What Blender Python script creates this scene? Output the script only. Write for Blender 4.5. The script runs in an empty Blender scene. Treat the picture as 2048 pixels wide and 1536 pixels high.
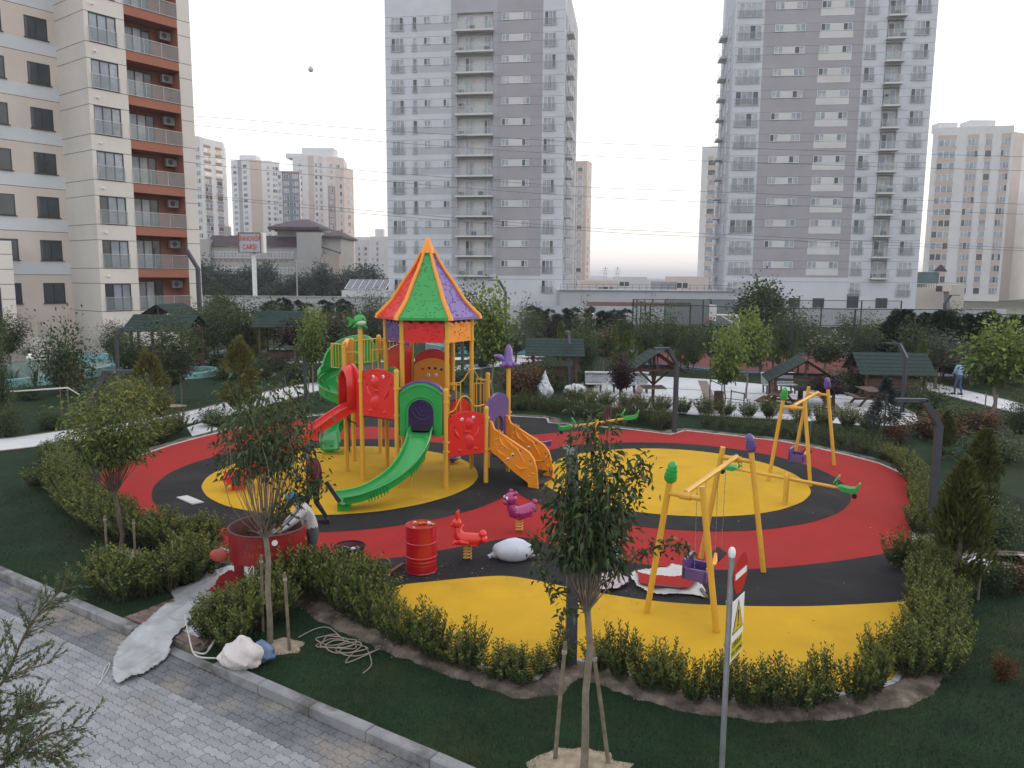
import bpy, math, random
import numpy as np
from mathutils import Vector, Matrix
R_ = math.radians
sc = bpy.context.scene
COL = sc.collection

# ------------------------------------------------------------ camera
FPX, CH, PITCH, ROLL = 1560.0, 5.5, R_(7.8), R_(0.44)
cd = bpy.data.cameras.new('camera'); cam = bpy.data.objects.new('camera', cd); COL.objects.link(cam)
cd.sensor_width = 36; cd.lens = 36 * FPX / 2048; cd.clip_start = 0.05; cd.clip_end = 20000
cam.matrix_world = Matrix.Translation((0, 0, CH)) @ Matrix.Rotation(math.pi / 2 - PITCH, 4, 'X') @ Matrix.Rotation(ROLL, 4, 'Z')
sc.camera = cam
# ------------------------------------------------------------ sky and light (overcast dusk)
SUN_EL, SUN_AZ = R_(9), R_(62)          # low soft sun, to the right ahead
w = bpy.data.worlds.new('World'); sc.world = w; w.use_nodes = True
nt = w.node_tree; nt.nodes.clear()
o_ = nt.nodes.new('ShaderNodeOutputWorld'); b1 = nt.nodes.new('ShaderNodeBackground'); b2 = nt.nodes.new('ShaderNodeBackground')
ad = nt.nodes.new('ShaderNodeAddShader'); sk = nt.nodes.new('ShaderNodeTexSky')
sk.sky_type = 'NISHITA'; sk.sun_disc = False; sk.sun_elevation = SUN_EL; sk.sun_rotation = SUN_AZ; sk.air_density = 1.0; sk.dust_density = 2.0
tc = nt.nodes.new('ShaderNodeTexCoord'); sx = nt.nodes.new('ShaderNodeSeparateXYZ'); cr = nt.nodes.new('ShaderNodeValToRGB')
nt.links.new(tc.outputs['Generated'], sx.inputs[0]); nt.links.new(sx.outputs['Z'], cr.inputs[0])
e = cr.color_ramp.elements
e[0].position = 0.0; e[0].color = (.90, .85, .86, 1); e[1].position = 1.0; e[1].color = (.90, .91, .98, 1)
for pos, c in ((.03, (.94, .88, .875)), (.07, (.95, .915, .905)), (.13, (.955, .945, .955)), (.4, (.95, .95, .985))):
    q = e.new(pos); q.color = (*c, 1)
nt.links.new(cr.outputs[0], b2.inputs[0]); b2.inputs[1].default_value = 1.26
nt.links.new(sk.outputs[0], b1.inputs[0]); b1.inputs[1].default_value = 0.05
nt.links.new(b1.outputs[0], ad.inputs[0]); nt.links.new(b2.outputs[0], ad.inputs[1]); nt.links.new(ad.outputs[0], o_.inputs[0])
sd = bpy.data.lights.new('sun', 'SUN'); sun = bpy.data.objects.new('sun', sd); COL.objects.link(sun)
sd.energy = 0.5; sd.angle = R_(25); sd.color = (1, .86, .78)
sv = Vector((math.sin(SUN_AZ) * math.cos(SUN_EL), math.cos(SUN_AZ) * math.cos(SUN_EL), math.sin(SUN_EL)))
sun.rotation_euler = sv.to_track_quat('Z', 'Y').to_euler(); sun.location = (60, 0, 80)
vs = sc.view_settings; vs.view_transform = 'Standard'; vs.look = 'None'; vs.exposure = 0.04; vs.gamma = 1; vs.use_curve_mapping = False
cy = sc.cycles; cy.max_bounces = 8; cy.diffuse_bounces = 3; cy.transparent_max_bounces = 24; cy.volume_bounces = 0; cy.caustics_reflective = False; cy.caustics_refractive = False
cy.use_denoising = True; cy.volume_step_rate = 4

# ------------------------------------------------------------ geometry of the place: picture ray -> ground point
def ray(px, py):
    u = (px - 1024) / FPX; v = (768 - py) / FPX
    c, s = math.cos(ROLL), math.sin(ROLL)
    x = u * c + v * s; y = -u * s + v * c
    return x, math.cos(PITCH) + y * math.sin(PITCH), -math.sin(PITCH) + y * math.cos(PITCH)
def G(px, py, z=0.0):
    d = ray(px, py); t = (z - CH) / d[2]
    return Vector((d[0] * t, d[1] * t, z))
def AY(px, py, Y):
    d = ray(px, py); t = Y / d[1]
    return Vector((d[0] * t, Y, CH + d[2] * t))
def V(*a): return Vector(a)

# ------------------------------------------------------------ mesh helpers
class MB:
    def __init__(s): s.v = []; s.f = []; s.m = []; s.cur = 0; s.T = None
    def add(s, vs, fs, mi=None):
        n = len(s.v)
        s.v += [tuple(s.T @ Vector(p)) for p in vs] if s.T else [tuple(p) for p in vs]
        s.f += [tuple(i + n for i in f) for f in fs]; s.m += [s.cur if mi is None else mi] * len(fs); return s
    def box(s, x0, x1, y0, y1, z0, z1, mi=None):
        return s.add([(x0,y0,z0),(x1,y0,z0),(x1,y1,z0),(x0,y1,z0),(x0,y0,z1),(x1,y0,z1),(x1,y1,z1),(x0,y1,z1)],
                     [(0,3,2,1),(4,5,6,7),(0,1,5,4),(1,2,6,5),(2,3,7,6),(3,0,4,7)], mi)
    def bev(s, x0, x1, y0, y1, z0, z1, b, mi=None):       # box with a chamfered top edge
        return s.add([(x0,y0,z0),(x1,y0,z0),(x1,y1,z0),(x0,y1,z0),(x0,y0,z1-b),(x1,y0,z1-b),(x1,y1,z1-b),(x0,y1,z1-b),
                      (x0+b,y0+b,z1),(x1-b,y0+b,z1),(x1-b,y1-b,z1),(x0+b,y1-b,z1)],
                     [(0,3,2,1),(8,9,10,11),(0,1,5,4),(1,2,6,5),(2,3,7,6),(3,0,4,7),(4,5,9,8),(5,6,10,9),(6,7,11,10),(7,4,8,11)], mi)
    def bar(s, a, b, w, h=None, up=(0,0,1), mi=None):     # rectangular bar from a to b
        a = Vector(a); b = Vector(b); h = h or w; d = (b - a).normalized(); up = Vector(up)
        if abs(d.dot(up)) > .98: up = Vector((1,0,0))
        r = d.cross(up).normalized() * w / 2; u = r.cross(d).normalized() * h / 2
        vs = [p + i * r + j * u for p in (a, b) for i, j in ((-1,-1),(1,-1),(1,1),(-1,1))]
        return s.add(vs, [(0,1,2,3),(7,6,5,4),(0,4,5,1),(1,5,6,2),(2,6,7,3),(3,7,4,0)], mi)
    def tube(s, pts, r, n=8, mi=None, cap=True, closed=False):
        pts = [Vector(p) for p in pts]; k = len(pts); rs = r if isinstance(r, (list, tuple)) else [r] * k
        vs = []; ref = None
        for i, p in enumerate(pts):
            if closed: d = pts[(i+1) % k] - pts[i-1]
            else: d = pts[min(i+1, k-1)] - pts[max(i-1, 0)]
            d = d.normalized() if d.length > 1e-9 else Vector((0,0,1))
            if ref is None:
                ref = Vector((1,0,0)) if abs(d.z) > .9 else Vector((0,0,1))
            a = (ref - d * ref.dot(d))
            a = a.normalized() if a.length > 1e-6 else d.orthogonal().normalized()
            ref = a; b = d.cross(a)
            for j in range(n):
                t = 2 * math.pi * j / n; vs.append(p + (a * math.cos(t) + b * math.sin(t)) * rs[i])
        fs = []
        for i in range(k if closed else k - 1):
            i2 = (i + 1) % k
            for j in range(n): fs.append((i*n+j, i*n+(j+1) % n, i2*n+(j+1) % n, i2*n+j))
        if cap and not closed: fs += [tuple(range(n-1, -1, -1)), tuple(range((k-1)*n, k*n))]
        return s.add(vs, fs, mi)
    def cyl(s, c, r, z0, z1, n=16, r1=None, mi=None): return s.tube([(c[0],c[1],z0),(c[0],c[1],z1)], [r, r if r1 is None else r1], n, mi)
    def lathe(s, prof, n=16, c=(0,0), mi=None, arc=None):  # prof = [(r,z)]
        vs = []; fs = []; m = len(prof)
        for j in range(n):
            t = 2 * math.pi * j / n
            for r, z in prof: vs.append((c[0] + r*math.cos(t), c[1] + r*math.sin(t), z))
        for j in range(n):
            j2 = (j+1) % n
            for i in range(m-1): fs.append((j*m+i, j2*m+i, j2*m+i+1, j*m+i+1))
        return s.add(vs, fs, mi)
    def ell(s, c, r, n=12, m=8, mi=None, fn=None):
        vs = []; fs = []
        for i in range(m+1):
            ph = math.pi * i / m
            for j in range(n):
                t = 2*math.pi*j/n; q = Vector((math.sin(ph)*math.cos(t), math.sin(ph)*math.sin(t), math.cos(ph)))
                k = fn(q) if fn else 1
                vs.append((c[0]+q.x*r[0]*k, c[1]+q.y*r[1]*k, c[2]+q.z*r[2]*k))
        for i in range(m):
            for j in range(n): fs.append((i*n+j, (i+1)*n+j, (i+1)*n+(j+1) % n, i*n+(j+1) % n))
        return s.add(vs, fs, mi)
    def prism(s, poly, z0, z1, mi=None):                   # poly [(x,y)], ccw
        n = len(poly)
        return s.add([(x,y,z0) for x,y in poly] + [(x,y,z1) for x,y in poly],
                     [tuple(range(n-1,-1,-1)), tuple(range(n,2*n))] + [(i,(i+1)%n,n+(i+1)%n,n+i) for i in range(n)], mi)
    def slab(s, poly, o, u, v, t, mi=None, hole=None):     # 2-D outline in plane (o,u,v) given thickness t along u x v, centred
        o = Vector(o); u = Vector(u); v = Vector(v); nn = u.cross(v).normalized() * t / 2; n = len(poly)
        P = [o + u*a + v*b for a, b in poly]
        if not hole:
            return s.add([p - nn for p in P] + [p + nn for p in P], [tuple(range(n-1,-1,-1)), tuple(range(n,2*n))] + [(i,(i+1)%n,n+(i+1)%n,n+i) for i in range(n)], mi)
        Q = [o + u*a + v*b for a, b in hole]               # hole has as many points as poly
        vs = [p-nn for p in P] + [p+nn for p in P] + [p-nn for p in Q] + [p+nn for p in Q]; fs = []
        for i in range(n):
            j = (i+1) % n
            fs += [(i,j,n+j,n+i), (2*n+j,2*n+i,3*n+i,3*n+j), (n+i,n+j,3*n+j,3*n+i), (j,i,2*n+i,2*n+j)]
        return s.add(vs, fs, mi)
    def build(s, name, mats, parent=None, smooth=False, kind=None, off=None, link=True):
        me = bpy.data.meshes.new(name)
        v = s.v
        if off is not None: v = [(a-off[0], b-off[1], c-off[2]) for a, b, c in v]
        me.from_pydata(v, [], s.f)
        for m in (mats if isinstance(mats, (list, tuple)) else [mats]): me.materials.append(m)
        if any(s.m): me.polygons.foreach_set('material_index', s.m)
        if smooth:
            me.polygons.foreach_set('use_smooth', [True] * len(s.f))
            try: me.set_sharp_from_angle(angle=R_(smooth if smooth is not True else 40))
            except Exception: pass
        me.update()
        o = bpy.data.objects.new(name, me)
        if link: COL.objects.link(o)
        if parent is not None: o.parent = parent
        if kind: o['kind'] = kind
        return o
def tag(o, label=None, cat=None, group=None, kind=None):
    if label: o['label'] = label
    if cat: o['category'] = cat
    if group: o['group'] = group
    if kind: o['kind'] = kind
    return o
def thing(name, label, cat, loc=(0,0,0), rz=0.0, group=None):
    o = bpy.data.objects.new(name, None); COL.objects.link(o); o.empty_display_size = .2
    o.location = loc; o.rotation_euler = (0, 0, rz); return tag(o, label, cat, group)
def inst(name, data, parent, loc=(0,0,0), rz=0.0, sc_=None, rot=None):
    o = bpy.data.objects.new(name, data); COL.objects.link(o); o.parent = parent
    o.location = loc; o.rotation_euler = rot if rot else (0, 0, rz)
    if sc_: o.scale = sc_
    return o
def copy_tree(r, parent=None):
    c = r.copy(); COL.objects.link(c); c.parent = parent
    for ch in r.children: copy_tree(ch, c)
    return c
def arr_mesh(name, Vt, F, mats, mi=None, smooth=False):   # fast mesh from arrays (F: n x 3 or n x 4)
    me = bpy.data.meshes.new(name); n, k = F.shape
    me.vertices.add(len(Vt)); me.vertices.foreach_set('co', np.asarray(Vt, dtype=np.float32).ravel())
    me.loops.add(n*k); me.loops.foreach_set('vertex_index', F.astype(np.int32).ravel())
    me.polygons.add(n); me.polygons.foreach_set('loop_start', np.arange(0, n*k, k, dtype=np.int32)); me.polygons.foreach_set('loop_total', np.full(n, k, dtype=np.int32))
    for m in mats: me.materials.append(m)
    if mi is not None: me.polygons.foreach_set('material_index', np.asarray(mi, dtype=np.int32))
    if smooth: me.polygons.foreach_set('use_smooth', np.ones(n, dtype=bool))
    me.update(calc_edges=True); me.validate(); return me
def spline(pts, k=6, closed=False):                       # Catmull-Rom
    P = [Vector(p) for p in pts]; n = len(P); out = []
    rng = range(n if closed else n-1)
    for i in rng:
        if closed: a,b,c,d = P[i-1],P[i],P[(i+1)%n],P[(i+2)%n]
        else: a,b,c,d = P[max(i-1,0)],P[i],P[i+1],P[min(i+2,n-1)]
        for j in range(k):
            t = j/k; out.append(.5*((2*b)+(c-a)*t+(2*a-5*b+4*c-d)*t*t+(3*b-a-3*c+d)*t**3))
    if not closed: out.append(P[-1])
    return out

# ------------------------------------------------------------ materials
MAT = {}
def srgb(r, g, b):
    f = lambda c: (c/255/12.92) if c/255 <= .04045 else ((c/255+.055)/1.055)**2.4
    return (f(r), f(g), f(b))
def mat(name, col, rough=.6, var=.12, scale=3.0, bump=0.0, bscale=60.0, metal=0.0, spec=.5, dirt=None, dscale=1.2, dlo=.55, dhi=.75, trans=0.0, coat=0.0, stretch=None, alpha=None, emit=None, space='w'):
    if name in MAT: return MAT[name]
    if rough >= .7 and spec == .5: spec = .15
    m = bpy.data.materials.new(name); m.use_nodes = True; MAT[name] = m
    t = m.node_tree; N = t.nodes; L = t.links; p = N['Principled BSDF']
    geo = N.new('ShaderNodeNewGeometry' if space == 'w' else 'ShaderNodeTexCoord'); src = geo.outputs['Position' if space == 'w' else 'Object']
    if stretch:
        mp = N.new('ShaderNodeMapping'); mp.inputs['Scale'].default_value = stretch; L.new(src, mp.inputs[0]); src = mp.outputs[0]
    nz = N.new('ShaderNodeTexNoise'); nz.inputs['Scale'].default_value = scale; nz.inputs['Detail'].default_value = 6; L.new(src, nz.inputs[0])
    rp = N.new('ShaderNodeValToRGB'); L.new(nz.outputs[0], rp.inputs[0])
    rp.color_ramp.elements[0].position = .3; rp.color_ramp.elements[1].position = .7
    rp.color_ramp.elements[0].color = tuple(max(0, c*(1-var)) for c in col) + (1,)
    rp.color_ramp.elements[1].color = tuple(min(1, c*(1+var)) for c in col) + (1,)
    out = rp.outputs[0]
    if dirt:
        n2 = N.new('ShaderNodeTexNoise'); n2.inputs['Scale'].default_value = dscale; n2.inputs['Detail'].default_value = 8; n2.inputs['Roughness'].default_value = .65; L.new(src, n2.inputs[0])
        mr = N.new('ShaderNodeMapRange'); mr.inputs[1].default_value = dlo; mr.inputs[2].default_value = dhi; L.new(n2.outputs[0], mr.inputs[0])
        mx = N.new('ShaderNodeMix'); mx.data_type = 'RGBA'; L.new(mr.outputs[0], mx.inputs[0]); L.new(out, mx.inputs[6]); mx.inputs[7].default_value = (*dirt, 1); out = mx.outputs[2]
    L.new(out, p.inputs['Base Color'])
    p.inputs['Roughness'].default_value = rough; p.inputs['Metallic'].default_value = metal; p.inputs['Specular IOR Level'].default_value = spec
    if coat: p.inputs['Coat Weight'].default_value = coat; p.inputs['Coat Roughness'].default_value = .15
    if alpha is not None: p.inputs['Alpha'].default_value = alpha
    if emit: p.inputs['Emission Color'].default_value = (*emit[:3], 1); p.inputs['Emission Strength'].default_value = emit[3]
    if bump:
        n3 = N.new('ShaderNodeTexNoise'); n3.inputs['Scale'].default_value = bscale; n3.inputs['Detail'].default_value = 5; L.new(src, n3.inputs[0])
        bp = N.new('ShaderNodeBump'); bp.inputs['Strength'].default_value = bump; bp.inputs['Distance'].default_value = .02; L.new(n3.outputs[0], bp.inputs['Height']); L.new(bp.outputs[0], p.inputs['Normal'])
    if trans:
        tr = N.new('ShaderNodeBsdfTranslucent'); L.new(out, tr.inputs[0]); mxs = N.new('ShaderNodeMixShader'); mxs.inputs[0].default_value = trans
        L.new(p.outputs[0], mxs.inputs[1]); L.new(tr.outputs[0], mxs.inputs[2]); L.new(mxs.outputs[0], N['Material Output'].inputs[0])
    return m
def glass_mat(name, tint, a=.45, rough=.03, clear=False):              # see-through sheet: glossy over tinted transparent
    if name in MAT: return MAT[name]
    m = bpy.data.materials.new(name); m.use_nodes = True; MAT[name] = m; t = m.node_tree; N = t.nodes; L = t.links
    p = N['Principled BSDF']; p.inputs['Base Color'].default_value = (*tint, 1); p.inputs['Roughness'].default_value = rough
    tr = N.new('ShaderNodeBsdfTransparent'); tr.inputs[0].default_value = (1,1,1,1) if clear else (*[min(1, c*1.6+.3) for c in tint], 1)
    mx = N.new('ShaderNodeMixShader'); mx.inputs[0].default_value = a; L.new(tr.outputs[0], mx.inputs[1]); L.new(p.outputs[0], mx.inputs[2]); L.new(mx.outputs[0], N['Material Output'].inputs[0])
    return m
def leafm(name, col, var=.25, rough=.45, trans=.25, scale=9): return mat(name, col, rough=rough, var=var, scale=scale, trans=trans, spec=.25)

PL_YEL = mat('yellow_steel', (.66, .37, .045), .38, .05, 2)
PL_ORA = mat('orange_plastic', (.80, .29, .02), .38, .06, 3, coat=.2, bump=.12, bscale=14)
PL_RED = mat('red_plastic', (.66, .022, .018), .32, .06, 3, coat=.25, bump=.12, bscale=14)
PL_GRN = mat('green_plastic', (.022, .32, .06), .32, .06, 3, coat=.25, bump=.1, bscale=14)
PL_PUR = mat('purple_plastic', (.105, .06, .23), .36, .08, 3, coat=.2, bump=.1, bscale=14)
PL_MAG = mat('magenta_plastic', (.33, .02, .14), .3, .08, 3, coat=.3)
WHITE = mat('white_paint', (.78, .78, .78), .5, .04)
BLACKR = mat('black_rubber', (.02, .02, .022), .7, .1)
DECK = mat('dark_coated_deck', (.035, .035, .04), .6, .15)
GALV = mat('galvanised_steel', (.42, .43, .44), .42, .12, 8, metal=.7)
LAMPG = mat('dark_grey_lamp_paint', (.045, .05, .065), .5, .1)
WOOD = mat('brown_stained_wood', (.085, .042, .028), .6, .3, 6, bump=.3, bscale=40)
BARK = mat('grey_brown_bark', (.12, .095, .07), .85, .3, 14, bump=.6, bscale=60)
STAKE = mat('peeled_stake_wood', (.17, .14, .10), .8, .25, 12, bump=.4, bscale=50)
SOIL = mat('dry_sandy_soil', (.19, .16, .125), .95, .35, 5, bump=.8, bscale=25, dirt=(.06,.05,.038), dscale=2.2, dlo=.42, dhi=.62)
# ============================================================ SETTING
LAWN = mat('dark_green_lawn', (.011, .030, .011), .9, .3, 1.3, bump=.5, bscale=90, dirt=(.032, .044, .016), dscale=.8, dlo=.48, dhi=.8)
FARG = mat('far_ground', (.12, .12, .09), .95, .4, .02, dirt=(.05, .07, .035), dscale=.05)
def sheet(name, poly, z, m, parent=None, kind='structure', thick=0.0):
    mb = MB(); p = [(q[0], q[1]) for q in poly]
    if thick: mb.prism(p, z - thick, z)
    else: mb.add([(x, y, z) for x, y in p], [tuple(range(len(p)))])
    o = mb.build(name, m, parent)
    if not parent and kind: o['kind'] = kind
    # make sure it faces up
    if o.data.polygons[1 if thick else 0].normal.z < 0: o.data.flip_normals()
    return o
KD = V(.839, -.544, 0).normalized(); KN = V(KD.y, -KD.x, 0)       # along the kerb, towards the road
K0 = V(-9.54, 13.87, 0)
def K(a, b=0, z=0): return K0 + KD * a + KN * b + V(0, 0, z)
sheet('ground', [(-6000, -3000), (6000, -3000), (6000, 9000), (-6000, 9000)], -.16, FARG)
k1, k2 = K(-60, -.172), K(40, -.172)
sheet('lawn', [k1, k2, (300, k2.y), (300, 112), (-300, 112), (-300, k1.y)], 0, LAWN, thick=.15)
# far hills on the horizon
mb = MB(); random.seed(4)
for (X0, X1, Y, h) in ((-2500, 3500, 5200, 38), (-400, 1500, 3300, 16)):
    n = 90; top = []
    for i in range(n+1):
        t = i/n; top.append((X0+(X1-X0)*t, Y + 60*math.sin(i*1.7), h*(.35+.3*math.sin(i*.21)+.18*math.sin(i*.73+1)+.12*random.random())))
    vs = []; fs = []
    for (x, y, z) in top: vs += [(x, y-300, -1), (x, y, z), (x, y+500, -1)]
    for i in range(n): fs += [(3*i, 3*i+3, 3*i+4, 3*i+1), (3*i+1, 3*i+4, 3*i+5, 3*i+2)]
    mb.add(vs, fs)
mb.build('far_hills', mat('hazy_hill', (.10, .13, .13), .95, .3, .004), kind='structure', smooth=True)

# ---- road of interlocking pavers, kerb
road = sheet('road', [K(-60, .0), K(40, .0), K(40, 30), K(-60, 30)], -.135, mat('road_bedding_sand', (.19, .18, .165), .95, .3, 6, bump=.4))
SAND = (.25, .23, .20)
PV_L = mat('pale_grey_paver', (.29, .297, .312), .85, .16, 2.6, bump=.35, bscale=120, dirt=SAND, dscale=.55, dlo=.50, dhi=.74)
PV_L2 = mat('pale_grey_paver_b', (.25, .257, .275), .85, .16, 2.6, bump=.35, bscale=120, dirt=SAND, dscale=.55, dlo=.50, dhi=.74)
PV_D = mat('slate_grey_paver', (.15, .155, .168), .8, .25, 3, bump=.35, bscale=120, dirt=SAND, dscale=.9, dlo=.47, dhi=.58)
PL, PWd, GAP, AM = .24, .12, .006, .013
def paver_mb(jit=0):
    top = [(x*PL, s*AM) for x, s in ((0,0),(.125,1),(.375,-1),(.625,1),(.875,-1),(1,0))]
    g = GAP/2; poly = []
    for x, y in top: poly.append((min(max(x, g), PL-g), y + g))
    for x, y in reversed(top): poly.append((min(max(x, g), PL-g), PWd + y - g))
    mb = MB(); n = len(poly); ins = .004; cx, cyy = PL/2, PWd/2
    inn = [(cx+(x-cx)*(1-2*ins/PL*1.5), cyy+(y-cyy)*(1-2*ins/PWd)) for x, y in poly]
    mb.add([(x,y,-.05) for x,y in poly]+[(x,y,-.004) for x,y in poly]+[(x,y,0) for x,y in inn],
           [tuple(range(2*n,3*n))] + [(i,(i+1)%n,n+(i+1)%n,n+i) for i in range(n)] + [(n+i,n+(i+1)%n,2*n+(i+1)%n,2*n+i) for i in range(n)])
    return mb
pm = []
for m in (PV_L, PV_L2, PV_D):
    o = paver_mb().build('paver', m, link=False); pm.append(o.data)
ang = math.atan2(KD.y, KD.x); random.seed(11)
cand = []
for r in range(0, 62):
    for c in range(-40, 92):
        a = -7 + (c + .5*(r % 2)) * PL; b = .012 + r * PWd
        if not (-6.5 < a < 14): continue
        q = K(a, b, -.115)
        if q.y < 6.3 or q.x < -13.5: continue
        cand.append((q, 2 if b < .6 else (0 if random.random() < .6 else 1), (q - V(-4.2, 8.6, 0)).length))
# the pavers nearest to the camera show largest
def inview(q):
    px = 1024 + q.x/(q.y)*FPX
    return 1 if -20 < px and q.y > 8.0 else 0
cand.sort(key=lambda t: (-inview(t[0]), t[0].y))
rest = [MB(), MB(), MB()]; base = paver_mb()
for i, (q, k, _) in enumerate(cand):
    tilt = (random.uniform(-.012, .012), random.uniform(-.012, .012)); dz = random.uniform(-.003, .003)
    if i < 300:
        inst('paver', pm[k], road, (q.x, q.y, q.z+dz), rot=(tilt[0], tilt[1], ang - math.pi))
    else:
        rest[k].T = Matrix.Translation((q.x, q.y, q.z+dz)) @ Matrix.Rotation(ang - math.pi, 4, 'Z') @ Matrix.Rotation(tilt[0], 4, 'X') @ Matrix.Rotation(tilt[1], 4, 'Y')
        rest[k].add(base.v, base.f)
for k in range(3): rest[k].build('paver_field', (PV_L, PV_L2, PV_D)[k], road, kind='stuff')
KERB = mat('cast_concrete_kerb', (.25, .255, .26), .85, .12, 4, bump=.4, bscale=60, dirt=(.13, .125, .12), dscale=1.4, dlo=.5, dhi=.62)
kerb = thing('kerb', None, None, K(4)); kerb['kind'] = 'structure'
kerb.rotation_euler = (0, 0, ang)
ks = MB().bev(-.49, .49, -.17, .0, -.02, .165, .02).build('kerb_stone', KERB, link=False).data
ka = MB().bev(-.49, .49, -.17, .0, -.02, .045, .012).build('kerb_stone', KERB, link=False).data
i = 0
for t in np.arange(-12, 16, .99):
    if 4.2 < t < 5.9: me, rot = ka, (0, 0, math.pi)
    else: me, rot = ks, (random.uniform(-.01,.01), random.uniform(-.008,.008), math.pi + random.uniform(-.006,.006))
    inst('kerb_stone', me, kerb, (t-4, 0, -.135), rot=rot)
# sloping transition stones on both sides of the entrance
# ---- entrance path across the verge
ENT = thing('entrance_path', None, None, K(4.1)); ENT['kind'] = 'structure'; ENT.rotation_euler = (0, 0, ang)
WB = mat('white_brick_paver', (.50, .50, .52), .8, .1, 5, bump=.3, dirt=(.3,.26,.24), dscale=2)
BB = mat('brown_brick_paver', (.17, .12, .11), .85, .2, 5, bump=.3, dirt=(.3,.26,.2), dscale=2)
MB().box(-.3, 1.7, .17, 3.9, -.1, .002).build('bedding', SOIL, ENT)
for nm, mt in (('w', WB), ('b', BB)):
    pass
tw = MB().bev(.003, .197, .003, .097, .0, .03, .004).build('brick', WB, link=False).data
tb = MB().bev(.003, .197, .003, .097, .0, .03, .004).build('brick', BB, link=False).data
for r in range(36):
    for c in range(9):
        x = -.25 + c*.2 + (.1 if r % 2 else 0)
        if r > 26 and c > 2: continue
        inst('brick', tb if (c < 2 or r < 2 or c > 7) else tw, ENT, (x, .2 + r*.1, .003 + random.uniform(0, .003)))

# ---- rubber play surface
TOP = [(178,968),(200,950),(290,922),(345,903),(400,887),(480,866),(560,851),(640,838),(700,834),(850,832),(1000,833),(1093,837),(1097,846),(1200,853),(1270,858),(1343,866),(1372,858),(1480,868),(1560,876),(1640,890),(1700,903),(1760,918),(1800,935),(1818,950)]
RGT = [(1824,985),(1828,1030),(1828,1088)]
RG2 = [(1826,1150)]
RG3 = [(1826,1200),(1824,1260),(1818,1310),(1790,1352)]
BOT = [(1700,1377),(1565,1393),(1450,1386),(1350,1370),(1268,1345),(1200,1325),(1145,1316),(1095,1338),(1071,1360),(980,1335),(888,1302),(788,1268),(709,1235)]
LEF = [(655,1200),(600,1172),(545,1142),(470,1112),(380,1088),(300,1060),(240,1028),(195,992)]
def GP(l, z=0): return [G(a, b) for a, b in l]
OUT = GP(TOP + RGT + RG2 + RG3 + BOT + LEF)
def rubber(name, col, d=None): return mat(name, col, .75, .07, 1.2, bump=.5, bscale=220, dirt=d or tuple(c*.78+.012 for c in col), dscale=.7, dlo=.5, dhi=.8)
RU_R = rubber('red_rubber', (.35, .023, .021)); RU_K = rubber('black_rubber_floor', (.020, .020, .022), (.050,.044,.036)); RU_Y = rubber('yellow_rubber', (.60, .352, .019))
play = sheet('playground_surface', OUT, .030, RU_R, thick=.05)
def layer(name, poly, z, m):
    o = sheet(name, poly, z, m, play); return o
def wob(c, r, n=150, a=.02, seed=0):
    random.seed(seed); ph = [random.uniform(0, 6.28) for _ in range(4)]
    return [(c[0] + (r + a*(math.sin(3*t+ph[0]) + .5*math.sin(7*t+ph[1]) + .25*math.sin(23*t+ph[2]) + .15*math.sin(61*t+ph[3])))*math.cos(t), c[1] + (r + a*(math.sin(3*t+ph[0]) + .5*math.sin(7*t+ph[1]) + .25*math.sin(23*t+ph[2])+ .15*math.sin(61*t+ph[3])))*math.sin(t)) for t in [2*math.pi*i/n for i in range(n)]]
FARK = [(600,843),(640,838),(700,834),(850,832),(1000,833),(1093,837),(1097,846),(1200,853),(1270,858),(1190,860),(1110,866),(1064,871),(960,872),(850,861),(740,859),(660,862)]
layer('black_area', GP(FARK), .034, RU_K)
RB = [(600,1172),(655,1150),(740,1129),(815,1119),(900,1103),(985,1086),(1040,1077),(1085,1084),(1150,1103),(1250,1122),(1400,1136),(1545,1131),(1700,1112),(1828,1088)]
YB = [(735,1192),(800,1178),(880,1168),(960,1159),(1020,1156),(1080,1164),(1150,1178),(1300,1200),(1440,1208),(1600,1208),(1720,1202),(1826,1194)]
sm = lambda l, k=8: [(p.x, p.y) for p in spline(GP(l), k)]
layer('black_band', sm(RB) + [(p.x, p.y) for p in GP(RG2 + RG3 + BOT + [(655,1200)])], .034, RU_K)
layer('yellow_area', sm(YB) + [(p.x, p.y) for p in GP(RG3 + BOT)], .038, RU_Y)
CL, CR = (-4.62, 21.05), (4.42, 21.1)
layer('black_ring', wob(CL, 4.88, seed=1), .034, RU_K)
layer('black_ring', wob(CR, 4.62, seed=2), .038, RU_K)
layer('yellow_disc', wob(CL, 3.68, seed=3), .042, RU_Y)
layer('yellow_disc', wob(CR, 3.62, seed=5), .042, RU_Y)
# dust, granules and blown leaves on the surface
rngd = np.random.default_rng(12); mbd = MB()
for i in range(900):
    u_ = rngd.random()
    if u_ < .45: x, y = -2.2+rngd.normal()*1.1, 13.9+rngd.normal()*.35
    elif u_ < .6: x, y = 2.6+rngd.normal()*.9, 13.2+rngd.normal()*.3
    else: x, y = rngd.uniform(-9,9.5), rngd.uniform(11.5,25)
    r_ = rngd.uniform(.006,.02) if u_ < .6 else rngd.uniform(.01,.028); a_ = rngd.random()*6.28
    mbd.add([(x+r_*math.cos(a_), y+r_*math.sin(a_), .05), (x-r_*.4*math.sin(a_), y+r_*.4*math.cos(a_), .058), (x-r_*math.cos(a_), y-r_*math.sin(a_), .05), (x+r_*.4*math.sin(a_), y-r_*.4*math.cos(a_), .05)], [(0,1,2,3)], int(rngd.integers(0,3)))
tag(mbd.build('debris', [mat('dry_leaf_bit', (.20,.15,.06), .8), mat('pale_crumb', (.40,.38,.33), .8), mat('brown_crumb', (.10,.07,.04), .8)]), 'dry leaf bits and crumbs scattered on the rubber floor', 'debris', kind='stuff')
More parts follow.
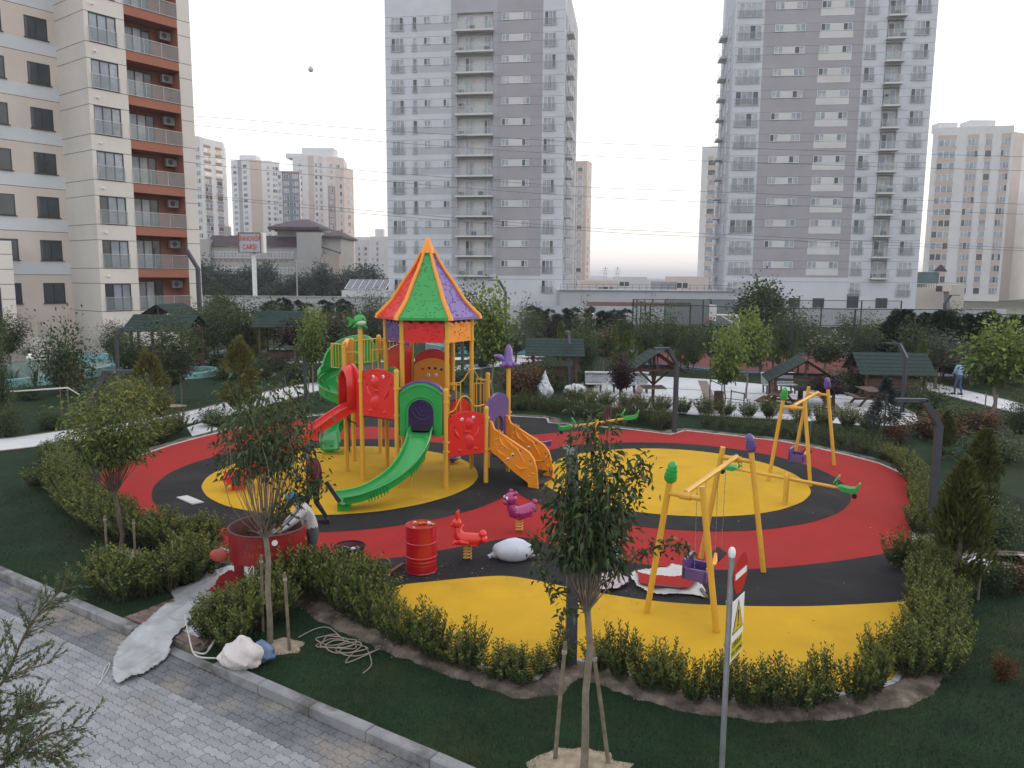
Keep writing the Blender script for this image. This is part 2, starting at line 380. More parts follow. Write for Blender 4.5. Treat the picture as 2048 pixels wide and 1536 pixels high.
# concrete edging stones round the surface
EDG = thing('playground_edging', None, None, OUT[0]); EDG['kind'] = 'structure'
CONC = mat('pale_concrete', (.42, .42, .41), .85, .15, 5, bump=.4, dirt=(.2,.18,.15), dscale=2)
n = len(OUT); em = MB().bev(-.5, .5, -.045, .045, -.1, 0, .012).build('edging_stone', CONC, link=False).data
for i in range(n):
    a, b = OUT[i], OUT[(i+1) % n]; L = (b-a).length; k = max(1, round(L)); d = (b-a)/k; an = math.atan2(d.y, d.x)
    nn = V(-math.sin(an), math.cos(an), 0)
    for j in range(k):
        c = a + d*(j+.5) + nn*.05
        o = inst('edging_stone', em, EDG, (c.x-OUT[0].x, c.y-OUT[0].y, .045+random.uniform(-.006,.006)), an); o.scale.x = d.length*.985
# planting soil round the surface
def offs(P, d):
    n = len(P); R = []
    for i in range(n):
        t = (P[(i+1) % n] - P[i-1]).normalized(); R.append(P[i] + V(-t.y, t.x, 0)*d)
    return R
sv_ = MB(); random.seed(8)
O2 = [p for p in spline(OUT, 5, True)]; m_ = len(O2)
rows = [offs(O2, x) for x in (.08, .18, .30, .42, .52)]
for k, rr in enumerate(rows):
    for p in rr: p.z = (.03, .06, .05, .035, -.01)[k] + random.uniform(-.012, .018)*(k in (1,2,3)); p += V(random.uniform(-.05,.05), random.uniform(-.05,.05), 0)*(k > 2)
    sv_.v += [tuple(p) for p in rr]
for k in range(4):
    for i in range(m_): sv_.f.append((k*m_+i, (k+1)*m_+i, (k+1)*m_+(i+1)%m_, k*m_+(i+1)%m_)); sv_.m.append(0)
sb = sv_.build('soil_bed', SOIL, kind='structure', smooth=True)
if sum(p.normal.z for p in sb.data.polygons) < 0: sb.data.flip_normals()

# ---- pale paths and the plaza
WHT = mat('white_concrete_paving', (.56, .57, .585), .8, .06, 2.5, bump=.25, bscale=40, dirt=(.42, .40, .37), dscale=.7)
BRN = mat('brown_paving', (.22, .17, .16), .85, .15, 4, bump=.3)
def strip(name, ctr, wd, z, m, border=True, parent=None):
    P = spline(ctr, 8); L = []; Rr = []
    for i, p in enumerate(P):
        t = (P[min(i+1, len(P)-1)] - P[max(i-1, 0)]).normalized(); nn = V(-t.y, t.x, 0); L.append(p + nn*wd/2); Rr.append(p - nn*wd/2)
    o = sheet(name, Rr + L[::-1], z, m, parent, thick=.03)
    if border:
        for S, sg in ((L, 1), (Rr, -1)):
            mb = MB()
            for i in range(len(S)-1):
                t = (S[i+1]-S[i]).normalized(); nn = V(-t.y, t.x, 0)*sg*.16
                mb.add([S[i]+V(0,0,z+.004), S[i+1]+V(0,0,z+.004), S[i+1]+nn+V(0,0,z+.004), S[i]+nn+V(0,0,z+.004)], [(0,1,2,3) if sg < 0 else (3,2,1,0)])
            mb.build('path_border', BRN, o)
    return o
strip('garden_path', GP([(-260,930),(0,906),(170,881),(290,862),(372,847),(440,831),(540,803),(600,786),(668,773),(760,760),(850,748),(940,736),(1000,728),(1060,718)]), 2.0, .018, WHT)
jp = sheet('path_landing', GP([(376,866),(405,856),(474,878),(396,899)]), .024, WHT, thick=.02)
strip('right_path', GP([(1600,716),(1690,730),(1780,745),(1866,762),(1960,783),(2070,808),(2200,835)]), 1.9, .014, WHT)
strip('side_path', [V(9.6,14.9,0), V(10.4,14.75,0), G(1960,1116), G(2048,1136), G(2160,1160)], .8, .02, WHT)
plz = sheet('plaza', GP([(1150,772),(1180,752),(1240,747),(1303,748),(1420,753),(1535,762),(1640,773),(1760,789),(1830,812),(1840,836),(1750,842),(1600,832),(1400,825),(1250,815),(1130,800)]), .014, WHT, thick=.02)
for a, b, wd in (((1405,756),(1432,822),.5), ((1290,750),(1262,815),.35), ((1640,776),(1700,838),.5), ((1185,755),(1165,800),.5)):
    A, B = G(*a), G(*b); t = (B-A).normalized(); nn = V(-t.y, t.x, 0)*wd/2; sheet('paving_band', [A-nn, B-nn, B+nn, A+nn], .0185, BRN, plz)
for a, b in (((1165,782),(1790,815)), ((1175,765),(1720,790)), ((1150,797),(1820,832))):
    A, B = G(*a), G(*b); t = (B-A).normalized(); nn = V(-t.y, t.x, 0)*.07; sheet('paving_joint', [A-nn, B-nn, B+nn, A+nn], .023, BRN, plz)
strip('house_path', [V(-34,52,0), V(-25,50.5,0), V(-17,49.5,0), V(-8,51,0), V(2,55,0)], 1.6, .01, WHT, border=False)
strip('pool_path', [V(-60,46,0), V(-40,50.6,0), V(-29,50.2,0)], 1.4, .012, WHT, border=False)

# ---- ball court
BLUE = mat('blue_court', (.10, .16, .30), .8, .1, 2); REDC = mat('brick_red_court', (.20, .065, .06), .8, .1, 1)
ct = sheet('ball_court', [(8.5,49.8),(13,45.5),(19,43.8),(27,44.5),(30,48),(30,58),(9,60)], .012, BLUE, thick=.02)
sheet('court_red_zone', [(9.6,50.6),(13.4,46.9),(19,45.3),(26,45.9),(28.6,48.6),(28.6,56.8),(10,58.6)], .018, REDC, ct)
# ---- turquoise basins
TURQ = mat('turquoise_pool_paint', (.20, .40, .42), .5, .12, 1.5, dirt=(.32, .40, .38), dscale=1.0)
WATER = mat('green_pool_water', (.13, .24, .22), .12, .15, .6, bump=.15, bscale=6, spec=.5)
def basin(poly, h=.35, wt=.22, wz=.12, name='pool_basin'):
    P = spline([V(*q, 0) for q in poly], 6, True); I = offs(P, -wt) if True else P
    if sum((a.x*b.y-b.x*a.y) for a, b in zip(P, P[1:]+P[:1])) > 0: I = offs(P, wt)
    mb = MB(); n = len(P)
    mb.v = [(p.x,p.y,-.05) for p in P]+[(p.x,p.y,h) for p in P]+[(p.x,p.y,h) for p in I]+[(p.x,p.y,.01) for p in I]
    for i in range(n):
        j = (i+1) % n
        for k in range(3): mb.f.append((k*n+i, k*n+j, (k+1)*n+j, (k+1)*n+i)); mb.m.append(0)
    mb.f.append(tuple(range(3*n, 4*n))); mb.m.append(0)
    o = mb.build(name, TURQ); o['kind'] = 'structure'
    wt_ = sheet('water', I, wz, WATER, o)
    return o
basin([(-50,42),(-42,35.5),(-30,35.4),(-24.5,36.6),(-22.5,41),(-22.5,46),(-25,49.4),(-33,49.8),(-44,49.5)], .45, .3, .16)
basin([(-19.5,40.5),(-16.9,41.2),(-16.3,43),(-17.6,44.6),(-19.8,44.2),(-20.6,42.3)], .3, .3, .2)
basin([(-19.6,50.2),(-17,49.2),(-14.5,50),(-14,52),(-16.6,53.6),(-19.2,52.6)], .5, .25, .3)
basin([(-5,56.5),(-1,55.6),(3,57),(5.4,60.5),(2.5,64.6),(-3.5,63.6),(-6.6,60)], .5, .25, .28)
# ============================================================ CLIMBING TOWER
PS0 = V(-2.4, 21.0, 0.04)
PS = thing('play_tower', 'big yellow posted play tower with six sided pointed roof, red and green slides', 'play structure', PS0)
def pb(mb, name, m, par=None, smooth=True, **k): return mb.build(name, m, PS if par is None else par, smooth, off=PS0 if par is None else None, **k)
def sub(mb, name, m, par, smooth=True): return mb.build(name, m, par, smooth, off=PS0)
HC = V(-2.36, 21.93, 0); HS = 1.21
hv = [HC + V(HS*math.cos(R_(a)), HS*math.sin(R_(a)), 0) for a in (0,60,120,180,240,300)]
hR, hBR, hBL, hL, hFL, hFR = hv
P1, P2, P3, P4 = V(-4.64,21.48,0), V(-4.69,22.73,0), V(-3.99,20.44,0), V(-4.09,23.82,0)
P5 = V(-3.25, 23.3, 0)
P6, P7, P10, P11, P12 = V(-2.96,19.78,0), V(-1.70,19.78,0), V(-.68,20.4,0), V(-.69,22.05,0), V(-.1,21.6,0)
def post(p, h, cap=True, rings=()):
    mb = MB(); r = .062
    pr = [(r,0),(r,h-.05),(r+.006,h-.05),(r+.006,h-.02),(r*.75,h+.02),(0,h+.035)] if cap else [(r,0),(r,h),(0,h)]
    mb.lathe(pr, 18, (p.x, p.y)); mb.T = None
    o = pb(mb, 'post', PL_YEL)
    for z in rings:
        c = MB(); c.lathe([(r+.001,z-.03),(r+.018,z-.026),(r+.018,z+.026),(r+.001,z+.03)], 18, (p.x,p.y)); c.box(p.x+r+.01,p.x+r+.045,p.y-.02,p.y+.02,z-.02,z+.02); sub(c, 'collar', PL_YEL, o)
    return o
for p, rg in ((hR,(3.75,4.2,1.05)),(hBR,(3.75,)),(hBL,(3.75,)),(hL,(3.75,4.2,2.85,2.0)),(hFL,(3.75,4.2,2.3,1.7)),(hFR,(3.75,4.2,2.3,1.7))): post(p, 4.42, False, rg)
for p, h, rg in ((P1,3.68,(3.55,2.95,2.0)),(P2,3.68,(3.0,)),(P3,4.16,(2.75,1.85)),(P4,3.7,(3.6,)),(P5,3.4,()),(P6,3.12,(2.65,1.95)),(P7,2.64,(2.3,1.25,1.0)),(P10,2.08,(1.8,.95)),(P11,2.78,(2.55,2.0)),(P12,3.03,(1.75,))): post(p, h, p is not P12 and p is not P3, rg)
# decks
def deck(pts, z):
    mb = MB(); c = sum((p for p in pts), V(0,0,0))/len(pts); pts = sorted(pts, key=lambda p: math.atan2((p-c).y, (p-c).x))
    q = [c + (p-c)*.985 for p in pts]; mb.prism([(p.x,p.y) for p in q], z-.06, z)
    return pb(mb, 'deck', DECK, smooth=False)
deck([P1,P2,P4,P5,hBL,hL], 2.87); deck([P3,P6,hFL,hL,P1], 1.86); deck([P6,P7,hFR,hFL], 1.5); deck(hv, 2.16); deck([P7,P10,P12,P11,hR,hFR], .9)
# roof
prof = [(1.40,0),(1.2,.19),(.98,.43),(.80,.71),(.63,.98),(.46,1.22),(.32,1.44),(.22,1.63),(.146,1.80)]; RZ = 4.41
cols = [PL_PUR, PL_ORA, PL_GRN, PL_RED, PL_GRN, PL_PUR]     # faces 0-60 ... 300-360
ROOFPUR = mat('lilac_purple_roof', (.16, .09, .33), .36, .08, 3, coat=.2, bump=.1, bscale=14)
random.seed(3)
for k in range(6):
    a0, a1 = R_(60*k+1.5), R_(60*k+58.5); mb = MB()
    def rp(r, z, s, lift=0):
        A = V(math.cos(a0), math.sin(a0), 0)*r; B = V(math.cos(a1), math.sin(a1), 0)*r; p = A.lerp(B, s) + HC + V(0,0,RZ+z)
        n = V(math.cos((a0+a1)/2), math.sin((a0+a1)/2), .8).normalized(); return p + n*lift
    m = len(prof); vs = []
    for lift in (0, -.03):
        for r, z in prof: vs += [rp(r, z, 0, lift), rp(r, z, 1, lift)]
    fs = []
    for i in range(m-1):
        fs += [(2*i,2*i+1,2*i+3,2*i+2), (2*m+2*i+1,2*m+2*i,2*m+2*i+2,2*m+2*i+3), (2*i,2*i+2,2*m+2*i+2,2*m+2*i), (2*i+3,2*i+1,2*m+2*i+1,2*m+2*i+3)]
    fs.append((1,0,2*m,2*m+1)); mb.add(vs, fs)
    A = rp(1.41, -.03, 0); B = rp(1.41, -.03, 1); mb.bar(A, B, .05, .07)
    o = pb(mb, 'roof_panel', [None, ROOFPUR][k == 5] or (PL_RED if k in (3,) else cols[k]), smooth=25)
    tl = MB()
    for _ in range(85):
        i = random.random()**1.25; f = i*(m-1.4); j = int(f); fr = f-j
        r = prof[j][0]*(1-fr)+prof[j+1][0]*fr; z = prof[j][1]*(1-fr)+prof[j+1][1]*fr
        s = random.uniform(.07,.93); ln = .07; rr2 = r-.03; z2 = z+.045
        p = rp(r, z, s, .006); q = rp(r, z, s+.03/max(r,.2), .006); u = rp(rr2, z2, s+.028/max(r,.2), .003); v_ = rp(rr2, z2, s-.004, .003)
        nn = V(math.cos((a0+a1)/2), math.sin((a0+a1)/2), .8).normalized()*.012
        tl.add([p, q, u, v_, p+nn, q+nn], [(4,5,2,3),(0,1,5,4),(0,4,3),(1,2,5)])
    sub(tl, 'shingle_relief', o.data.materials[0], o, False)['kind'] = 'stuff'
for k in range(6):
    a = R_(60*k); d = V(math.cos(a), math.sin(a), 0); mb = MB()
    mb.tube([HC + d*(r+.02) + V(0,0,RZ+z+.02) for r, z in [(1.42,-.09)]+prof], [.075,.07,.066,.062,.058,.055,.05,.047,.045,.045], 8)
    pb(mb, 'roof_rib', PL_ORA)
mb = MB(); mb.lathe([(.20,RZ+1.72),(.21,RZ+1.74),(.10,RZ+2.02),(.035,RZ+2.17),(0,RZ+2.19)], 12, (HC.x,HC.y)); pb(mb, 'roof_cap', PL_ORA)
# helper frames between two posts
def frame(a, b):
    d = (b-a); L = d.length; u = d/L; return u, L
def wavy(L, z0, z1, amp=.03, n=22, m=.075, lo=True):
    top = [(m+(L-2*m)*i/n, z1 + amp*math.sin(i*1.15)*(1 if 0<i<n else 0)) for i in range(n+1)]
    bot = [(m+(L-2*m)*i/n, z0 + (amp*.8*abs(math.sin(i*.9)) if lo else 0)) for i in range(n+1)]
    return bot + top[::-1]
def panel(a, b, poly, m, t=.05, name='panel', par=None, push=0):
    u, L = frame(a, b); nn = V(u.y, -u.x, 0); mb = MB()
    mb.slab(poly, V(a.x,a.y,0)+nn*push, u, V(0,0,1), t); return pb(mb, name, m, par=par, smooth=35)
def ripples(a, b, z0, z1, par, m, n=40, push=.03, seed=0):
    u, L = frame(a, b); nn = V(u.y, -u.x, 0); mb = MB(); random.seed(seed)
    for _ in range(n):
        s = random.uniform(.14, L-.14); z = random.uniform(z0+.07, z1-.07); an = random.uniform(-.7,.7); c = V(a.x,a.y,0)+u*s+V(0,0,z)+nn*push
        d = (u*math.cos(an)+V(0,0,1)*math.sin(an))*.035; mb.tube([c-d, c+nn*.006, c+d], [.004,.012,.004], 5)
    sub(mb, 'relief', m, par)
for k, (a, b, m) in enumerate(((hFL,hFR,PL_RED),(hFR,hR,PL_ORA),(hL,hFL,PL_PUR),(hBL,hL,PL_RED),(hR,hBR,PL_PUR),(hBR,hBL,PL_RED))):
    o = panel(a, b, wavy(frame(a,b)[1], 3.72, 4.27), m, name='valance_panel'); ripples(a, b, 3.75, 4.3, o, m, seed=k)
# face panels
EYEW = mat('eye_white', (.8,.8,.8), .3, .02); EYEB = mat('eye_black', (.01,.01,.012), .3, .02)
def arch(L, z0, z1, rise, n=12, m=.07):
    return [(m,z0),(L-m,z0)] + [(L-m-(L-2*m)*i/n, z1-rise + rise*math.sin(math.pi*i/n)**.8) for i in range(n+1)]
def eyes(a, b, sp, par, r=.045, push=.035):
    u, L = frame(a, b); nn = V(u.y, -u.x, 0)
    for s, z in sp:
        c = V(a.x,a.y,0)+u*s+V(0,0,z)+nn*push
        e = MB(); e.tube([c-nn*.01, c+nn*.004, c+nn*.02], [r, r, r*.6], 12); eo = sub(e, 'eye', EYEW, par)
        e = MB(); e.tube([c+nn*.018, c+nn*.026], [r*.4, r*.35], 8, ); eo2 = e.build('pupil', EYEB, par, True, off=PS0)
def face(a, b, z0, z1, m, seed=0, holes=True):
    o = panel(a, b, arch(frame(a,b)[1], z0, z1, .14), m, .06, 'face_panel'); u, L = frame(a,b); nn = V(u.y,-u.x,0); H_ = z1-z0
    def P(s, z, d=.03): return V(a.x,a.y,0)+u*(s*L)+V(0,0,z0+z*H_)+nn*d
    r = MB()
    r.tube([P(.40,.50,.03),P(.45,.55,.055),P(.52,.56,.055),P(.6,.5,.03)], [.006,.02,.02,.006], 6)          # mouth
    r.tube([P(.42,.49,.03),P(.5,.52,.045),P(.58,.49,.03)], [.006,.014,.006], 6)
    for sx_ in (-1, 1):
        r.tube([P(.5+sx_*.30,.62,.02),P(.5+sx_*.26,.5,.035),P(.5+sx_*.17,.38,.03)], [.02,.05,.012], 8)       # arms
        r.tube([P(.5+sx_*.33,.85,.025),P(.5+sx_*.28,.88,.03),P(.5+sx_*.22,.83,.025)], [.01,.02,.01], 6)
        r.ell(P(.5+sx_*.2,.12,.02), (.09,.02,.05), 10, 6)
    r.ell(P(.5,.72,.01), (.20,.04,.16), 14, 8); r.ell(P(.5,.30,.01), (.22,.035,.2), 14, 8)
    sub(r, 'face_relief', m, o)
    eyes(a, b, ((L*.38, z0+H_*.83), (L*.66, z0+H_*.85)), o)
    if holes:
        h = MB()
        for s, z in ((.12,.8),(.2,.66),(.1,.92),(.82,.86),(.88,.7)): h.tube([P(s,z,.0), P(s,z,.034)], [.022,.022], 8)
        sub(h, 'hole', EYEB, o)
        bo = MB()
        for s, z in ((.1,.04),(.9,.04)): bo.ell(P(s,z,.03),(.012,.008,.012),6,4)
        sub(bo, 'bolt', GALV, o)
    return o
face(P3, P6, 1.84, 3.12, PL_RED); face(P7, P10, .86, 2.02, PL_RED)
# orange panel with finger holes at the back, red arch behind it, side panels
o = panel(hBL, hBR, arch(HS, 2.2, 3.12, .2), PL_ORA, .05, 'face_panel', push=.1)
eyes(hBL, hBR, ((.5, 2.62), (.72, 2.62)), o, .05, .14)
u, L = frame(hBL, hBR); nn = V(u.y,-u.x,0); h = MB(); h2 = MB()
for i, s in enumerate((.33,.52,.70,.88)):
    c = V(hBL.x,hBL.y,0)+u*s+V(0,0,2.80+.03*math.sin(i*1.2))+nn*.12; (h2 if i == 0 else h).tube([c, c+nn*.012], [.04,.04], 10)
sub(h, 'hole', EYEB, o); sub(h2, 'knob', PL_RED, o)
panel(hBL, hBR, arch(HS, 2.2, 3.38, .25), PL_RED, .05, 'panel', push=-.12)
panel(hBL, hL, arch(HS, 2.2, 3.55, .12), PL_RED, .05, 'panel'); ripples(hBL, hL, 2.4, 3.4, PS.children[-1], PL_RED, 14)
panel(P5, hBL, arch(frame(P5,hBL)[1], 2.9, 3.7, .1), PL_PUR, .05, 'panel')
panel(P1, P2, arch(frame(P1,P2)[1], 2.9, 3.74, .22), PL_ORA, .12, 'panel')
panel(hFL, hL, arch(HS, 1.9, 3.02, .2), PL_GRN, .05, 'panel'); 
panel(hFR, hR, arch(HS, .95, 2.15, .3), PL_RED, .05, 'panel')
# green slide doorway with purple tunnel behind
def archhole(L, z0, z1, rise, hw, hz, n=14):
    out = [(.03,z0)]+[(.03,z0+(z1-rise-z0)*i/3) for i in (1,2)]; 
    top = [(.03+(L-.06)*i/n, z1-rise+rise*math.sin(math.pi*i/n)**.7) for i in range(n+1)]
    out += top + [(L-.03,z0+(z1-rise-z0)*i/3) for i in (2,1)] + [(L-.03,z0)]
    c = L/2; inn = [(c-hw,z0)]+[(c-hw,z0+(hz-hw-z0)*i/3) for i in (1,2)]
    inn += [(c-hw*math.cos(math.pi*i/n), hz-hw+hw*math.sin(math.pi*i/n)) for i in range(n+1)]
    inn += [(c+hw,z0+(hz-hw-z0)*i/3) for i in (2,1)] + [(c+hw,z0)]
    return out, inn
L67 = frame(P6,P7)[1]; po, pi_ = archhole(L67, 1.42, 2.80, .26, .33, 2.38)
def doorway(a, b, po, pi_, m, t, push, name):
    u, L = frame(a,b); nn = V(u.y,-u.x,0); mb = MB(); mb.slab(po, V(a.x,a.y,0)+nn*push, u, V(0,0,1), t, hole=pi_); return pb(mb, name, m, smooth=35)
dg = doorway(P6+V(.06,0,0), P7+V(-.06,0,0), *archhole(L67-.12, 1.42, 2.80, .26, .33, 2.38), PL_GRN, .07, .05, 'slide_doorway')
mb = MB(); uu = V(1,0,0)
prr = [(P6.x+.6-.41*math.cos(math.pi*i/14)+.03, 2.05+.41*math.sin(math.pi*i/14)) for i in range(15)]
mb.tube([(x, P6.y-.1, z) for x, z in [(prr[0][0],1.45)]+prr+[(prr[-1][0],1.45)]], .022, 6)
mb.tube([(x, P6.y-.09, z) for x, z in [(P6.x+.1+(L67-.2)*i/12, 2.52+.24*math.sin(math.pi*i/12)) for i in range(13)]], .02, 6)
sub(mb, 'moulded_rim', PL_GRN, dg)
doorway(P6+V(.06,0,0), P7+V(-.06,0,0), *archhole(L67-.12, 1.5, 2.84, .22, .42, 2.5), PL_PUR, .30, -.16, 'tunnel_hood')
o = panel(hFL, hFR, arch(HS, 1.5, 2.5, .15), PL_PUR, .05, 'panel', push=-.02)
mb = MB()
for k in (.36,.24,.13):
    mb.tube([(HC.x-.03+k*math.cos(2*math.pi*i/24)*.9, hFL.y-.04, 2.0+k*math.sin(2*math.pi*i/24)) for i in range(24)], .014, 5, closed=True)
sub(mb, 'moulded_ring', PL_PUR, o)
# purple arch and stair
L1012 = frame(P10,P12)[1]; doorway(P10, P12, *archhole(L1012, .95, 2.38, .3, .28, 1.75), PL_PUR, .08, 0, 'stair_arch')
EV = (P12-P10).normalized(); SD = V(.885,-.465,0)
STR = MB(); s0 = P10+EV*.32; s1 = P12-EV*.36
side = [(-.02,.92),(-.02,1.72),(.10,1.68),(.18,1.50),(.62,1.28),(.95,1.12),(1.22,.98),(1.36,.82),(1.45,.55),(1.50,.02),(1.22,.02),(1.20,.16),(.75,.42),(.3,.75)]
for st in (P10+EV*.14, P12-EV*.20):
    mb = MB(); mb.slab(side, st, SD, V(0,0,1), .06); o = pb(mb, 'stair_side', PL_ORA, smooth=30)
    nn = V(SD.y,-SD.x,0); nn = nn if nn.y < 0 else -nn
    def Q(s, z, d=.03): return st + SD*s + V(0,0,z) + nn*d
    r = MB(); rim = side[1:10]
    r.tube([Q(a_, b_-.02, .02) for a_, b_ in rim], .03, 6)
    for cu in ([(.3,1.35),(.45,1.1),(.7,.95)],[(.45,1.3),(.7,1.15),(.9,.85)],[(.6,1.22),(.9,1.02),(1.15,.6)],[(.2,1.0),(.4,.85),(.55,.8)],[(.8,.6),(1.0,.5),(1.2,.55)]):
        r.tube([Q(*cu[0],.02),Q(*cu[1],.05),Q(*cu[2],.02)], [.01,.035,.01], 6)
    random.seed(2)
    for _ in range(26): r.ell(Q(random.uniform(.08,.45), random.uniform(.9,1.45), .025), (.035,.015,.035), 7, 5)
    for _ in range(6): r.ell(Q(random.uniform(1.22,1.4), random.uniform(.15,.7), .025), (.04,.015,.04), 7, 5)
    sub(r, 'leaf_relief', PL_ORA, o)
    h = MB(); 
    for a_, b_ in ((.36,1.33),(.66,1.18),(1.0,1.0),(1.3,.75)): h.ell(Q(a_,b_,.015),(.055,.02,.028),8,6)
    sub(h, 'grip_hole', PL_PUR, o)
    for a_, b_ in ((.62,.72),(.76,.86)):
        e = MB(); e.ell(Q(a_,b_,.035),(.04,.018,.045),10,7); sub(e, 'eye', EYEW, o); e = MB(); e.ell(Q(a_+.008,b_-.01,.052),(.022,.01,.025),8,6); sub(e, 'pupil', EYEB, o)
for i in range(5):
    z = .9-.16*(i+1)-.0; s = .12+.27*i; mb = MB(); a = P10+EV*.17+SD*s; b = P12-EV*.23+SD*s
    mb.bar(a+SD*.12+V(0,0,z), b+SD*.12+V(0,0,z), .27, .05); mb.bar(a+SD*.0+V(0,0,z+.07), b+V(0,0,z+.07), .02, .12); pb(mb, 'stair_tread', DECK, smooth=False)
mb = MB(); mb.bar(P10+EV*.3+V(0,0,.86), P10+EV*.3+SD*1.25+V(0,0,.10), .06, .1); mb.bar(P12-EV*.36+V(0,0,.86), P12-EV*.36+SD*1.25+V(0,0,.10), .06, .1); pb(mb, 'stair_stringer', DECK, smooth=False)
# rails
def rail(a, b, z0, z1, nb, r=.014, name='guard_rail', hump=0):
    u, L = frame(a,b); A = V(a.x,a.y,0)+u*.08; B = V(b.x,b.y,0)-u*.08; mb = MB()
    n = 16; top = [A.lerp(B, i/n) + V(0,0,z1 + (hump*math.exp(-((i/n-.5)*5)**2) if hump else 0)) for i in range(n+1)]
    mb.tube(top, r*1.25, 6); mb.tube([A+V(0,0,z1), A+V(0,0,z0), B+V(0,0,z0), B+V(0,0,z1)], r*1.2, 6); o = pb(mb, name, PL_YEL)
    for i in range(nb):
        t = (i+.6)/nb; p = A.lerp(B, t); b_ = MB(); b_.tube([p+V(0,0,z0), p+V(0,0,z1)], r*.8, 5); sub(b_, 'baluster', PL_YEL, o)
rail(P2, P4, 2.95, 3.62, 8); rail(P4, P5, 2.95, 3.55, 6); rail(V(-5.15,21.9,0), P1, 2.95, 3.62, 4); rail(hR, P11, 1.1, 2.5, 3, hump=.0); rail(P11, P12, 1.1, 2.1, 3)
def hoop(a, b, z0, z1, m=PL_YEL, r=.016, name='grab_rail'):
    mb = MB(); pts = spline([a+V(0,0,z0), a+V(0,0,z1-.06), a.lerp(b,.12)+V(0,0,z1), a.lerp(b,.88)+V(0,0,z1), b+V(0,0,z1-.02)], 4); mb.tube(pts, r, 6); pb(mb, name, m)
hoop(P1+V(.40,.13,0), P1, 2.2, 3.4); hoop(P1+V(.25,.08,0), P1, 2.2, 2.95); hoop(hL+V(-.35,-.15,0), hL, 2.2, 3.45); hoop(hL+V(-.2,-.1,0), hL, 2.2, 3.45)
for dd in (.22,.34): hoop(hFR+V(dd,.35,0), hFR+V(0,.3,0), .95, 2.55); 
for dd in (.2,.32): hoop(P11+V(-dd,0,0), P11, .95, 2.6)
mb = MB(); u, L = frame(P7,P10); mb.tube(spline([P7+V(0,0,2.02)+u*.05, P7+u*.25+V(0,0,2.08), P7+u*.42+V(0,0,2.36), P7+u*.55+V(0,0,2.42), P7+u*.68+V(0,0,2.36), P7+u*.85+V(0,0,2.14), P10+V(0,0,2.16)-u*.05], 5), .017, 6); pb(mb, 'grab_rail', PL_YEL)
mb = MB(); u, L = frame(hR,P11); A_ = hFR+V(.05,.3,0)
mb.tube(spline([A_+V(0,0,2.6), A_.lerp(P11,.3)+V(0,0,2.62), A_.lerp(P11,.5)+V(0,0,2.9), A_.lerp(P11,.62)+V(0,0,2.9), A_.lerp(P11,.8)+V(0,0,2.62), P11+V(0,0,2.6)], 5), .017, 6); pb(mb, 'grab_rail', PL_YEL)
mb = MB(); c = P12+V(-.05,-.08,0); mb.tube(spline([c+V(0,0,1.7), c+V(-.02,0,1.86), c+V(-.14,-.06,1.9), c+V(-.2,-.1,1.72), c+V(-.2,-.1,1.4)], 4), .018, 6); pb(mb, 'grab_rail', PL_YEL)
# slides
def slide(path, prof_, m, name, up=None, par=None, k=6):
    pts = spline(path, k); n = len(pts); q = len(prof_); vs = []; ps = V(0,0,0)
    for i, p in enumerate(pts):
        d = (pts[min(i+1,n-1)] - pts[max(i-1,0)]).normalized(); r = d.cross(V(0,0,1)).normalized(); uu = r.cross(d)
        s = 1 if not callable(up) else 1
        for a, b in prof_: vs.append(p + r*a + uu*b)
    fs = []
    for i in range(n-1):
        for j in range(q): fs.append((i*q+j, i*q+(j+1)%q, (i+1)*q+(j+1)%q, (i+1)*q+j))
    fs += [tuple(range(q-1,-1,-1)), tuple(range((n-1)*q, n*q))]
    mb = MB(); mb.add(vs, fs); o = pb(mb, name, m, smooth=50) if par is None else sub(mb, name, m, par)
    return o, pts
def uprof(w_=.27, h=.17, t=.03, lip=.035):
    inn = [(-w_,h),(-w_+.005,.06),(-w_+.05,.012),(-w_*.4,0),(w_*.4,0),(w_-.05,.012),(w_-.005,.06),(w_,h)]
    out = [(w_+lip,h+.012),(w_+lip+.012,h-.01),(w_+.018,h-.04),(w_+.018,-.02),(w_-.06,-.05),(-w_+.06,-.05),(-w_-.018,-.02),(-w_-.018,h-.04),(-w_-lip-.012,h-.01),(-w_-lip,h+.012)]
    return inn + out
GS = [V(-2.33,19.80,1.50), V(-2.33,19.45,1.46), V(-2.38,19.1,1.20), V(-2.55,18.72,.88), V(-2.84,18.38,.62), V(-3.2,18.12,.43), V(-3.55,17.96,.31), V(-3.85,17.83,.27), V(-4.02,17.74,.27)]
o, gp = slide(GS, uprof(), PL_GRN, 'slide')
mb = MB(); p = gp[-5]
mb.box(p.x-.14,p.x+.14,p.y-.12,p.y+.12,.0,.22); sub(mb, 'slide_foot', PL_GRN, o)
mb = MB(); e_ = gp[-1]; d = (gp[-1]-gp[-4]).normalized(); r_ = d.cross(V(0,0,1)).normalized(); mb.tube([e_+r_*.29+V(0,0,.03), e_+r_*.24+V(0,0,.0), e_-r_*.24, e_-r_*.29+V(0,0,.03)], [.05,.05,.05,.05], 10); mb.T = None; sub(mb, 'slide_lip', PL_GRN, o)
mb = MB()                                                    # ribs under the near flank
for i in list(range(14, 21)) + list(range(28, 35)):
    d = (gp[i+1]-gp[i]).normalized(); r = -d.cross(V(0,0,1)).normalized(); b = gp[i] + r*(-.30); b = gp[i] + d.cross(V(0,0,1)).normalized()*(-.30)
    mb.bar(b+V(0,0,-.09), b+V(0,0,.10), .028, .03)
sub(mb, 'slide_rib', PL_GRN, o)
mb = MB(); mb.tube([(-2.47,18.75,0),(-2.47,18.75,.88)], .017, 8); sub(mb, 'slide_support', PL_YEL, o)
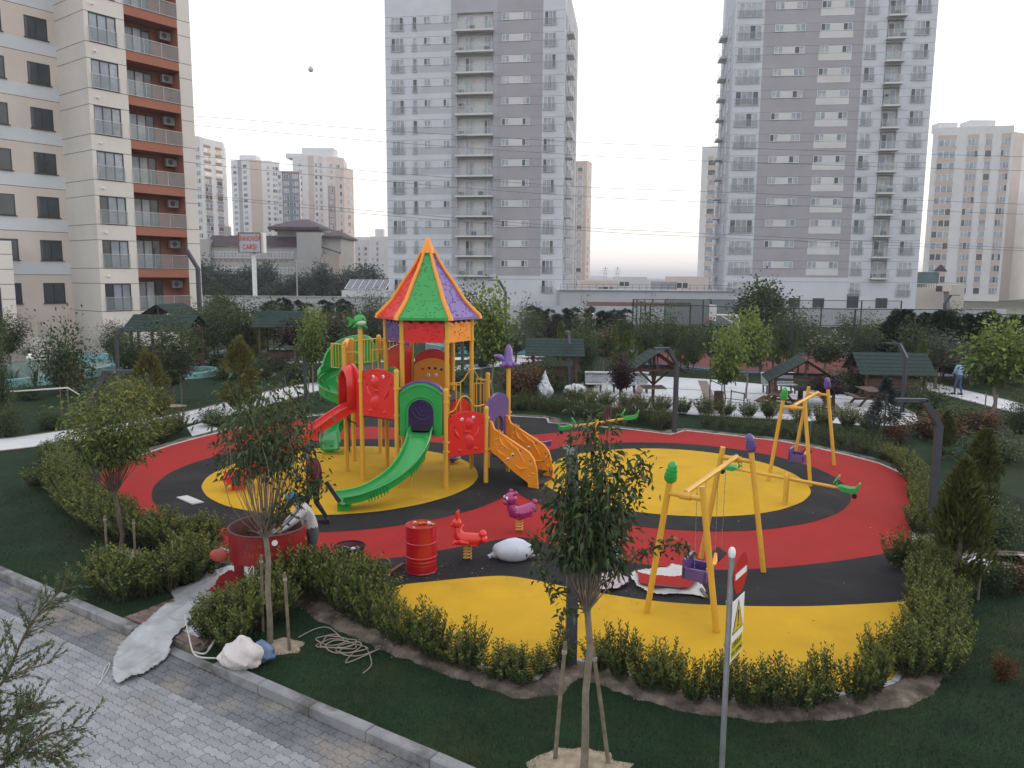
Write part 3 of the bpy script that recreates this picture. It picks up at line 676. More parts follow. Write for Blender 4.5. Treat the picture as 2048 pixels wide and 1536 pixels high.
RS = [V(-4.25,20.93,1.88), V(-4.45,20.83,1.86), V(-4.9,20.6,1.58), V(-5.5,20.28,1.15), V(-6.1,19.97,.74), V(-6.6,19.72,.42), V(-6.95,19.55,.29), V(-7.3,19.38,.27)]
o, rp_ = slide(RS, uprof(.24,.19), PL_RED, 'slide')
p = rp_[-6]; mb = MB(); mb.box(p.x-.14,p.x+.14,p.y-.12,p.y+.12,0,.24); sub(mb, 'slide_foot', PL_RED, o)
mb = MB(); d = (rp_[-1]-rp_[-4]).normalized(); r_ = d.cross(V(0,0,1)).normalized(); e_ = rp_[-1]; mb.tube([e_+r_*.26+V(0,0,.03), e_+r_*.21, e_-r_*.21, e_-r_*.26+V(0,0,.03)], .05, 10); sub(mb, 'slide_lip', PL_RED, o)
# red hood over its top
u13, L13 = frame(P3,P1)
doorway(P1, P3, *archhole(L13, 1.55, 3.16, .35, .33, 2.75), PL_RED, .06, .03, 'slide_hood')
mb = MB(); n = 12; vs = []; out13 = V(-u13.y, u13.x, 0); out13 = out13 if out13.x < 0 else -out13
for j, (dd, hh) in enumerate(((0,1.0),(.10,.97),(.20,.90),(.27,.80))):
    for i in range(n+1):
        a = math.pi*i/n; s = .5*L13 - .36*math.cos(a); z = 1.95 + (.35 + .85*hh*math.sin(a)**.6*1.0); vs.append(P3+u13*s+out13*(dd+.03)+V(0,0,z if 0<i<n else 1.9+.1*hh))
mb.add(vs, [(j*(n+1)+i, j*(n+1)+i+1, (j+1)*(n+1)+i+1, (j+1)*(n+1)+i) for j in range(3) for i in range(n)]); 
o = pb(mb, 'slide_hood', PL_RED); md = o.modifiers.new('s','SOLIDIFY'); md.thickness = .03
# spiral slide
SC = V(-5.12, 24.0, 0); n = 60; pth = []
for i in range(n+1):
    t = i/n; a = R_(15 + 545*t); pth.append(SC + V(.58*math.cos(a), .58*math.sin(a), 2.85 - 2.42*t**.96))
a_end = pth[-1]; dd = (pth[-1]-pth[-2]).normalized(); pth += [a_end+dd*.2+V(0,0,-.03), a_end+dd*.42+V(0,0,-.04)]
pth = [V(-4.3,23.55,2.88), V(-4.42,23.8,2.87)] + pth
o, sp = slide(pth, uprof(.27,.26), PL_GRN, 'slide', k=2)
mb = MB(); p = sp[-8]; mb.box(p.x-.16,p.x+.16,p.y-.14,p.y+.12,0,.36); sub(mb, 'slide_foot', PL_GRN, o)
mb = MB(); mb.cyl((SC.x,SC.y), .055, 0, 2.75, 14); sub(mb, 'slide_pole', LAMPG, o)
mb = MB(); vs = []; rows_ = 7; n = 26
for k in range(rows_):
    f = k/(rows_-1)
    for i in range(n+1):
        t = i/n; a = R_(20 + 190*t); hh = .95*math.sin(math.pi*min(1, t*1.15+.12))**.35; r = .86 + .05*math.sin(f*math.pi) - .05*(f > .9)
        vs.append(SC + V(r*math.cos(a), r*math.sin(a), 2.80 - .45*t + f*max(.25, hh)))
fs = [(k*(n+1)+i, k*(n+1)+i+1, (k+1)*(n+1)+i+1, (k+1)*(n+1)+i) for k in range(rows_-1) for i in range(n)]
mb.add(vs, fs); hd = sub(mb, 'spiral_hood', PL_GRN, o); md = hd.modifiers.new('s','SOLIDIFY'); md.thickness = .035
mb = MB(); mb.tube(vs[-(n+1):], .035, 7); sub(mb, 'hood_rim', PL_GRN, o)
# purple slide behind the stair
o, _ = slide([V(-.45,21.95,.9), V(-.2,22.3,.85), V(.35,23.2,.45), V(.75,23.9,.28), V(1.05,24.3,.25)], uprof(.24,.16), PL_PUR, 'slide')
mb = MB(); mb.lathe([(.10,.10),(.2,.14),(.26,.2),(.2,.17),(.06,.15)], 18, (-1.75,22.6)); mb.cyl((-1.75,22.6),.05,0,.12,8); pb(mb, 'stepping_pod', PL_PUR)
# fish and squid finials
FISHW = mat('pale_belly_plastic', (.5,.55,.45), .4, .05)
fx = MB(); c = P3+V(0,0,4.34); fx.ell(c, (.17,.12,.16), 16, 12)
fx.slab([(-.10,.0),(-.26,.12),(-.33,.10),(-.24,.0),(-.30,-.14),(-.22,-.12)], c+V(-.03,0,-.02), V(1,0,0), V(0,0,1), .04)
fx.slab([(-.05,.12),(.0,.30),(.05,.12)], c, V(1,0,0), V(0,0,1), .04); fx.slab([(.0,-.1),(.22,-.2),(.12,-.05)], c+V(0,-.05,0), V(1,0,0), V(0,0,1), .03); fx.slab([(-.05,-.1),(-.2,-.2),(-.1,-.03)], c+V(0,-.08,0), V(1,0,0), V(0,0,1), .03)
fx.cyl((c.x,c.y), .07, 4.12, 4.22, 14)
o = pb(fx, 'fish_finial', PL_GRN); b_ = MB(); b_.ell(c+V(.03,-.035,-.05), (.14,.10,.085), 14, 10); sub(b_, 'belly', FISHW, o); b_ = MB(); b_.ell(c+V(.10,-.09,.05), (.02,.02,.025), 8, 6); sub(b_, 'eye', EYEB, o)
sq = MB(); c = P12+V(0,0,3.05); sq.lathe([(.06,2.98),(.17,3.05),(.19,3.14),(.13,3.26),(.115,3.40),(.10,3.52),(.05,3.62),(0,3.66)], 16, (c.x,c.y))
sq.tube(spline([c+V(-.08,0,.14), c+V(-.2,-.02,.22), c+V(-.30,-.02,.27), c+V(-.42,-.02,.26)], 4), [.08]*4+[.07]*4+[.05]*4+[.02], 8)
for a in (-20, -80, -140, 60): d = V(math.cos(R_(a)), math.sin(R_(a)), 0); sq.tube([c+d*.1+V(0,0,.1), c+d*.22+V(0,0,.03), c+d*.34+V(0,0,.05)], [.08,.06,.02], 8)
pb(sq, 'squid_finial', ROOFPUR)

# ============================================================ SWINGS
CHAIN = mat('dull_chain_steel', (.3,.3,.31), .4, .2, 20, metal=.6)
def swing(A, B, C, D, caps, label, h=2.1, seats=True):
    """A,B front legs; C,D back legs (ground)."""
    o0 = (A+B+C+D)/4; T = thing('swing_set', label, 'swing', o0, group='yellow swing frames with coloured leg caps')
    def bd(mb, nm, m, par=None): return mb.build(nm, m, par or T, True, off=o0)
    mid = []
    for (p, q, cp) in ((A,B,caps[0]),(C,D,caps[1])):
        u = (q-p).normalized(); m_ = (p+q)/2; k = .27
        tp, tq = m_-u*k+V(0,0,h+.22), m_+u*k+V(0,0,h+.22)
        for s_, t_, has in ((p,tp,cp[0]),(q,tq,cp[1])):
            s2 = V(s_.x,s_.y,.04); mb = MB(); mb.tube([s2, t_], .05, 14); lg = bd(mb, 'leg', PL_YEL)
            if has:
                d = (t_-s2).normalized(); c = MB(); P_ = lambda x: t_+d*x
                c.tube([P_(-.03),P_(0),P_(.03),P_(.10),P_(.105),P_(.14),P_(.145),P_(.2),P_(.205),P_(.26),P_(.31),P_(.33)], [.05,.085,.10,.105,.095,.10,.088,.09,.075,.075,.045,.01], 14); bd(c, 'leg_cap', has, lg)
        z = h+.02; f = lambda s_, t_: V(s_.x,s_.y,0).lerp(V(t_.x,t_.y,0), z/(h+.22))
        a, b = f(p,tp), f(q,tq); mb = MB(); mb.tube([V(a.x,a.y,z), V(b.x,b.y,z)], .042, 12)
        mm = (a+b)/2; mb.tube([V(mm.x,mm.y,z)-u*.09, V(mm.x,mm.y,z)+u*.09], .062, 12); bd(mb, 'cross_bar', PL_YEL); mid.append(V(mm.x,mm.y,z))
    mb = MB(); mb.tube([mid[0]+V(0,0,.05), mid[1]+V(0,0,.05)], .045, 14); bd(mb, 'top_beam', PL_YEL)
    bd_ = (mid[1]-mid[0]); ax = bd_.normalized(); side_ = V(-ax.y, ax.x, 0)
    # bucket seat with safety handle, and flat seat
    for k, (t, kind) in enumerate(((.28,'b'),(.68,'f'))):
        c = mid[0].lerp(mid[1], t); z = .62 if kind == 'b' else .55
        for s_ in (-.24, .24):
            top = c+ax*s_+V(0,0,0); bot = c+ax*s_*.85; bot.z = z+.05; mb = MB(); nL = 34
            for i in range(nL):
                p = top.lerp(bot, i/nL); q = top.lerp(bot, (i+.8)/nL); mb.bar(p, q, .013 if i % 2 else .006, .006 if i % 2 else .013)
            bd(mb, 'chain', CHAIN)
        if kind == 'b':
            s = MB(); w2, l2 = .24, .2; M4 = Matrix.Translation((c.x,c.y,z)) @ Matrix(((ax.x,side_.x,0,0),(ax.y,side_.y,0,0),(0,0,1,0),(0,0,0,1)))
            s.T = M4; s.bev(-w2,w2,-l2,l2,-.10,-.05,.02); s.bev(-w2,w2,l2-.05,l2,-.06,.26,.02); s.box(-w2,-w2+.04,-l2,l2,-.07,.10); s.box(w2-.04,w2,-l2,l2,-.07,.10); s.box(-w2,w2,-l2-.02,-l2+.03,-.1,.08)
            st = s.build('bucket_seat', PL_PUR, T, 30, off=o0)
            y = MB(); y.T = M4; y.tube([(-.22,-l2-.02,.13),(-.1,-l2-.05,.2),(0,-l2-.05,.17),(.1,-l2-.05,.2),(.22,-l2-.02,.28)], [.03,.04,.045,.04,.025], 8); y.tube([(0,-l2-.05,.17),(0,-l2-.03,0)], [.03,.02], 6); y.build('safety_bar', PL_ORA, st, True, off=o0)
        else:
            s = MB(); s.T = Matrix.Translation((c.x,c.y,z)) @ Matrix.Rotation(math.atan2(ax.y,ax.x), 4, 'Z') @ Matrix.Rotation(.45, 4, 'X'); s.bev(-.23,.23,-.10,.10,-.02,.02,.012); s.build('flat_seat', BLACKR, T, 30, off=o0)
    return T
swing(V(2.25,12.24,0), V(3.22,11.54,0), V(3.75,14.78,0), V(4.76,14.07,0), ((PL_GRN,None),(None,PL_PUR)), 'near yellow swing frame on the front black and yellow floor, with bucket seat')
swing(V(7.02,20.75,0), V(7.98,20.25,0), V(8.62,23.3,0), V(9.58,22.62,0), ((PL_GRN,None),(None,PL_PUR)), 'far yellow swing frame standing in the red floor near the back hedge')

# ============================================================ SEESAWS
def seesaw(c, e0, e1, label):
    T = thing('seesaw', label, 'seesaw', c, group='yellow seesaws with green seats'); bd = lambda mb, nm, m, par=None: mb.build(nm, m, par or T, True, off=c)
    d = (V(e1.x,e1.y,0)-V(e0.x,e0.y,0)).normalized(); s = V(-d.y,d.x,0); zc = e0.z+(e1.z-e0.z)*.5
    for k in (-1,1):
        mb = MB(); p = c+s*.10*k; mb.lathe([(.052,0.03),(.052,zc+.09),(.04,zc+.13),(0,zc+.145)], 14, (p.x,p.y)); bd(mb, 'support_post', PL_YEL)
    mb = MB(); mb.tube([c+s*.1+V(0,0,zc), c-s*.1+V(0,0,zc)], .03, 10); bd(mb, 'pivot', GALV)
    mb = MB(); mb.tube([e0, e1], .043, 14); bd(mb, 'beam', PL_YEL)
    for e, o_ in ((e0,-1),(e1,1)):
        ax = d*o_; sl = (e1-e0).normalized()*o_; mb = MB(); P_ = lambda a, b, z: e + sl*a + s*b + V(0,0,z)
        # seat pan
        pr = [(-.40,.03),(-.34,.07),(-.12,.055),(.0,.08),(.07,.20),(.10,.20),(.06,.02),(-.02,-.05),(-.3,-.05)]
        mb.slab(pr, e, sl, V(0,0,1) if True else None, .26); st = bd(mb, 'seat', PL_GRN)
        hn = MB(); hp = [P_(-.38+.04*math.cos(t)*1.5 - .05, .13*math.sin(t)*1, .20+.11*math.cos(t)) for t in [2*math.pi*i/16 for i in range(16)]]
        hn.tube(hp, .02, 6, closed=True); hn.tube([P_(-.40,0,.0), P_(-.43,0,.12)], .025, 6); bd(hn, 'handle', PL_GRN, st)
        bp = MB(); bp.tube([P_(-.02,-.05,-.13), P_(-.02,.05,-.13)], .06, 10); bd(bp, 'bumper', BLACKR)
    return T
seesaw(V(6.72,18.55,0), V(5.35,19.35,.78)+V(.0,.0,0), V(8.15,17.95,.55), 'near seesaw in the right yellow circle behind the near swing')
seesaw(V(2.80,25.2,0), V(1.62,25.35,.55), V(4.05,25.05,1.02), 'far seesaw by the back hedge, right end raised')

# ============================================================ SPRING RIDERS
SPRM = mat('yellow_spring_steel', (.62,.36,.05), .4, .1)
def spring(T, o0, r=.075, h=.36, n=5.5, z0=.04):
    mb = MB(); N = 70; mb.tube([(o0.x + r*math.cos(2*math.pi*n*i/N), o0.y + r*math.sin(2*math.pi*n*i/N), z0+.02+(h-.02)*i/N) for i in range(N+1)], .014, 6)
    mb.build('spring', SPRM, T, True, off=o0)
def rider(o0, yaw, m, kind, label):
    T = thing('spring_rider', label, 'spring rider', o0, group='animal riders on coil springs'); spring(T, o0)
    M4 = Matrix.Translation(o0) @ Matrix.Rotation(yaw, 4, 'Z'); b = MB(); b.T = M4
    if kind == 'rabbit':     # faces -x
        b.tube([(.30,0,.50),(.22,0,.47),(.05,0,.46),(-.1,0,.47),(-.18,0,.54),(-.2,0,.64),(-.2,0,.70)], [.06,.12,.13,.13,.11,.08,.06], 14)
        b.ell((.30,0,.58),(.08,.09,.08)); b.ell((.33,0,.48),(.07,.12,.09)); b.box(-.28,.22,-.14,.14,.375,.40)
    else:
        b.tube([(.36,0,.62),(.30,0,.56),(.18,0,.48),(.0,0,.45),(-.14,0,.50),(-.19,0,.60),(-.2,0,.68)], [.05,.10,.15,.16,.14,.11,.08], 14); b.ell((.38,0,.66),(.06,.07,.06)); b.box(-.16,.28,-.13,.13,.375,.40)
    bo = b.build('body', m, T, True, off=o0); rl = MB(); rl.T = M4
    hd = MB(); hd.T = M4
    if kind == 'rabbit':
        hd.ell((-.21,0,.76),(.10,.085,.11)); hd.ell((-.28,0,.73),(.06,.06,.05))
        h = hd.build('head', m, T, True, off=o0)
        for s_ in (-1,1): e_ = MB(); e_.T = M4; e_.tube([(-.20,.035*s_,.84),(-.20,.06*s_,.95),(-.19,.075*s_,1.02)], [.022,.03,.015], 8); e_.build('ear', m, h, True, off=o0)
        for s_ in (-1,1): rl.tube([(.05,.12*s_,.42),(-.1,.16*s_,.45),(-.22,.13*s_,.42)], [.03,.045,.03], 8)
    else:
        hd.ell((-.22,0,.80),(.15,.15,.14)); hd.ell((-.34,0,.74),(.06,.08,.06))
        h = hd.build('head', m, T, True, off=o0)
        for s_ in (-1,1):
            e_ = MB(); e_.T = M4; e_.ell((-.15,.11*s_,.93),(.05,.045,.05),8,6); e_.build('ear', m, h, True, off=o0)
            e_ = MB(); e_.T = M4; e_.ell((-.335,.06*s_,.83),(.03,.03,.045),8,6); e_.build('eye', EYEW, h, True, off=o0)
            e_ = MB(); e_.T = M4; e_.ell((-.36,.06*s_,.825),(.012,.015,.025),8,6); e_.build('pupil', EYEB, h, True, off=o0)
        for s_ in (-1,1):
            for i in range(6): rl.ell((-.14+.09*i,.13*s_,.47+.02*((i-2)**2)*.3),(.05,.04,.06),8,6)
    rl.build('leg_relief', m, bo, True, off=o0)
    hb = MB(); hb.T = M4; hb.tube([(-.12,-.2,.68),(-.12,.2,.68)], .014, 6); hb.build('handle_bar', m, T, True, off=o0)
rider(V(-.84,14.58,0), R_(-8), PL_RED, 'rabbit', 'red rabbit spring rider beside the red drum')
rider(V(.18,16.32,0), R_(28), PL_MAG, 'bear', 'magenta bear spring rider on the red floor in front of the stair')
# ============================================================ BUILDINGS
GLD = mat('dark_window_glass', (.05, .06, .07), .06, .3, .8, spec=.6)
GLC = mat('curtained_window_glass', (.36, .39, .42), .25, .3, 1.5, spec=.5)
GLB = mat('sky_painted_glass', (.23, .27, .32), .10, .35, .7, spec=.6)  # pale blue base colour stands in for the sky's reflection
PVC = mat('white_window_frame', (.66, .67, .69), .45, .05)
ANTH = mat('anthracite_frame', (.035, .038, .042), .45, .1)
LINE = mat('dark_wall_joint', (.14, .13, .13), .8, .1)
HGL = glass_mat('balcony_glass', (.33, .39, .40), .38, .03, True)
def wallm(n, c, v=.05): return mat(n, c, .85, v, .35, bump=.15, bscale=30, dirt=tuple(x*.86 for x in c), dscale=.22, dlo=.5, dhi=.85)
class Face:
    """a facade in plane O + u*s + z, n outward; holes become real recesses"""
    def __init__(s, root, O, u, n, W, z0, z1): s.root, s.O, s.u, s.n, s.W, s.z0, s.z1 = root, V(*O), V(*u), V(*n), W, z0, z1; s.off = root.location.copy(); s.rz = math.atan2(u[1], u[0]); s.holes = []
    def P(s, a, d, z): return s.O + s.u*a + s.n*d + V(0,0,z)
    def wall(s, mats, colf=None, depth=.2, name='wall', lines=(), vlines=(), lr=None):
        S = sorted({0, s.W, *[h[0] for h in s.holes], *[h[1] for h in s.holes], *(lr or [])}); Z = sorted({s.z0, s.z1, *[h[2] for h in s.holes], *[h[3] for h in s.holes], *(s.zb if hasattr(s,'zb') else [])})
        S = [x for x in S if 0 <= x <= s.W]; Z = [z for z in Z if s.z0 <= z <= s.z1]; mb = MB()
        for i in range(len(Z)-1):
            for j in range(len(S)-1):
                sc_, zc = (S[j]+S[j+1])/2, (Z[i]+Z[i+1])/2
                if any(h[0] < sc_ < h[1] and h[2] < zc < h[3] for h in s.holes): continue
                mb.add([s.P(S[j],0,Z[i]), s.P(S[j+1],0,Z[i]), s.P(S[j+1],0,Z[i+1]), s.P(S[j],0,Z[i+1])], [(0,1,2,3)], colf(sc_, zc) if colf else 0)
        for h in s.holes:
            d = h[4] if len(h) > 4 else depth; m = h[5] if len(h) > 5 else 0; a, b, c, e_ = h[:4]
            q = [s.P(a,0,c), s.P(b,0,c), s.P(b,0,e_), s.P(a,0,e_), s.P(a,-d,c), s.P(b,-d,c), s.P(b,-d,e_), s.P(a,-d,e_)]
            mb.add(q, [(0,4,5,1),(1,5,6,2),(2,6,7,3),(3,7,4,0)], m); mb.add(q, [(4,7,6,5)][::1], m) if d > .5 else mb.add(q, [(4,5,6,7)], m)
        for z in lines: 
            for a, b in s.segs(z): mb.add([s.P(a,.004,z-.02), s.P(b,.004,z-.02), s.P(b,.004,z+.02), s.P(a,.004,z+.02)], [(0,1,2,3)], len(mats)-1)
        return mb.build(name, mats, s.root, False, off=s.off)
    def segs(s, z):
        cuts = sorted((h[0], h[1]) for h in s.holes if h[2] < z < h[3]); x = 0; R = []
        for a, b in cuts:
            if a > x: R.append((x, a))
            x = max(x, b)
        if x < s.W: R.append((x, s.W))
        return R
    def put(s, name, data, a, z, d=0.0, par=None):
        p = s.P(a, d, z) - s.off; o = bpy.data.objects.new(name, data); COL.objects.link(o); o.parent = par or s.root; o.location = p; o.rotation_euler = (0,0,s.rz); return o
def win_mesh(w_, h_, panes, fr, gl, t=.07, d=.05, sill=False, hbar=None):
    """window filling 0..w, 0..h; outward is -y"""
    mb = MB(); mb.cur = 0
    mb.box(0,w_,-d,0,0,t); mb.box(0,w_,-d,0,h_-t,h_); mb.box(0,t,-d,0,t,h_-t); mb.box(w_-t,w_,-d,0,t,h_-t)
    for i in range(1, panes): x = w_*i/panes; mb.box(x-t*.5,x+t*.5,-d,0,t,h_-t)
    if hbar: mb.box(t,w_-t,-d*.9,0,hbar-.02,hbar+.02)
    if sill: mb.box(-.06,w_+.06,-d-.12,-d,-.05,0)
    for i in range(panes):
        g = gl[i % len(gl)]; a = w_*i/panes+t*.5; b = w_*(i+1)/panes-t*.5; mb.add([(a,-d*.3,t),(b,-d*.3,t),(b,-d*.3,h_-t),(a,-d*.3,h_-t)], [(0,1,2,3)], g)
    return mb.build('window', [fr, GLD, GLC, GLB], link=False).data
def rail_mesh(w_, h_, dep=.12, m=None, n=None, glass=True):
    mb = MB(); mb.bar((-.06,-dep,h_),(w_+.06,-dep,h_),.035); mb.bar((-.06,-dep,.04),(w_+.06,-dep,.04),.03)
    for x in np.linspace(-.05, w_+.05, n or max(2, int(w_/.9)+2)): mb.bar((x,-dep,0),(x,-dep,h_),.025)
    for x in (-.05, w_+.05): mb.bar((x,-dep,.05),(x,0,.05),.03); mb.bar((x,-dep,h_-.02),(x,0,h_-.02),.03)
    if glass: mb.add([(-.03,-dep+.006,.07),(w_+.03,-dep+.006,.07),(w_+.03,-dep+.006,h_-.05),(-.03,-dep+.006,h_-.05)], [(0,1,2,3)], 1)
    return mb.build('railing', [m or GALV, HGL], link=False).data

# ---------------------------------------------------------------- near cream block, left
CRM = wallm('cream_render', (.65, .62, .575)); WHR = wallm('white_render', (.62, .64, .66)); TER = wallm('terracotta_render', (.35, .145, .10)); PCR = wallm('peach_render', (.64, .56, .50))
LB0 = V(-27.8, 53, 0); LB = thing('apartment_building', 'cream and white apartment building with terracotta balconies at the left edge', 'building', LB0)
f_, n_ = V(.6,.8,0), V(.8,-.6,0); FH = 2.917; TOP = 30.0; NF = 9
tops = [4.86+FH*k for k in range(NF)]; bots = [2.97+FH*k for k in range(NF+1)]
F = Face(LB, LB0, f_, n_, 7.45, 0, TOP)
for k in range(NF):
    z = bots[k]; F.holes.append((.28, 2.08, z+.02, z+1.88, .14)); F.holes.append((2.64, 6.46, z+.0, z+2.32, 1.5, 1))
F.holes.append((1.6, 2.6, .25, 1.55, .12))
F.zb = [b+2.32 for b in bots[:NF]] + bots
lr = [2.64, 6.46]
F.wall([CRM, TER, WHR, LINE], lambda a, z: (1 if 2.64 < a < 6.46 and z > 2.9 else 0), lines=tops+bots, lr=lr, name='front_wall')
w3 = win_mesh(1.8, 1.86, 3, ANTH, (3,3,2), .06); w3b = win_mesh(1.8, 1.86, 3, ANTH, (1,3,3), .06); r3 = rail_mesh(1.7, .92, .10, GALV, 2)
dr = win_mesh(2.5, 2.05, 4, ANTH, (3,3,2,1), .07)
BR = rail_mesh(3.7, .98, .03, GALV, 4)
acm = MB(); acm.bev(0,.8,-.3,0,0,.55,.02); acm.tube([(.3,-.301,.28),(.3,-.31,.28)], [.2,.2], 14, 1); ACU = acm.build('air_conditioner', [mat('aged_grey_metal', (.26,.26,.25), .5), ANTH], link=False).data
lampm = MB(); lampm.ell((0,-.12,0),(.08,.12,.07),8,6); WL = lampm.build('wall_lamp', WHITE, link=False).data
for k in range(NF):
    z = bots[k]
    F.put('window', w3 if k > 2 else w3b, .28, z+.02, -.10); F.put('railing', r3, .33, z+.03, -.02)
    F.put('balcony_door', dr, 2.66, z+.02, -1.42); F.put('balcony_railing', BR, 2.70, z+.02, .01)
    if True: F.put('air_conditioner', ACU, 5.6, z+1.55, -1.1)
    F.put('wall_lamp', WL, .55, z-.55, 0)
G2 = Face(LB, LB0 - n_*4.15, -n_*-1, -f_, 4.15, 0, TOP)          # side of the bay, seen from the left
G2 = Face(LB, LB0 - n_*4.15, n_, V(-.6,-.8,0), 4.15, 0, TOP); G2.wall([CRM, LINE], lines=tops+bots, name='bay_side_wall')
BB0 = LB0 - n_*4.15
LW = Face(LB, BB0 - f_*14, f_, n_, 14, 0, TOP)
for k in range(NF):
    z = 3.48 + FH*k; LW.holes.append((14-1.90, 14-.48, z, z+1.38, .12)); LW.holes.append((14-5.3, 14-3.25, z, z+1.38, .12)); LW.holes.append((2.5, 5.0, z, z+1.38, .12))
LW.zb = [2.5+FH*k for k in range(NF+1)] + [3.38+FH*k for k in range(NF+1)]
LW.wall([PCR, WHR, LINE], lambda a, z: 1 if ((z-2.5) % FH) < .88 and z > 5 else 0, lines=[2.5+FH*k for k in range(1, NF+1)], name='side_wall')
wd = win_mesh(1.42, 1.38, 2, ANTH, (1,1), .05, sill=True); wd2 = win_mesh(2.05, 1.38, 2, ANTH, (1,1), .05, sill=True); wd3 = win_mesh(2.5, 1.38, 3, ANTH, (1,1,1), .05, sill=True)
for k in range(NF):
    z = 3.48 + FH*k; LW.put('window', wd, 14-1.90, z, -.06); LW.put('window', wd2, 14-5.3, z, -.06); LW.put('window', wd3, 2.5, z, -.06)
mb = MB(); E_ = LB0 + f_*7.45
mb.prism([(p.x,p.y) for p in (LB0, E_, E_-n_*12, BB0-n_*8, BB0-f_*14-n_*8, BB0-f_*14, BB0)], TOP-.2, TOP); mb.build('roof', WHR, LB, off=LB0)
EF = Face(LB, E_, -n_, f_, 12, 0, TOP); EF.wall([CRM, LINE], lines=tops, name='end_wall')
# entrance block with steps and glass balustrade
PB = Face(LB, BB0 - f_*9 + n_*2.2, f_, n_, 4.5, 0, 7.4); PB.holes = [(.4, 3.7, 1.5, 4.6, .25)]; PB.wall([CRM, LINE], lines=[1.0+.95*k for k in range(7)], name='entrance_wall')
PS_ = Face(LB, PB.P(4.5,0,0), -n_, f_, 2.2, 0, 7.4); PS_.wall([WHR, LINE], lines=[1.0+.95*k for k in range(7)], name='entrance_side')
mb = MB(); q = [PB.P(0,0,0), PB.P(4.5,0,0), PS_.P(2.2,0,0), PB.P(0,-2.2,0)]; mb.prism([(p.x,p.y) for p in q], 7.4, 7.55); mb.build('entrance_roof', WHR, LB, off=LB0)
PB.put('entrance_door', win_mesh(3.3, 3.1, 4, ANTH, (1,3,1,1), .08), .4, 1.5, -.15)
MRB = mat('pale_marble_step', (.50, .48, .46), .5, .12, 3)
st = thing('entrance_steps', 'pale marble entrance steps below the cream building', 'stairs', PB.P(0,0,0))
for i in range(8):
    a = MB(); o = PB.P(-2,.05,0); x = PB.P(6.9-.0,.05,0); d0, d1 = .05, .6+.34*(8-i)
    q = [PB.P(-2,d0,0), PB.P(5.6+.1*i*0,d0,0), PB.P(5.6,d1,0), PB.P(-2,d1,0)]; a.prism([(p.x,p.y) for p in q], .17*i, .17*(i+1)); a.build('step', MRB, st, off=st.location)
gb = MB(); A_ = PB.P(5.65,.1,1.4); B_ = PB.P(5.65,3.2,.3); gb.add([A_, B_, B_+V(0,0,.95), A_+V(0,0,.95)], [(0,1,2,3)]); gb2 = gb.build('glass_balustrade', HGL, st, off=st.location)
gb = MB(); gb.bar(A_+V(0,0,.97), B_+V(0,0,.97), .04); gb.build('handrail', GALV, st, off=st.location)

BOXM = MB().bev(0,.7,-.2,.2,0,.6,.02).build('balcony_box', ANTH, link=False).data
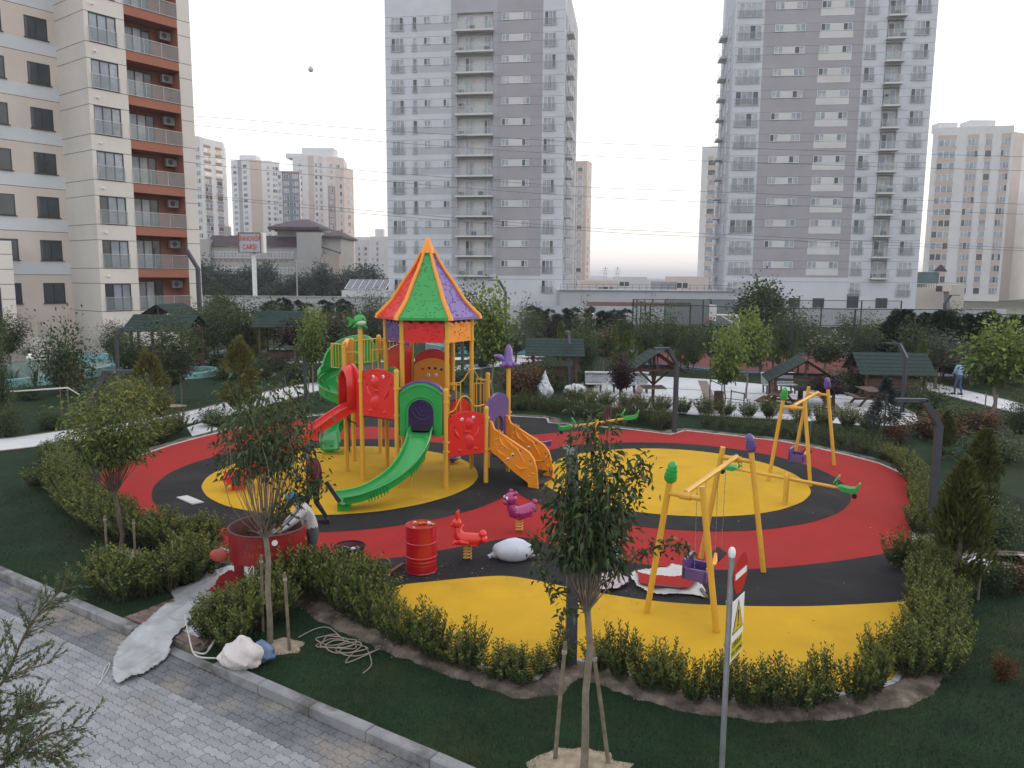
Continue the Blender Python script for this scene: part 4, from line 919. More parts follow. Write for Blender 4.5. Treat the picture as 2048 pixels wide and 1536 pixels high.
# ---------------------------------------------------------------- the two grey towers
LGT = wallm('light_grey_render', (.58, .61, .66)); MGT = wallm('mid_grey_render', (.41, .41, .445)); DGT = wallm('taupe_grey_render', (.375, .36, .385)); CRG = wallm('pale_cream_render', (.62, .61, .61)); SLT = wallm('slate_grey_render', (.46, .48, .53))
def tower(O, u, W, side, label, FHt, z0t, NFt, cols_, els, niches, dlines, sideW, sides):
    T = thing('apartment_tower', label, 'building', O); u = V(*u); n = V(u.y, -u.x, 0); H = z0t + FHt*NFt + 1.5
    Fc = Face(T, O, u, n, W, 0, H); random.seed(int(W*10))
    M = [LGT, MGT, DGT, CRG, SLT, LINE]
    for k in range(NFt):
        zt = z0t + FHt*k
        for (a, b, dz, hh, *_r) in niches: Fc.holes.append((a, b, zt-2.0-.3, zt+.25, .6, 3))
    zb = set()
    for k in range(-1, NFt): zb |= {z0t+FHt*k+.05, z0t+FHt*k-1.05, z0t+FHt*k-2.05}
    Fc.zb = sorted(zb); S = sorted({x for c in cols_ for x in c[:2]})
    def cf(a, z):
        fr = (z - z0t) % FHt
        for c in cols_:
            if c[0] <= a < c[1]: return c[2](fr, z) if callable(c[2]) else c[2]
        return 0
    Fc.wall(M, cf, lr=S, lines=[z0t+FHt*k+.06 for k in range(-1,NFt)] + [z0t+FHt*k-1.06 for k in range(NFt)], name='front_wall')
    cache = {}
    for (kind, a, b, ztop, zbot, panes, rl, dd) in els:
        w_ = b-a; h_ = zbot-ztop if zbot > ztop else ztop-zbot
        ms = []
        for gl in ((2,2,2),(3,2,3),(2,3,2),(1,2,2),(1,3,3),(2,2,1)):
            key = (round(w_,2), round(h_,2), panes, gl)
            if key not in cache: cache[key] = win_mesh(w_, h_, panes, PVC, gl, .075, sill=False)
            ms.append(cache[key])
        rm = rail_mesh(w_, .95, .18, GALV) if rl else None
        for k in range(-1 if kind == 'w' and ztop-zbot > 1.5 else 0, NFt):
            zt = z0t + FHt*k; m = random.choice(ms); Fc.put('window', m, a, zt+zbot, dd+.03)
            if rl: Fc.put('railing', rm, a, zt+zbot+.02, dd+.03)
    for (a, b, dz, hh, *_r) in niches:
        bm = MB(); bm.bev(-.15, b-a+.15, -.95, .02, -.22, 0, .01); bs = bm.build('balcony_slab', CRG, link=False).data; rm = rail_mesh(b-a+.05, 1.0, .93, GALV, 5)
        for k in range(0, NFt): o = Fc.put('balcony', bs, a, z0t+FHt*k-2.28, 0); Fc.put('balcony_railing', rm, 0, 0, 0, par=o).location = (0,0,0); o.children[0].rotation_euler = (0,0,0)
    rnd = random.Random(3)
    for (a, b, dz, hh, *_r) in niches:
        for k in range(0, NFt):
            if rnd.random() < .55: q = Fc.put('air_conditioner', ACU, a+.2, z0t+FHt*k-2.2+(1.0 if rnd.random() < .4 else 0), -.1)
            if rnd.random() < .5: q = Fc.put('balcony_box', BOXM, a+(b-a)*rnd.uniform(.3,.8), z0t+FHt*k-2.26, .35)
    # side face
    if side > 0: So, su, sn = Fc.P(W,0,0), -n, u
    else: So, su, sn = Fc.P(0,-sideW,0), n, -u
    Sf = Face(T, So, su, sn, sideW, 0, H); Sf.wall(M, lambda a, z: 0 if a < 2.5 or a > sideW-1.5 else 4, lr=[2.5, sideW-1.5], lines=[z0t+FHt*k+.06 for k in range(-1,NFt)], name='side_wall')
    sm_ = [win_mesh(1.5, 1.9, 2, PVC, g, .08) for g in ((1,1),(1,3),(2,3))]; bm = MB(); bm.bev(0,3.0,-1.0,0,-.22,0,.01); bs = bm.build('balcony_slab', CRG, link=False).data; rm = rail_mesh(3.0,1.0,.98,GALV,4)
    for k in range(0, NFt):
        for a in sides: Sf.put('window', random.choice(sm_), a, z0t+FHt*k-1.95, .03)
        o = Sf.put('balcony', bs, sides[0]+1.7, z0t+FHt*k-2.1, 0); q = Fc.put('balcony_railing', rm, 0,0,0, par=o); q.location = (0,0,0); q.rotation_euler = (0,0,0)
    mb = MB(); q = [Fc.P(0,0,0), Fc.P(W,0,0), Fc.P(W,-sideW,0), Fc.P(0,-sideW,0)]; mb.prism([(p.x,p.y) for p in q], H, H+.4); mb.build('roof', LGT, T, off=O)
    bk = Face(T, Fc.P(W,-sideW,0), -u, -n, W, 0, H); bk.wall([LGT], name='back_wall')
    So2 = (Fc.P(0,-sideW,0), n, -u) if side > 0 else (Fc.P(W,0,0), -n, u)
    Face(T, So2[0], So2[1], So2[2], sideW, 0, H).wall([LGT], name='end_wall')
    return T, Fc
u1 = V(.989,-.151,0).normalized(); u2 = V(.993,-.112,0).normalized()
band = lambda fr, z: 4 if (2.9-2.05) < fr < 2.95 and z < 200 else 0
T1, TF1 = tower(V(-19.0,120,0), u1, 26.45, 1, 'grey apartment tower behind the pointed play roof, with a column of wide balconies', 2.9, 8.02, 13,
    [(0,5.2,0),(5.2,9.9,lambda fr,z: 4 if .85 < fr < 2.0 else 0),(9.9,16.7,lambda fr,z: 1 if z > 6 else 0),(16.7,23.3,lambda fr,z: (3 if fr > 1.85 and False else 2) if z > 5.6 else 0),(23.3,26.5,0)],
    [('w',.95,2.85,0,-1.92,3,True,0),('w',4.15,4.85,0,-1.92,1,True,0),('w',5.85,6.85,0,-1.0,2,False,0),('w',8.7,9.7,0,-1.0,2,False,0),('d',11.9,13.1,-.05,-2.25,2,False,-.55),('d',14.7,15.8,-.05,-2.25,2,False,-.55),
     ('w',17.4,18.5,0,-1.0,2,False,0),('w',20.4,21.5,0,-1.0,2,False,0),('w',23.5,25.2,0,-1.92,3,True,0)],
    [(10.8,16.1,0,0)], [], 25, [1.2, 6.2, 10, 14, 18])
T2, TF2 = tower(V(31.3,116,0), u2, 26.9, -1, 'taupe and grey apartment tower on the right behind the ball court', 2.985, 8.08, 13,
    [(0,3.8,0),(3.8,17.35,lambda fr,z: 2 if z > 5.9 else 0),(17.35,26.9,0)],
    [('w',.25,3.5,0,-1.95,4,True,0),('w',5.3,6.5,0,-1.0,2,False,0),('w',8.1,9.5,0,-1.0,2,False,0),('w',11.5,12.8,0,-1.0,2,False,0),('w',14.5,15.8,0,-1.0,2,False,0),('w',17.6,19.1,0,-1.95,2,True,0),('d',20.7,22.3,-.05,-2.2,2,False,-.55),('w',24.1,26.0,0,-1.95,3,True,0)],
    [(20.4,22.6,0,0)], [], 14, [1.5, 5, 8.5])
# pale panels between paired windows
for T_, Fc, FHt, z0t, prs in ((T1, TF1, 2.9, 8.02, ((18.5,20.4,-1.0,0),)), (T2, TF2, 2.985, 8.08, ((6.5,8.1,-1.0,0),(12.8,14.5,-1.0,0),(11.4,15.9,-2.0,-1.03)))):
    for a, b, c, d in prs:
        mb = MB(); mb.box(0,b-a,-.03,0,c,d); dt = mb.build('infill_panel', CRG, link=False).data
        for k in range(13): Fc.put('infill_panel', dt, a, z0t+FHt*k, .0)
# dark ground floor openings of the right tower
DK = mat('dark_recess', (.03,.035,.04), .5)
gm = win_mesh(1.6, 2.0, 2, ANTH, (1,1), .08)
for a, h in ((17.4,.2),(21.4,-.3),(12.6,-.4),(9.2,-.4)): TF2.put('window', gm, a, 1.2+h, .03)

# ---------------------------------------------------------------- far blocks: boxes with real window grids
def far_block(poly, h, label, walls, grid, cat='building', name='apartment_tower', roofbits=(), z0=0):
    """poly: ccw ground points; walls: per visible edge (edge index, material, columns[(s0,s1,glassmat)], pitch, zstart)"""
    o0 = V(poly[0][0], poly[0][1], z0); T = thing(name, label, cat, o0); n = len(poly)
    for i in range(n):
        a, b = V(*poly[i],0), V(*poly[(i+1)%n],0); d = b-a; L = d.length; d /= L; nn = V(d.y,-d.x,0)
        mw = walls.get(i, walls.get('d')); mb = MB(); mb.add([a+V(0,0,z0), b+V(0,0,z0), b+V(0,0,h), a+V(0,0,h)], [(0,1,2,3)])
        mb.build('wall', mw, T, off=o0)
        if i in grid:
            g = grid[i]; pitch = g.get('pitch', 3.0); gm_ = MB(); sp = MB(); zz = g.get('z0', 2.0)
            rnd = random.Random(i*7+int(h))
            while zz + 2.0 < h - g.get('top', .8):
                for (s0, s1, p) in g['cols']:
                    w0, w1 = s0*L, s1*L
                    A = a + d*w0 + nn*.06; 
                    def qd(m_, s, e_, z1, z2, dd=0, mi=0): m_.add([a+d*s+nn*(.06+dd)+V(0,0,z1), a+d*e_+nn*(.06+dd)+V(0,0,z1), a+d*e_+nn*(.06+dd)+V(0,0,z2), a+d*s+nn*(.06+dd)+V(0,0,z2)], [(0,1,2,3)], mi)
                    wh = g.get('wh', 1.6); k = p; pw = (w1-w0)/k
                    for j in range(k):
                        qd(gm_, w0+pw*(j+.08), w0+pw*(j+.92), zz, zz+wh, .04, rnd.choice((0,0,1,2)))
                    mbx = (w0-.08, w1+.08); qd(sp, mbx[0], mbx[1], zz-.1, zz+wh+.1, .0, 0)
                    if g.get('span') is not None: qd(sp, w0, w1, zz+wh+.15, zz+pitch-.15, .02, 1)
                zz += pitch
            if sp.f: sp.build('window_surround', [PVC, g.get('span') or PVC], T, off=o0, kind='stuff')
            gm_.build('window_glass', [GLB, GLD, GLC], T, off=o0, kind='stuff')
            for (s0, s1, m_) in g.get('strips', ()):
                q = MB(); q.add([a+d*s0*L+nn*.03+V(0,0,z0), a+d*s1*L+nn*.03+V(0,0,z0), a+d*s1*L+nn*.03+V(0,0,h-g.get('stop',0)), a+d*s0*L+nn*.03+V(0,0,h-g.get('stop',0))], [(0,1,2,3)]); q.build('facade_strip', m_, T, off=o0)
    mb = MB(); mb.prism([tuple(p) for p in poly], h, h+.3); mb.build('roof', walls['d'], T, off=o0)
    for (x, y, w_, d_, hh) in roofbits: q = MB(); q.bev(x-w_/2,x+w_/2,y-d_/2,y+d_/2,h+.3,h+hh,.05); q.build('roof_housing', walls['d'], T, off=o0)
    return T
def px(x, Y): return (x-1024)/FPX*Y*1.0
FWT = wallm('far_white_render', (.62,.62,.63)); FTN = wallm('far_tan_render', (.50,.42,.37)); FBR = wallm('far_brown_panel', (.27,.22,.21)); FSL = wallm('far_slate_panel', (.20,.23,.29)); FPK = wallm('far_pinkish_and_sunlit_render', (.60,.52,.48)); FGY = wallm('far_grey_panel', (.33,.33,.36))
far_block([(px(352,316),316),(px(424,316),312),(px(461,324),324),(px(465,345),345),(px(352,345),345)], 58, 'white far tower with grey spandrels just right of the cream building', {'d':FWT}, {0:{'cols':[(.5,.72,3),(.8,.97,3)],'pitch':3.0,'span':None},1:{'cols':[(.12,.42,2),(.62,.9,1)],'pitch':3.0,'span':FBR}}, roofbits=((px(405,325),325,6,6,2.5),))
far_block([(px(474,430),430),(px(518,430),424),(px(562,430),436),(px(562,460),460),(px(474,460),460)], 66, 'pale far tower with a tan stripe behind the red lettered sign', {'d':FWT,2:FTN}, {0:{'cols':[(.1,.3,1),(.62,.85,1)],'pitch':3,'strips':((.36,.56,FGY),)},1:{'cols':[(.55,.65,1),(.75,.95,2)],'pitch':3,'strips':((.0,.38,FTN),)}}, roofbits=((px(512,440),440,9,8,4),(px(530,445),445,14,8,2)))
far_block([(px(563,360),360),(px(575,360),358),(px(609,360),358),(px(609,380),380),(px(563,380),380)], 51.5, 'far block with a dark framed slate balcony bay', {'d':FWT,1:FBR}, {0:{'cols':[(.2,.8,1)],'pitch':3.1},1:{'cols':[(.1,.38,2),(.62,.9,2)],'pitch':3.1,'strips':((.1,.9,FSL),),'stop':2.5}})
far_block([(px(594,400),400),(px(628,400),396),(px(662,400),398),(px(690,400),404),(px(700,425),425),(px(594,425),425)], 64, 'tallest stepped far tower with brown framed windows, right of the slate bay block', {'d':FWT,1:FWT,2:FPK}, {0:{'cols':[(.4,.6,2)],'pitch':3},1:{'cols':[(.35,.5,1),(.6,.75,1)],'pitch':3,'strips':((.0,.3,FTN),(.55,.8,FPK))},2:{'cols':[(.15,.35,2),(.55,.75,2)],'pitch':3,'strips':((.05,.85,FBR),),'stop':14}}, roofbits=((px(648,408),408,16,9,5),(px(628,410),410,22,9,2.5)))
far_block([(px(676,330),330),(px(697,330),326),(px(707,330),335),(px(707,350),350),(px(676,350),350)], 49, 'slim pale tower at the right end of the far tower cluster', {'d':FPK}, {0:{'cols':[(.55,.8,1)],'pitch':3},1:{'cols':[(.3,.7,1)],'pitch':3}})
far_block([(px(712,450),450),(px(744,450),448),(px(744,470),470),(px(712,470),470)], 25.5, 'low white far block behind the trees, left of the blank gable block', {'d':FWT}, {0:{'cols':[(.2,.35,1),(.6,.8,1)],'pitch':3}}, name='apartment_building', roofbits=((px(728,455),455,14,8,2),))
far_block([(px(743,380),380),(px(784,380),378),(px(784,400),400),(px(743,400),400)], 24, 'blank white gable block with one window column, beside the left grey tower', {'d':FWT}, {0:{'cols':[(.28,.40,1)],'pitch':2.6}}, name='apartment_building', roofbits=((px(762,385),385,4,4,4),))
far_block([(px(1140,340),340),(px(1166,340),338),(px(1176,344),344),(px(1176,365),365),(px(1140,365),365)], 54, 'narrow tan far tower peeking out right of the balcony tower', {'d':FTN,1:FPK}, {0:{'cols':[(.3,.72,1)],'pitch':3,'strips':((.12,.24,FGY),)},1:{'cols':[(.3,.6,1)],'pitch':3}})
far_block([(px(1389,255),255),(px(1428,255),252),(px(1428,275),275),(px(1389,275),275)], 46.5, 'pale far tower peeking out left of the taupe tower', {'d':FWT}, {0:{'cols':[(.28,.66,1)],'pitch':3,'span':FTN}})
F7 = far_block([(px(1838,215),216),(px(1972,215),211),(px(2002,215),219),(px(2042,215),222),(px(2046,245),245),(px(1838,245),245)], 45.5, 'wide pale tower with tan spandrels and right flank painted sunlit pink', {'d':FWT,1:FPK,2:FPK}, {0:{'cols':[(.07,.30,3),(.44,.58,3),(.66,.75,1),(.86,.97,3)],'pitch':3.0,'span':FTN},2:{'cols':[(.1,.2,1)],'pitch':3.0,'strips':((.04,.28,FWT),)}}, roofbits=((px(1855,222),222,5,4,2.6),(px(1900,224),224,4,4,1.6),(px(1918,222),222,7,5,3.2),(px(1950,224),224,6,4,2)))  # pink of the right faces is warm low sunlight painted into the wall colour
far_block([(px(2034,222),200),(px(2110,215),196),(px(2110,240),225),(px(2034,240),225)], 31.6, 'block with blue grey windows cut by the right picture edge', {'d':FWT}, {0:{'cols':[(.05,.3,2),(.5,.75,2)],'pitch':3,'span':FTN}}, name='apartment_building')

# ---------------------------------------------------------------- shopping centre with mansard roof
MALLW = wallm('mall_grey_render', (.36,.36,.35)); MROOF = mat('mall_plum_roof', (.075,.055,.065), .7, .15, .5); MBR = wallm('mall_brick_panel', (.26,.20,.18))
ML0 = V(px(405,190),190,0); ML = thing('shopping_centre', 'grey shopping centre with plum mansard roof behind the dark trees', 'building', ML0)
FM = Face(ML, ML0, V(1,0,0), V(0,-1,0), px(608,190)-px(405,190), 0, 12.3); WM = FM.W
FM.wall([MALLW, LINE], lines=[8.6, 4.9], name='front_wall')
gw = win_mesh(.62*1.0+.45, 1.5, 3, PVC, (1,3,1), .12, hbar=.75)
bp = MB().box(0,1.07,-.05,0,0,.62).build('brick_panel', MBR, link=False).data
for rI, z in enumerate((9.6, 5.9, 2.2)):
    for c in range(18):
        a = .4 + c*1.33 + (.6 if c > 16 else 0)
        if a+1.1 > WM: break
        FM.put('window', gw, a+.1, z, .05); FM.put('brick_panel', bp, a+.1, z-.85, .0)
mb = MB(); X0, X1 = 1.6, WM-.6
mb.add([ML0+V(X0,-.5,12.3), ML0+V(X1,-.5,12.3), ML0+V(X1-.8,2.2,15.0), ML0+V(X0+.8,2.2,15.0), ML0+V(X0,14,12.3), ML0+V(X1,14,12.3), ML0+V(X1-.8,12,15), ML0+V(X0+.8,12,15)], [(0,1,2,3),(1,5,6,2),(4,0,3,7),(3,2,6,7)]); mb.build('mansard_roof', MROOF, ML, off=ML0)
mb = MB(); mb.box(ML0.x,ML0.x+3,188.5,191,0,13.9); mb.build('corner_pier', MALLW, ML, off=ML0)
mb = MB(); mb.box(px(600,188),px(648,188),187,200,0,15.6); mb.build('stair_block', MALLW, ML, off=ML0)
mb = MB(); mb.box(px(560,192),px(662,192),192,206,12,16.3); bx = mb.build('tower_storey', MALLW, ML, off=ML0)
mb = MB(); xa, xb = px(550,191), px(650,191)
mb.add([(xa,187.5,16.9),(xb,187.5,16.9),(xb,209,16.9),(xa,209,16.9),((xa+xb)/2-1.2,197,19.3),((xa+xb)/2+1.2,197,19.3)], [(0,1,5,4),(1,2,5),(2,3,4,5),(3,0,4),(3,2,1,0)]); mb.box(xa,xb,187.4,209,16.3,16.9); mb.build('pagoda_roof', MROOF, ML, off=ML0)
mb = MB(); mb.box(px(645,189),px(685,189),189,204,0,14.4); mb.build('right_wing', MALLW, ML, off=ML0); mb = MB(); mb.box(px(640,189),px(690,189),187.8,206,14.4,14.9); mb.add([(px(640,189),187.8,14.9),(px(690,189),187.8,14.9),(px(690,189),206,14.9),(px(640,189),206,14.9),(px(652,189),196,16.6),(px(670,189),196,16.6)],[(0,1,5,4),(1,2,5),(2,3,4,5),(3,0,4)]); mb.build('wing_roof', MROOF, ML, off=ML0)
TANP = wallm('tan_panel', (.40,.34,.30)); mb = MB(); mb.prism([(px(648,186),184.5),(px(683,186),184.5),(px(683,186),189),(px(648,186),189)], 0, 10.4); mb.build('tan_front', TANP, ML, off=ML0)
mb = MB(); mb.bar((px(646,184),184.2,12.1),(px(684,184),184.2,10.7), .25, .3); mb.build('sloped_cornice', MROOF, ML, off=ML0)
cb = MB(); cb.box(px(455,192),px(464,192),192,194,14.5,17.2); cb.build('chimney', MALLW, ML, off=ML0)

# ---------------------------------------------------------------- sign on its pole
BL0 = V(px(512,150),150,0); BL = thing('billboard', 'white box sign reading innovia carsi in red on a tall white pole', 'sign', BL0)
mb = MB(); mb.cyl((BL0.x,150),.42,0,10,16); mb.build('pole', WHITE, BL, True, off=BL0)
mb = MB(); mb.box(px(483,149),px(526,149),149,150.6,9.75,13.4); mb.build('sign_box', mat('sign_blue_grey', (.42,.45,.52), .5), BL, off=BL0)
mb = MB(); mb.box(px(526.3,150),px(533,150),149.6,151.5,9.7,13.5); mb.build('sign_side', WHITE, BL, off=BL0)
mb = MB(); a, b = px(483,148.9), px(526,148.9)
for q in ((a,b,9.7,9.85),(a,b,13.3,13.45)): mb.box(q[0]-.05,q[1]+.05,148.85,149,q[2],q[3])
for x in (a,b): mb.box(x-.08,x+.08,148.85,149,9.7,13.45)
mb.build('sign_border', mat('sign_brown_border', (.20,.09,.08), .6), BL, off=BL0)
def text_obj(name, s, size, m, loc, rot, parent=None, off=None, ext=.01, sx=1.0, align='CENTER'):
    cu = bpy.data.curves.new(name, 'FONT'); cu.body = s; cu.size = size; cu.extrude = ext; cu.align_x = align; cu.align_y = 'CENTER'; cu.offset = size*.012
    t = bpy.data.objects.new(name, cu); COL.objects.link(t); bpy.context.view_layer.update()
    me = bpy.data.meshes.new_from_object(t.evaluated_get(bpy.context.evaluated_depsgraph_get())); bpy.data.objects.remove(t)
    me.materials.clear(); me.materials.append(m); o = bpy.data.objects.new(name, me); COL.objects.link(o); o.rotation_euler = rot; o.scale = (sx,1,1)
    o.location = Vector(loc) - (off if off is not None else V(0,0,0))
    if parent: o.parent = parent
    return o
SRED = mat('sign_red', (.60,.06,.03), .5)
for s, z in (('İNNOVİA', 12.3), ('ÇARŞI', 10.75)): text_obj('lettering', s, 1.28, SRED, ((a+b)/2, 148.9, z), (math.pi/2,0,0), BL, BL0, sx=.74)

# ---------------------------------------------------------------- podium and low buildings between the towers
PD0 = V(6.0,109,0); PD = thing('podium_wall', 'long pale grey podium wall with a rail on top, joining the two grey towers', 'wall', PD0)
mb = MB(); mb.box(6.5,30.8,109,124,-.1,3.75); mb.build('wall', wallm('podium_grey', (.42,.44,.47)), PD, off=PD0)
mb = MB(); mb.bar((6.4,108.9,3.78),(31,108.9,3.78),.25,.12); mb.bar((6.45,108.93,0),(6.45,108.93,3.8),.07); mb.build('coping', FGY, PD, off=PD0)
mb = MB(); 
for x in np.linspace(6.6,30.6,25): mb.bar((x,109.2,3.8),(x,109.2,4.6),.04)
for z in (4.2,4.6): mb.bar((6.6,109.2,z),(30.6,109.2,z),.04)
mb.build('railing', ANTH, PD, off=PD0)
mb = MB(); mb.box(10.4,24.5,107.6,108.9,1.62,2.2); mb.build('brown_canopy', mat('brown_canopy', (.20,.13,.11), .7), PD, off=PD0); mb = MB(); mb.box(7.5,24.5,107.5,107.62,1.5,1.6); mb.build('canopy_edge', LINE, PD, off=PD0)
lw = thing('boundary_wall', 'corrugated pale boundary wall behind the row of small dark conifers', 'wall', V(-4,92,0))
mb = MB(); mb.box(-.0,62,0,.2,-.1,2.2); mb.build('wall', wallm('corrugated_pale', (.47,.49,.52)), lw)
mb = MB(); mb.add([(0,0,0)],[]) if False else None
for i in range(124): mb.box(i*.5,i*.5+.06,-.04,0,-.1,2.2)
mb.build('corrugation', wallm('corrugated_pale', (.47,.49,.52)), lw, kind='stuff')
low = [(1160,1232,240,8.0,FPK,-2.6),(1232,1290,300,5.9,FWT,0),(1290,1345,330,5.4,FWT,0),(1345,1412,240,6.4,FPK,0),(1318,1350,200,4.9,FGY,0)]
lbl = ['low pinkish building behind the podium rail, next to the balcony tower','low white building with dark shopfront behind the podium','low white distant building with tan wall behind the podium','low cream building behind the podium beside the taupe tower','small grey roof housing behind the podium']
for i, (xa, xb, Y, h, m, dz) in enumerate(low):
    h = AY(1200, (560,552,557,551,562)[i], Y).z
    far_block([(px(xa,Y),Y),(px(xb,Y),Y),(px(xb,Y),Y+15),(px(xa,Y),Y+15)], h, lbl[i], {'d':m}, {0:{'cols':[(.05,.4,2)] if i in (1,3) else [(.45,.9,3)],'pitch':9,'z0':max(.5,h-3.2),'wh':1.6}} if i < 4 else {}, name='low_building')
pg = mat('pylon_steel', (.2,.21,.23), .6)
for x, lab in ((1207,'left power pylon on the horizon'),(1231,'right power pylon on the horizon')):
    Y = 900; X = px(x,Y); T = thing('pylon', lab + ' between the towers', 'pylon', V(X,Y,0), group='power pylons on the horizon'); mb = MB()
    for s in (-1,1): mb.bar((s*2.2,0,0),(0,0,19),.35)
    for z, w_ in ((11,4),(13.5,5),(16,3.4)): mb.bar((-w_,0,z),(w_,0,z),.35)
    for z in (3,6,9): mb.bar((-2,0,z),(2,0,z+2),.25)
    mb.build('lattice', pg, T)
# annex on the right with ramp and terrace
AN0 = V(px(1825,130),130,0); AN = thing('annex_building', 'cream annex with planted roof terrace beside the taupe tower', 'building', AN0)
mb = MB(); mb.box(px(1824,130),px(1868,130),130,142,0,4.3); mb.build('wall', wallm('annex_cream', (.52,.49,.44)), AN, off=AN0)
mb = MB(); mb.prism([(px(1868,130),130),(px(1900,130),127),(px(1908,140),142),(px(1868,130),142)], 0, 4.9); mb.build('wing_wall', wallm('annex_pale', (.60,.58,.53)), AN, off=AN0)
mb = MB(); mb.add([(px(1879,126),126,3.7),(px(1890,126),126,3.7),(px(1899,112),112,0),(px(1886,112),112,0)], [(0,1,2,3)]); mb.box(px(1877,126),px(1892,126),126,128,3.7,4.6); mb.build('dark_chute', mat('dark_chute', (.06,.055,.06), .7), AN, off=AN0)
mb = MB(); mb.box(px(1877,125.8),px(1893,125.8),125.6,125.9,3.75,4.7); mb.build('sign_panel', FPK, AN, off=AN0)
mb = MB()
for x in np.linspace(px(1826,130), px(1900,130), 16): mb.bar((x,130.2,4.3),(x,130.2,5.1),.05)
mb.bar((px(1826,130),130.2,5.1),(px(1900,130),130.2,5.1),.06); mb.build('terrace_railing', ANTH, AN, off=AN0)
mb = MB(); mb.box(px(1830,134),px(1868,134),134,138,5.0,6.9); mb.build('terrace_kiosk', mat('kiosk_teal', (.07,.13,.14), .6, .4, .8), AN, off=AN0)
mb = MB(); mb.slab([(-1.2,0),(0,1.2),(1.2,0)], (px(1868,134),133.8,7.0), V(1,0,0), V(0,0,1), .3); mb.build('kiosk_gable', mat('gable_plum', (.06,.03,.08), .6), AN, off=AN0)
# solar panel roofed hut, pale retaining wall, brown slatted screen on the left
SH0 = V(px(685,110),110,0); SH = thing('solar_roof_building', 'low white hut with a row of solar panels on its roof', 'building', SH0)
mb = MB(); mb.box(px(684,110),px(775,110),110,116,0,3.5); mb.build('wall', FWT, SH, off=SH0)
for i in range(6):
    x0 = px(691+13.6*i,110); x1 = px(703+13.6*i,110); mb = MB(); mb.add([(x0,110,3.75),(x1,110,3.75),(x1+.25,113,4.95),(x0+.25,113,4.95)], [(0,1,2,3)]); mb.build('solar_panel', mat('solar_panel_blue', (.07,.09,.12), .25), SH, off=SH0)
mb = MB(); mb.bar((px(690,110),109.9,3.7),(px(772,110),109.9,3.7),.08); mb.bar((px(693,110),113,4.95),(px(775,110),113,4.95),.08)
for i in range(7): mb.bar((px(690+13.6*i,110),109.95,3.7),(px(690+13.6*i,110)+.25,113,4.97),.07)
mb.build('panel_frame', PVC, SH, off=SH0)
rw = thing('retaining_wall', 'long pale retaining wall behind the brown slatted screens', 'wall', V(-36,84,0)); mb = MB(); mb.box(0,28,0,.4,-.1,3.2); mb.build('wall', wallm('retaining_grey', (.50,.51,.53)), rw); mb = MB(); mb.box(0,28,-.1,.5,3.2,3.32); mb.build('coping', CONC, rw)
sc0 = thing('slatted_screen', 'brown slatted screen with diagonal boards below the pale retaining wall', 'screen', V(-27,72,0)); BRD = mat('brown_board', (.17,.10,.075), .75, .2, 4)
for i in range(46):
    x = i*.42; mb = MB(); mb.bar((x,0,.1),(x+.55,.0,2.0),.30,.03,up=(0,1,0)); mb.build('slat', BRD if i % 2 else mat('tan_board', (.30,.23,.18), .75, .2, 4), sc0)
mb = MB(); mb.box(-.2,19.6,-.1,.1,0,.14); mb.box(-.2,19.6,-.1,.1,2.0,2.12); mb.build('rail', BRD, sc0)
# ============================================================ PLANTS
def norm(a): return a / np.maximum(np.linalg.norm(a, axis=1, keepdims=True), 1e-9)
def leaves(C, D, L, Wd, rng, droop=.15, cup=.12):
    """one folded leaf (two quads' worth in one) per row: base C, direction D"""
    n = len(C); D = norm(D); r = rng.normal(size=(n,3)); S = norm(np.cross(D, r)); N = np.cross(S, D)
    L = np.asarray(L).reshape(-1,1)*np.ones((n,1)); Wd = np.asarray(Wd).reshape(-1,1)*np.ones((n,1))
    mid = C + D*L*.45 + N*L*cup; tip = C + D*L; tip[:,2] -= (droop*L)[:,0]
    Vt = np.stack([C, mid+S*Wd*.5-N*L*cup*.6, tip, mid-S*Wd*.5-N*L*cup*.6], 1).reshape(-1,3)
    return Vt, np.arange(4*n).reshape(-1,4)
TREEP = {}
def limb(mb, a, b, r0, r1, rng, k=5, bow=.12, n=5):
    a = Vector(a); b = Vector(b); L = (b-a).length; off = Vector(rng.normal(size=3))*L*bow; off.z = abs(off.z)*.3 - L*bow*.2
    c = a.lerp(b,.5)+off; pts = [a.lerp(c,t).lerp(c.lerp(b,t),t) for t in [i/n for i in range(n+1)]]
    mb.tube(pts, [r0+(r1-r0)*i/n for i in range(n+1)], k, cap=False); return pts
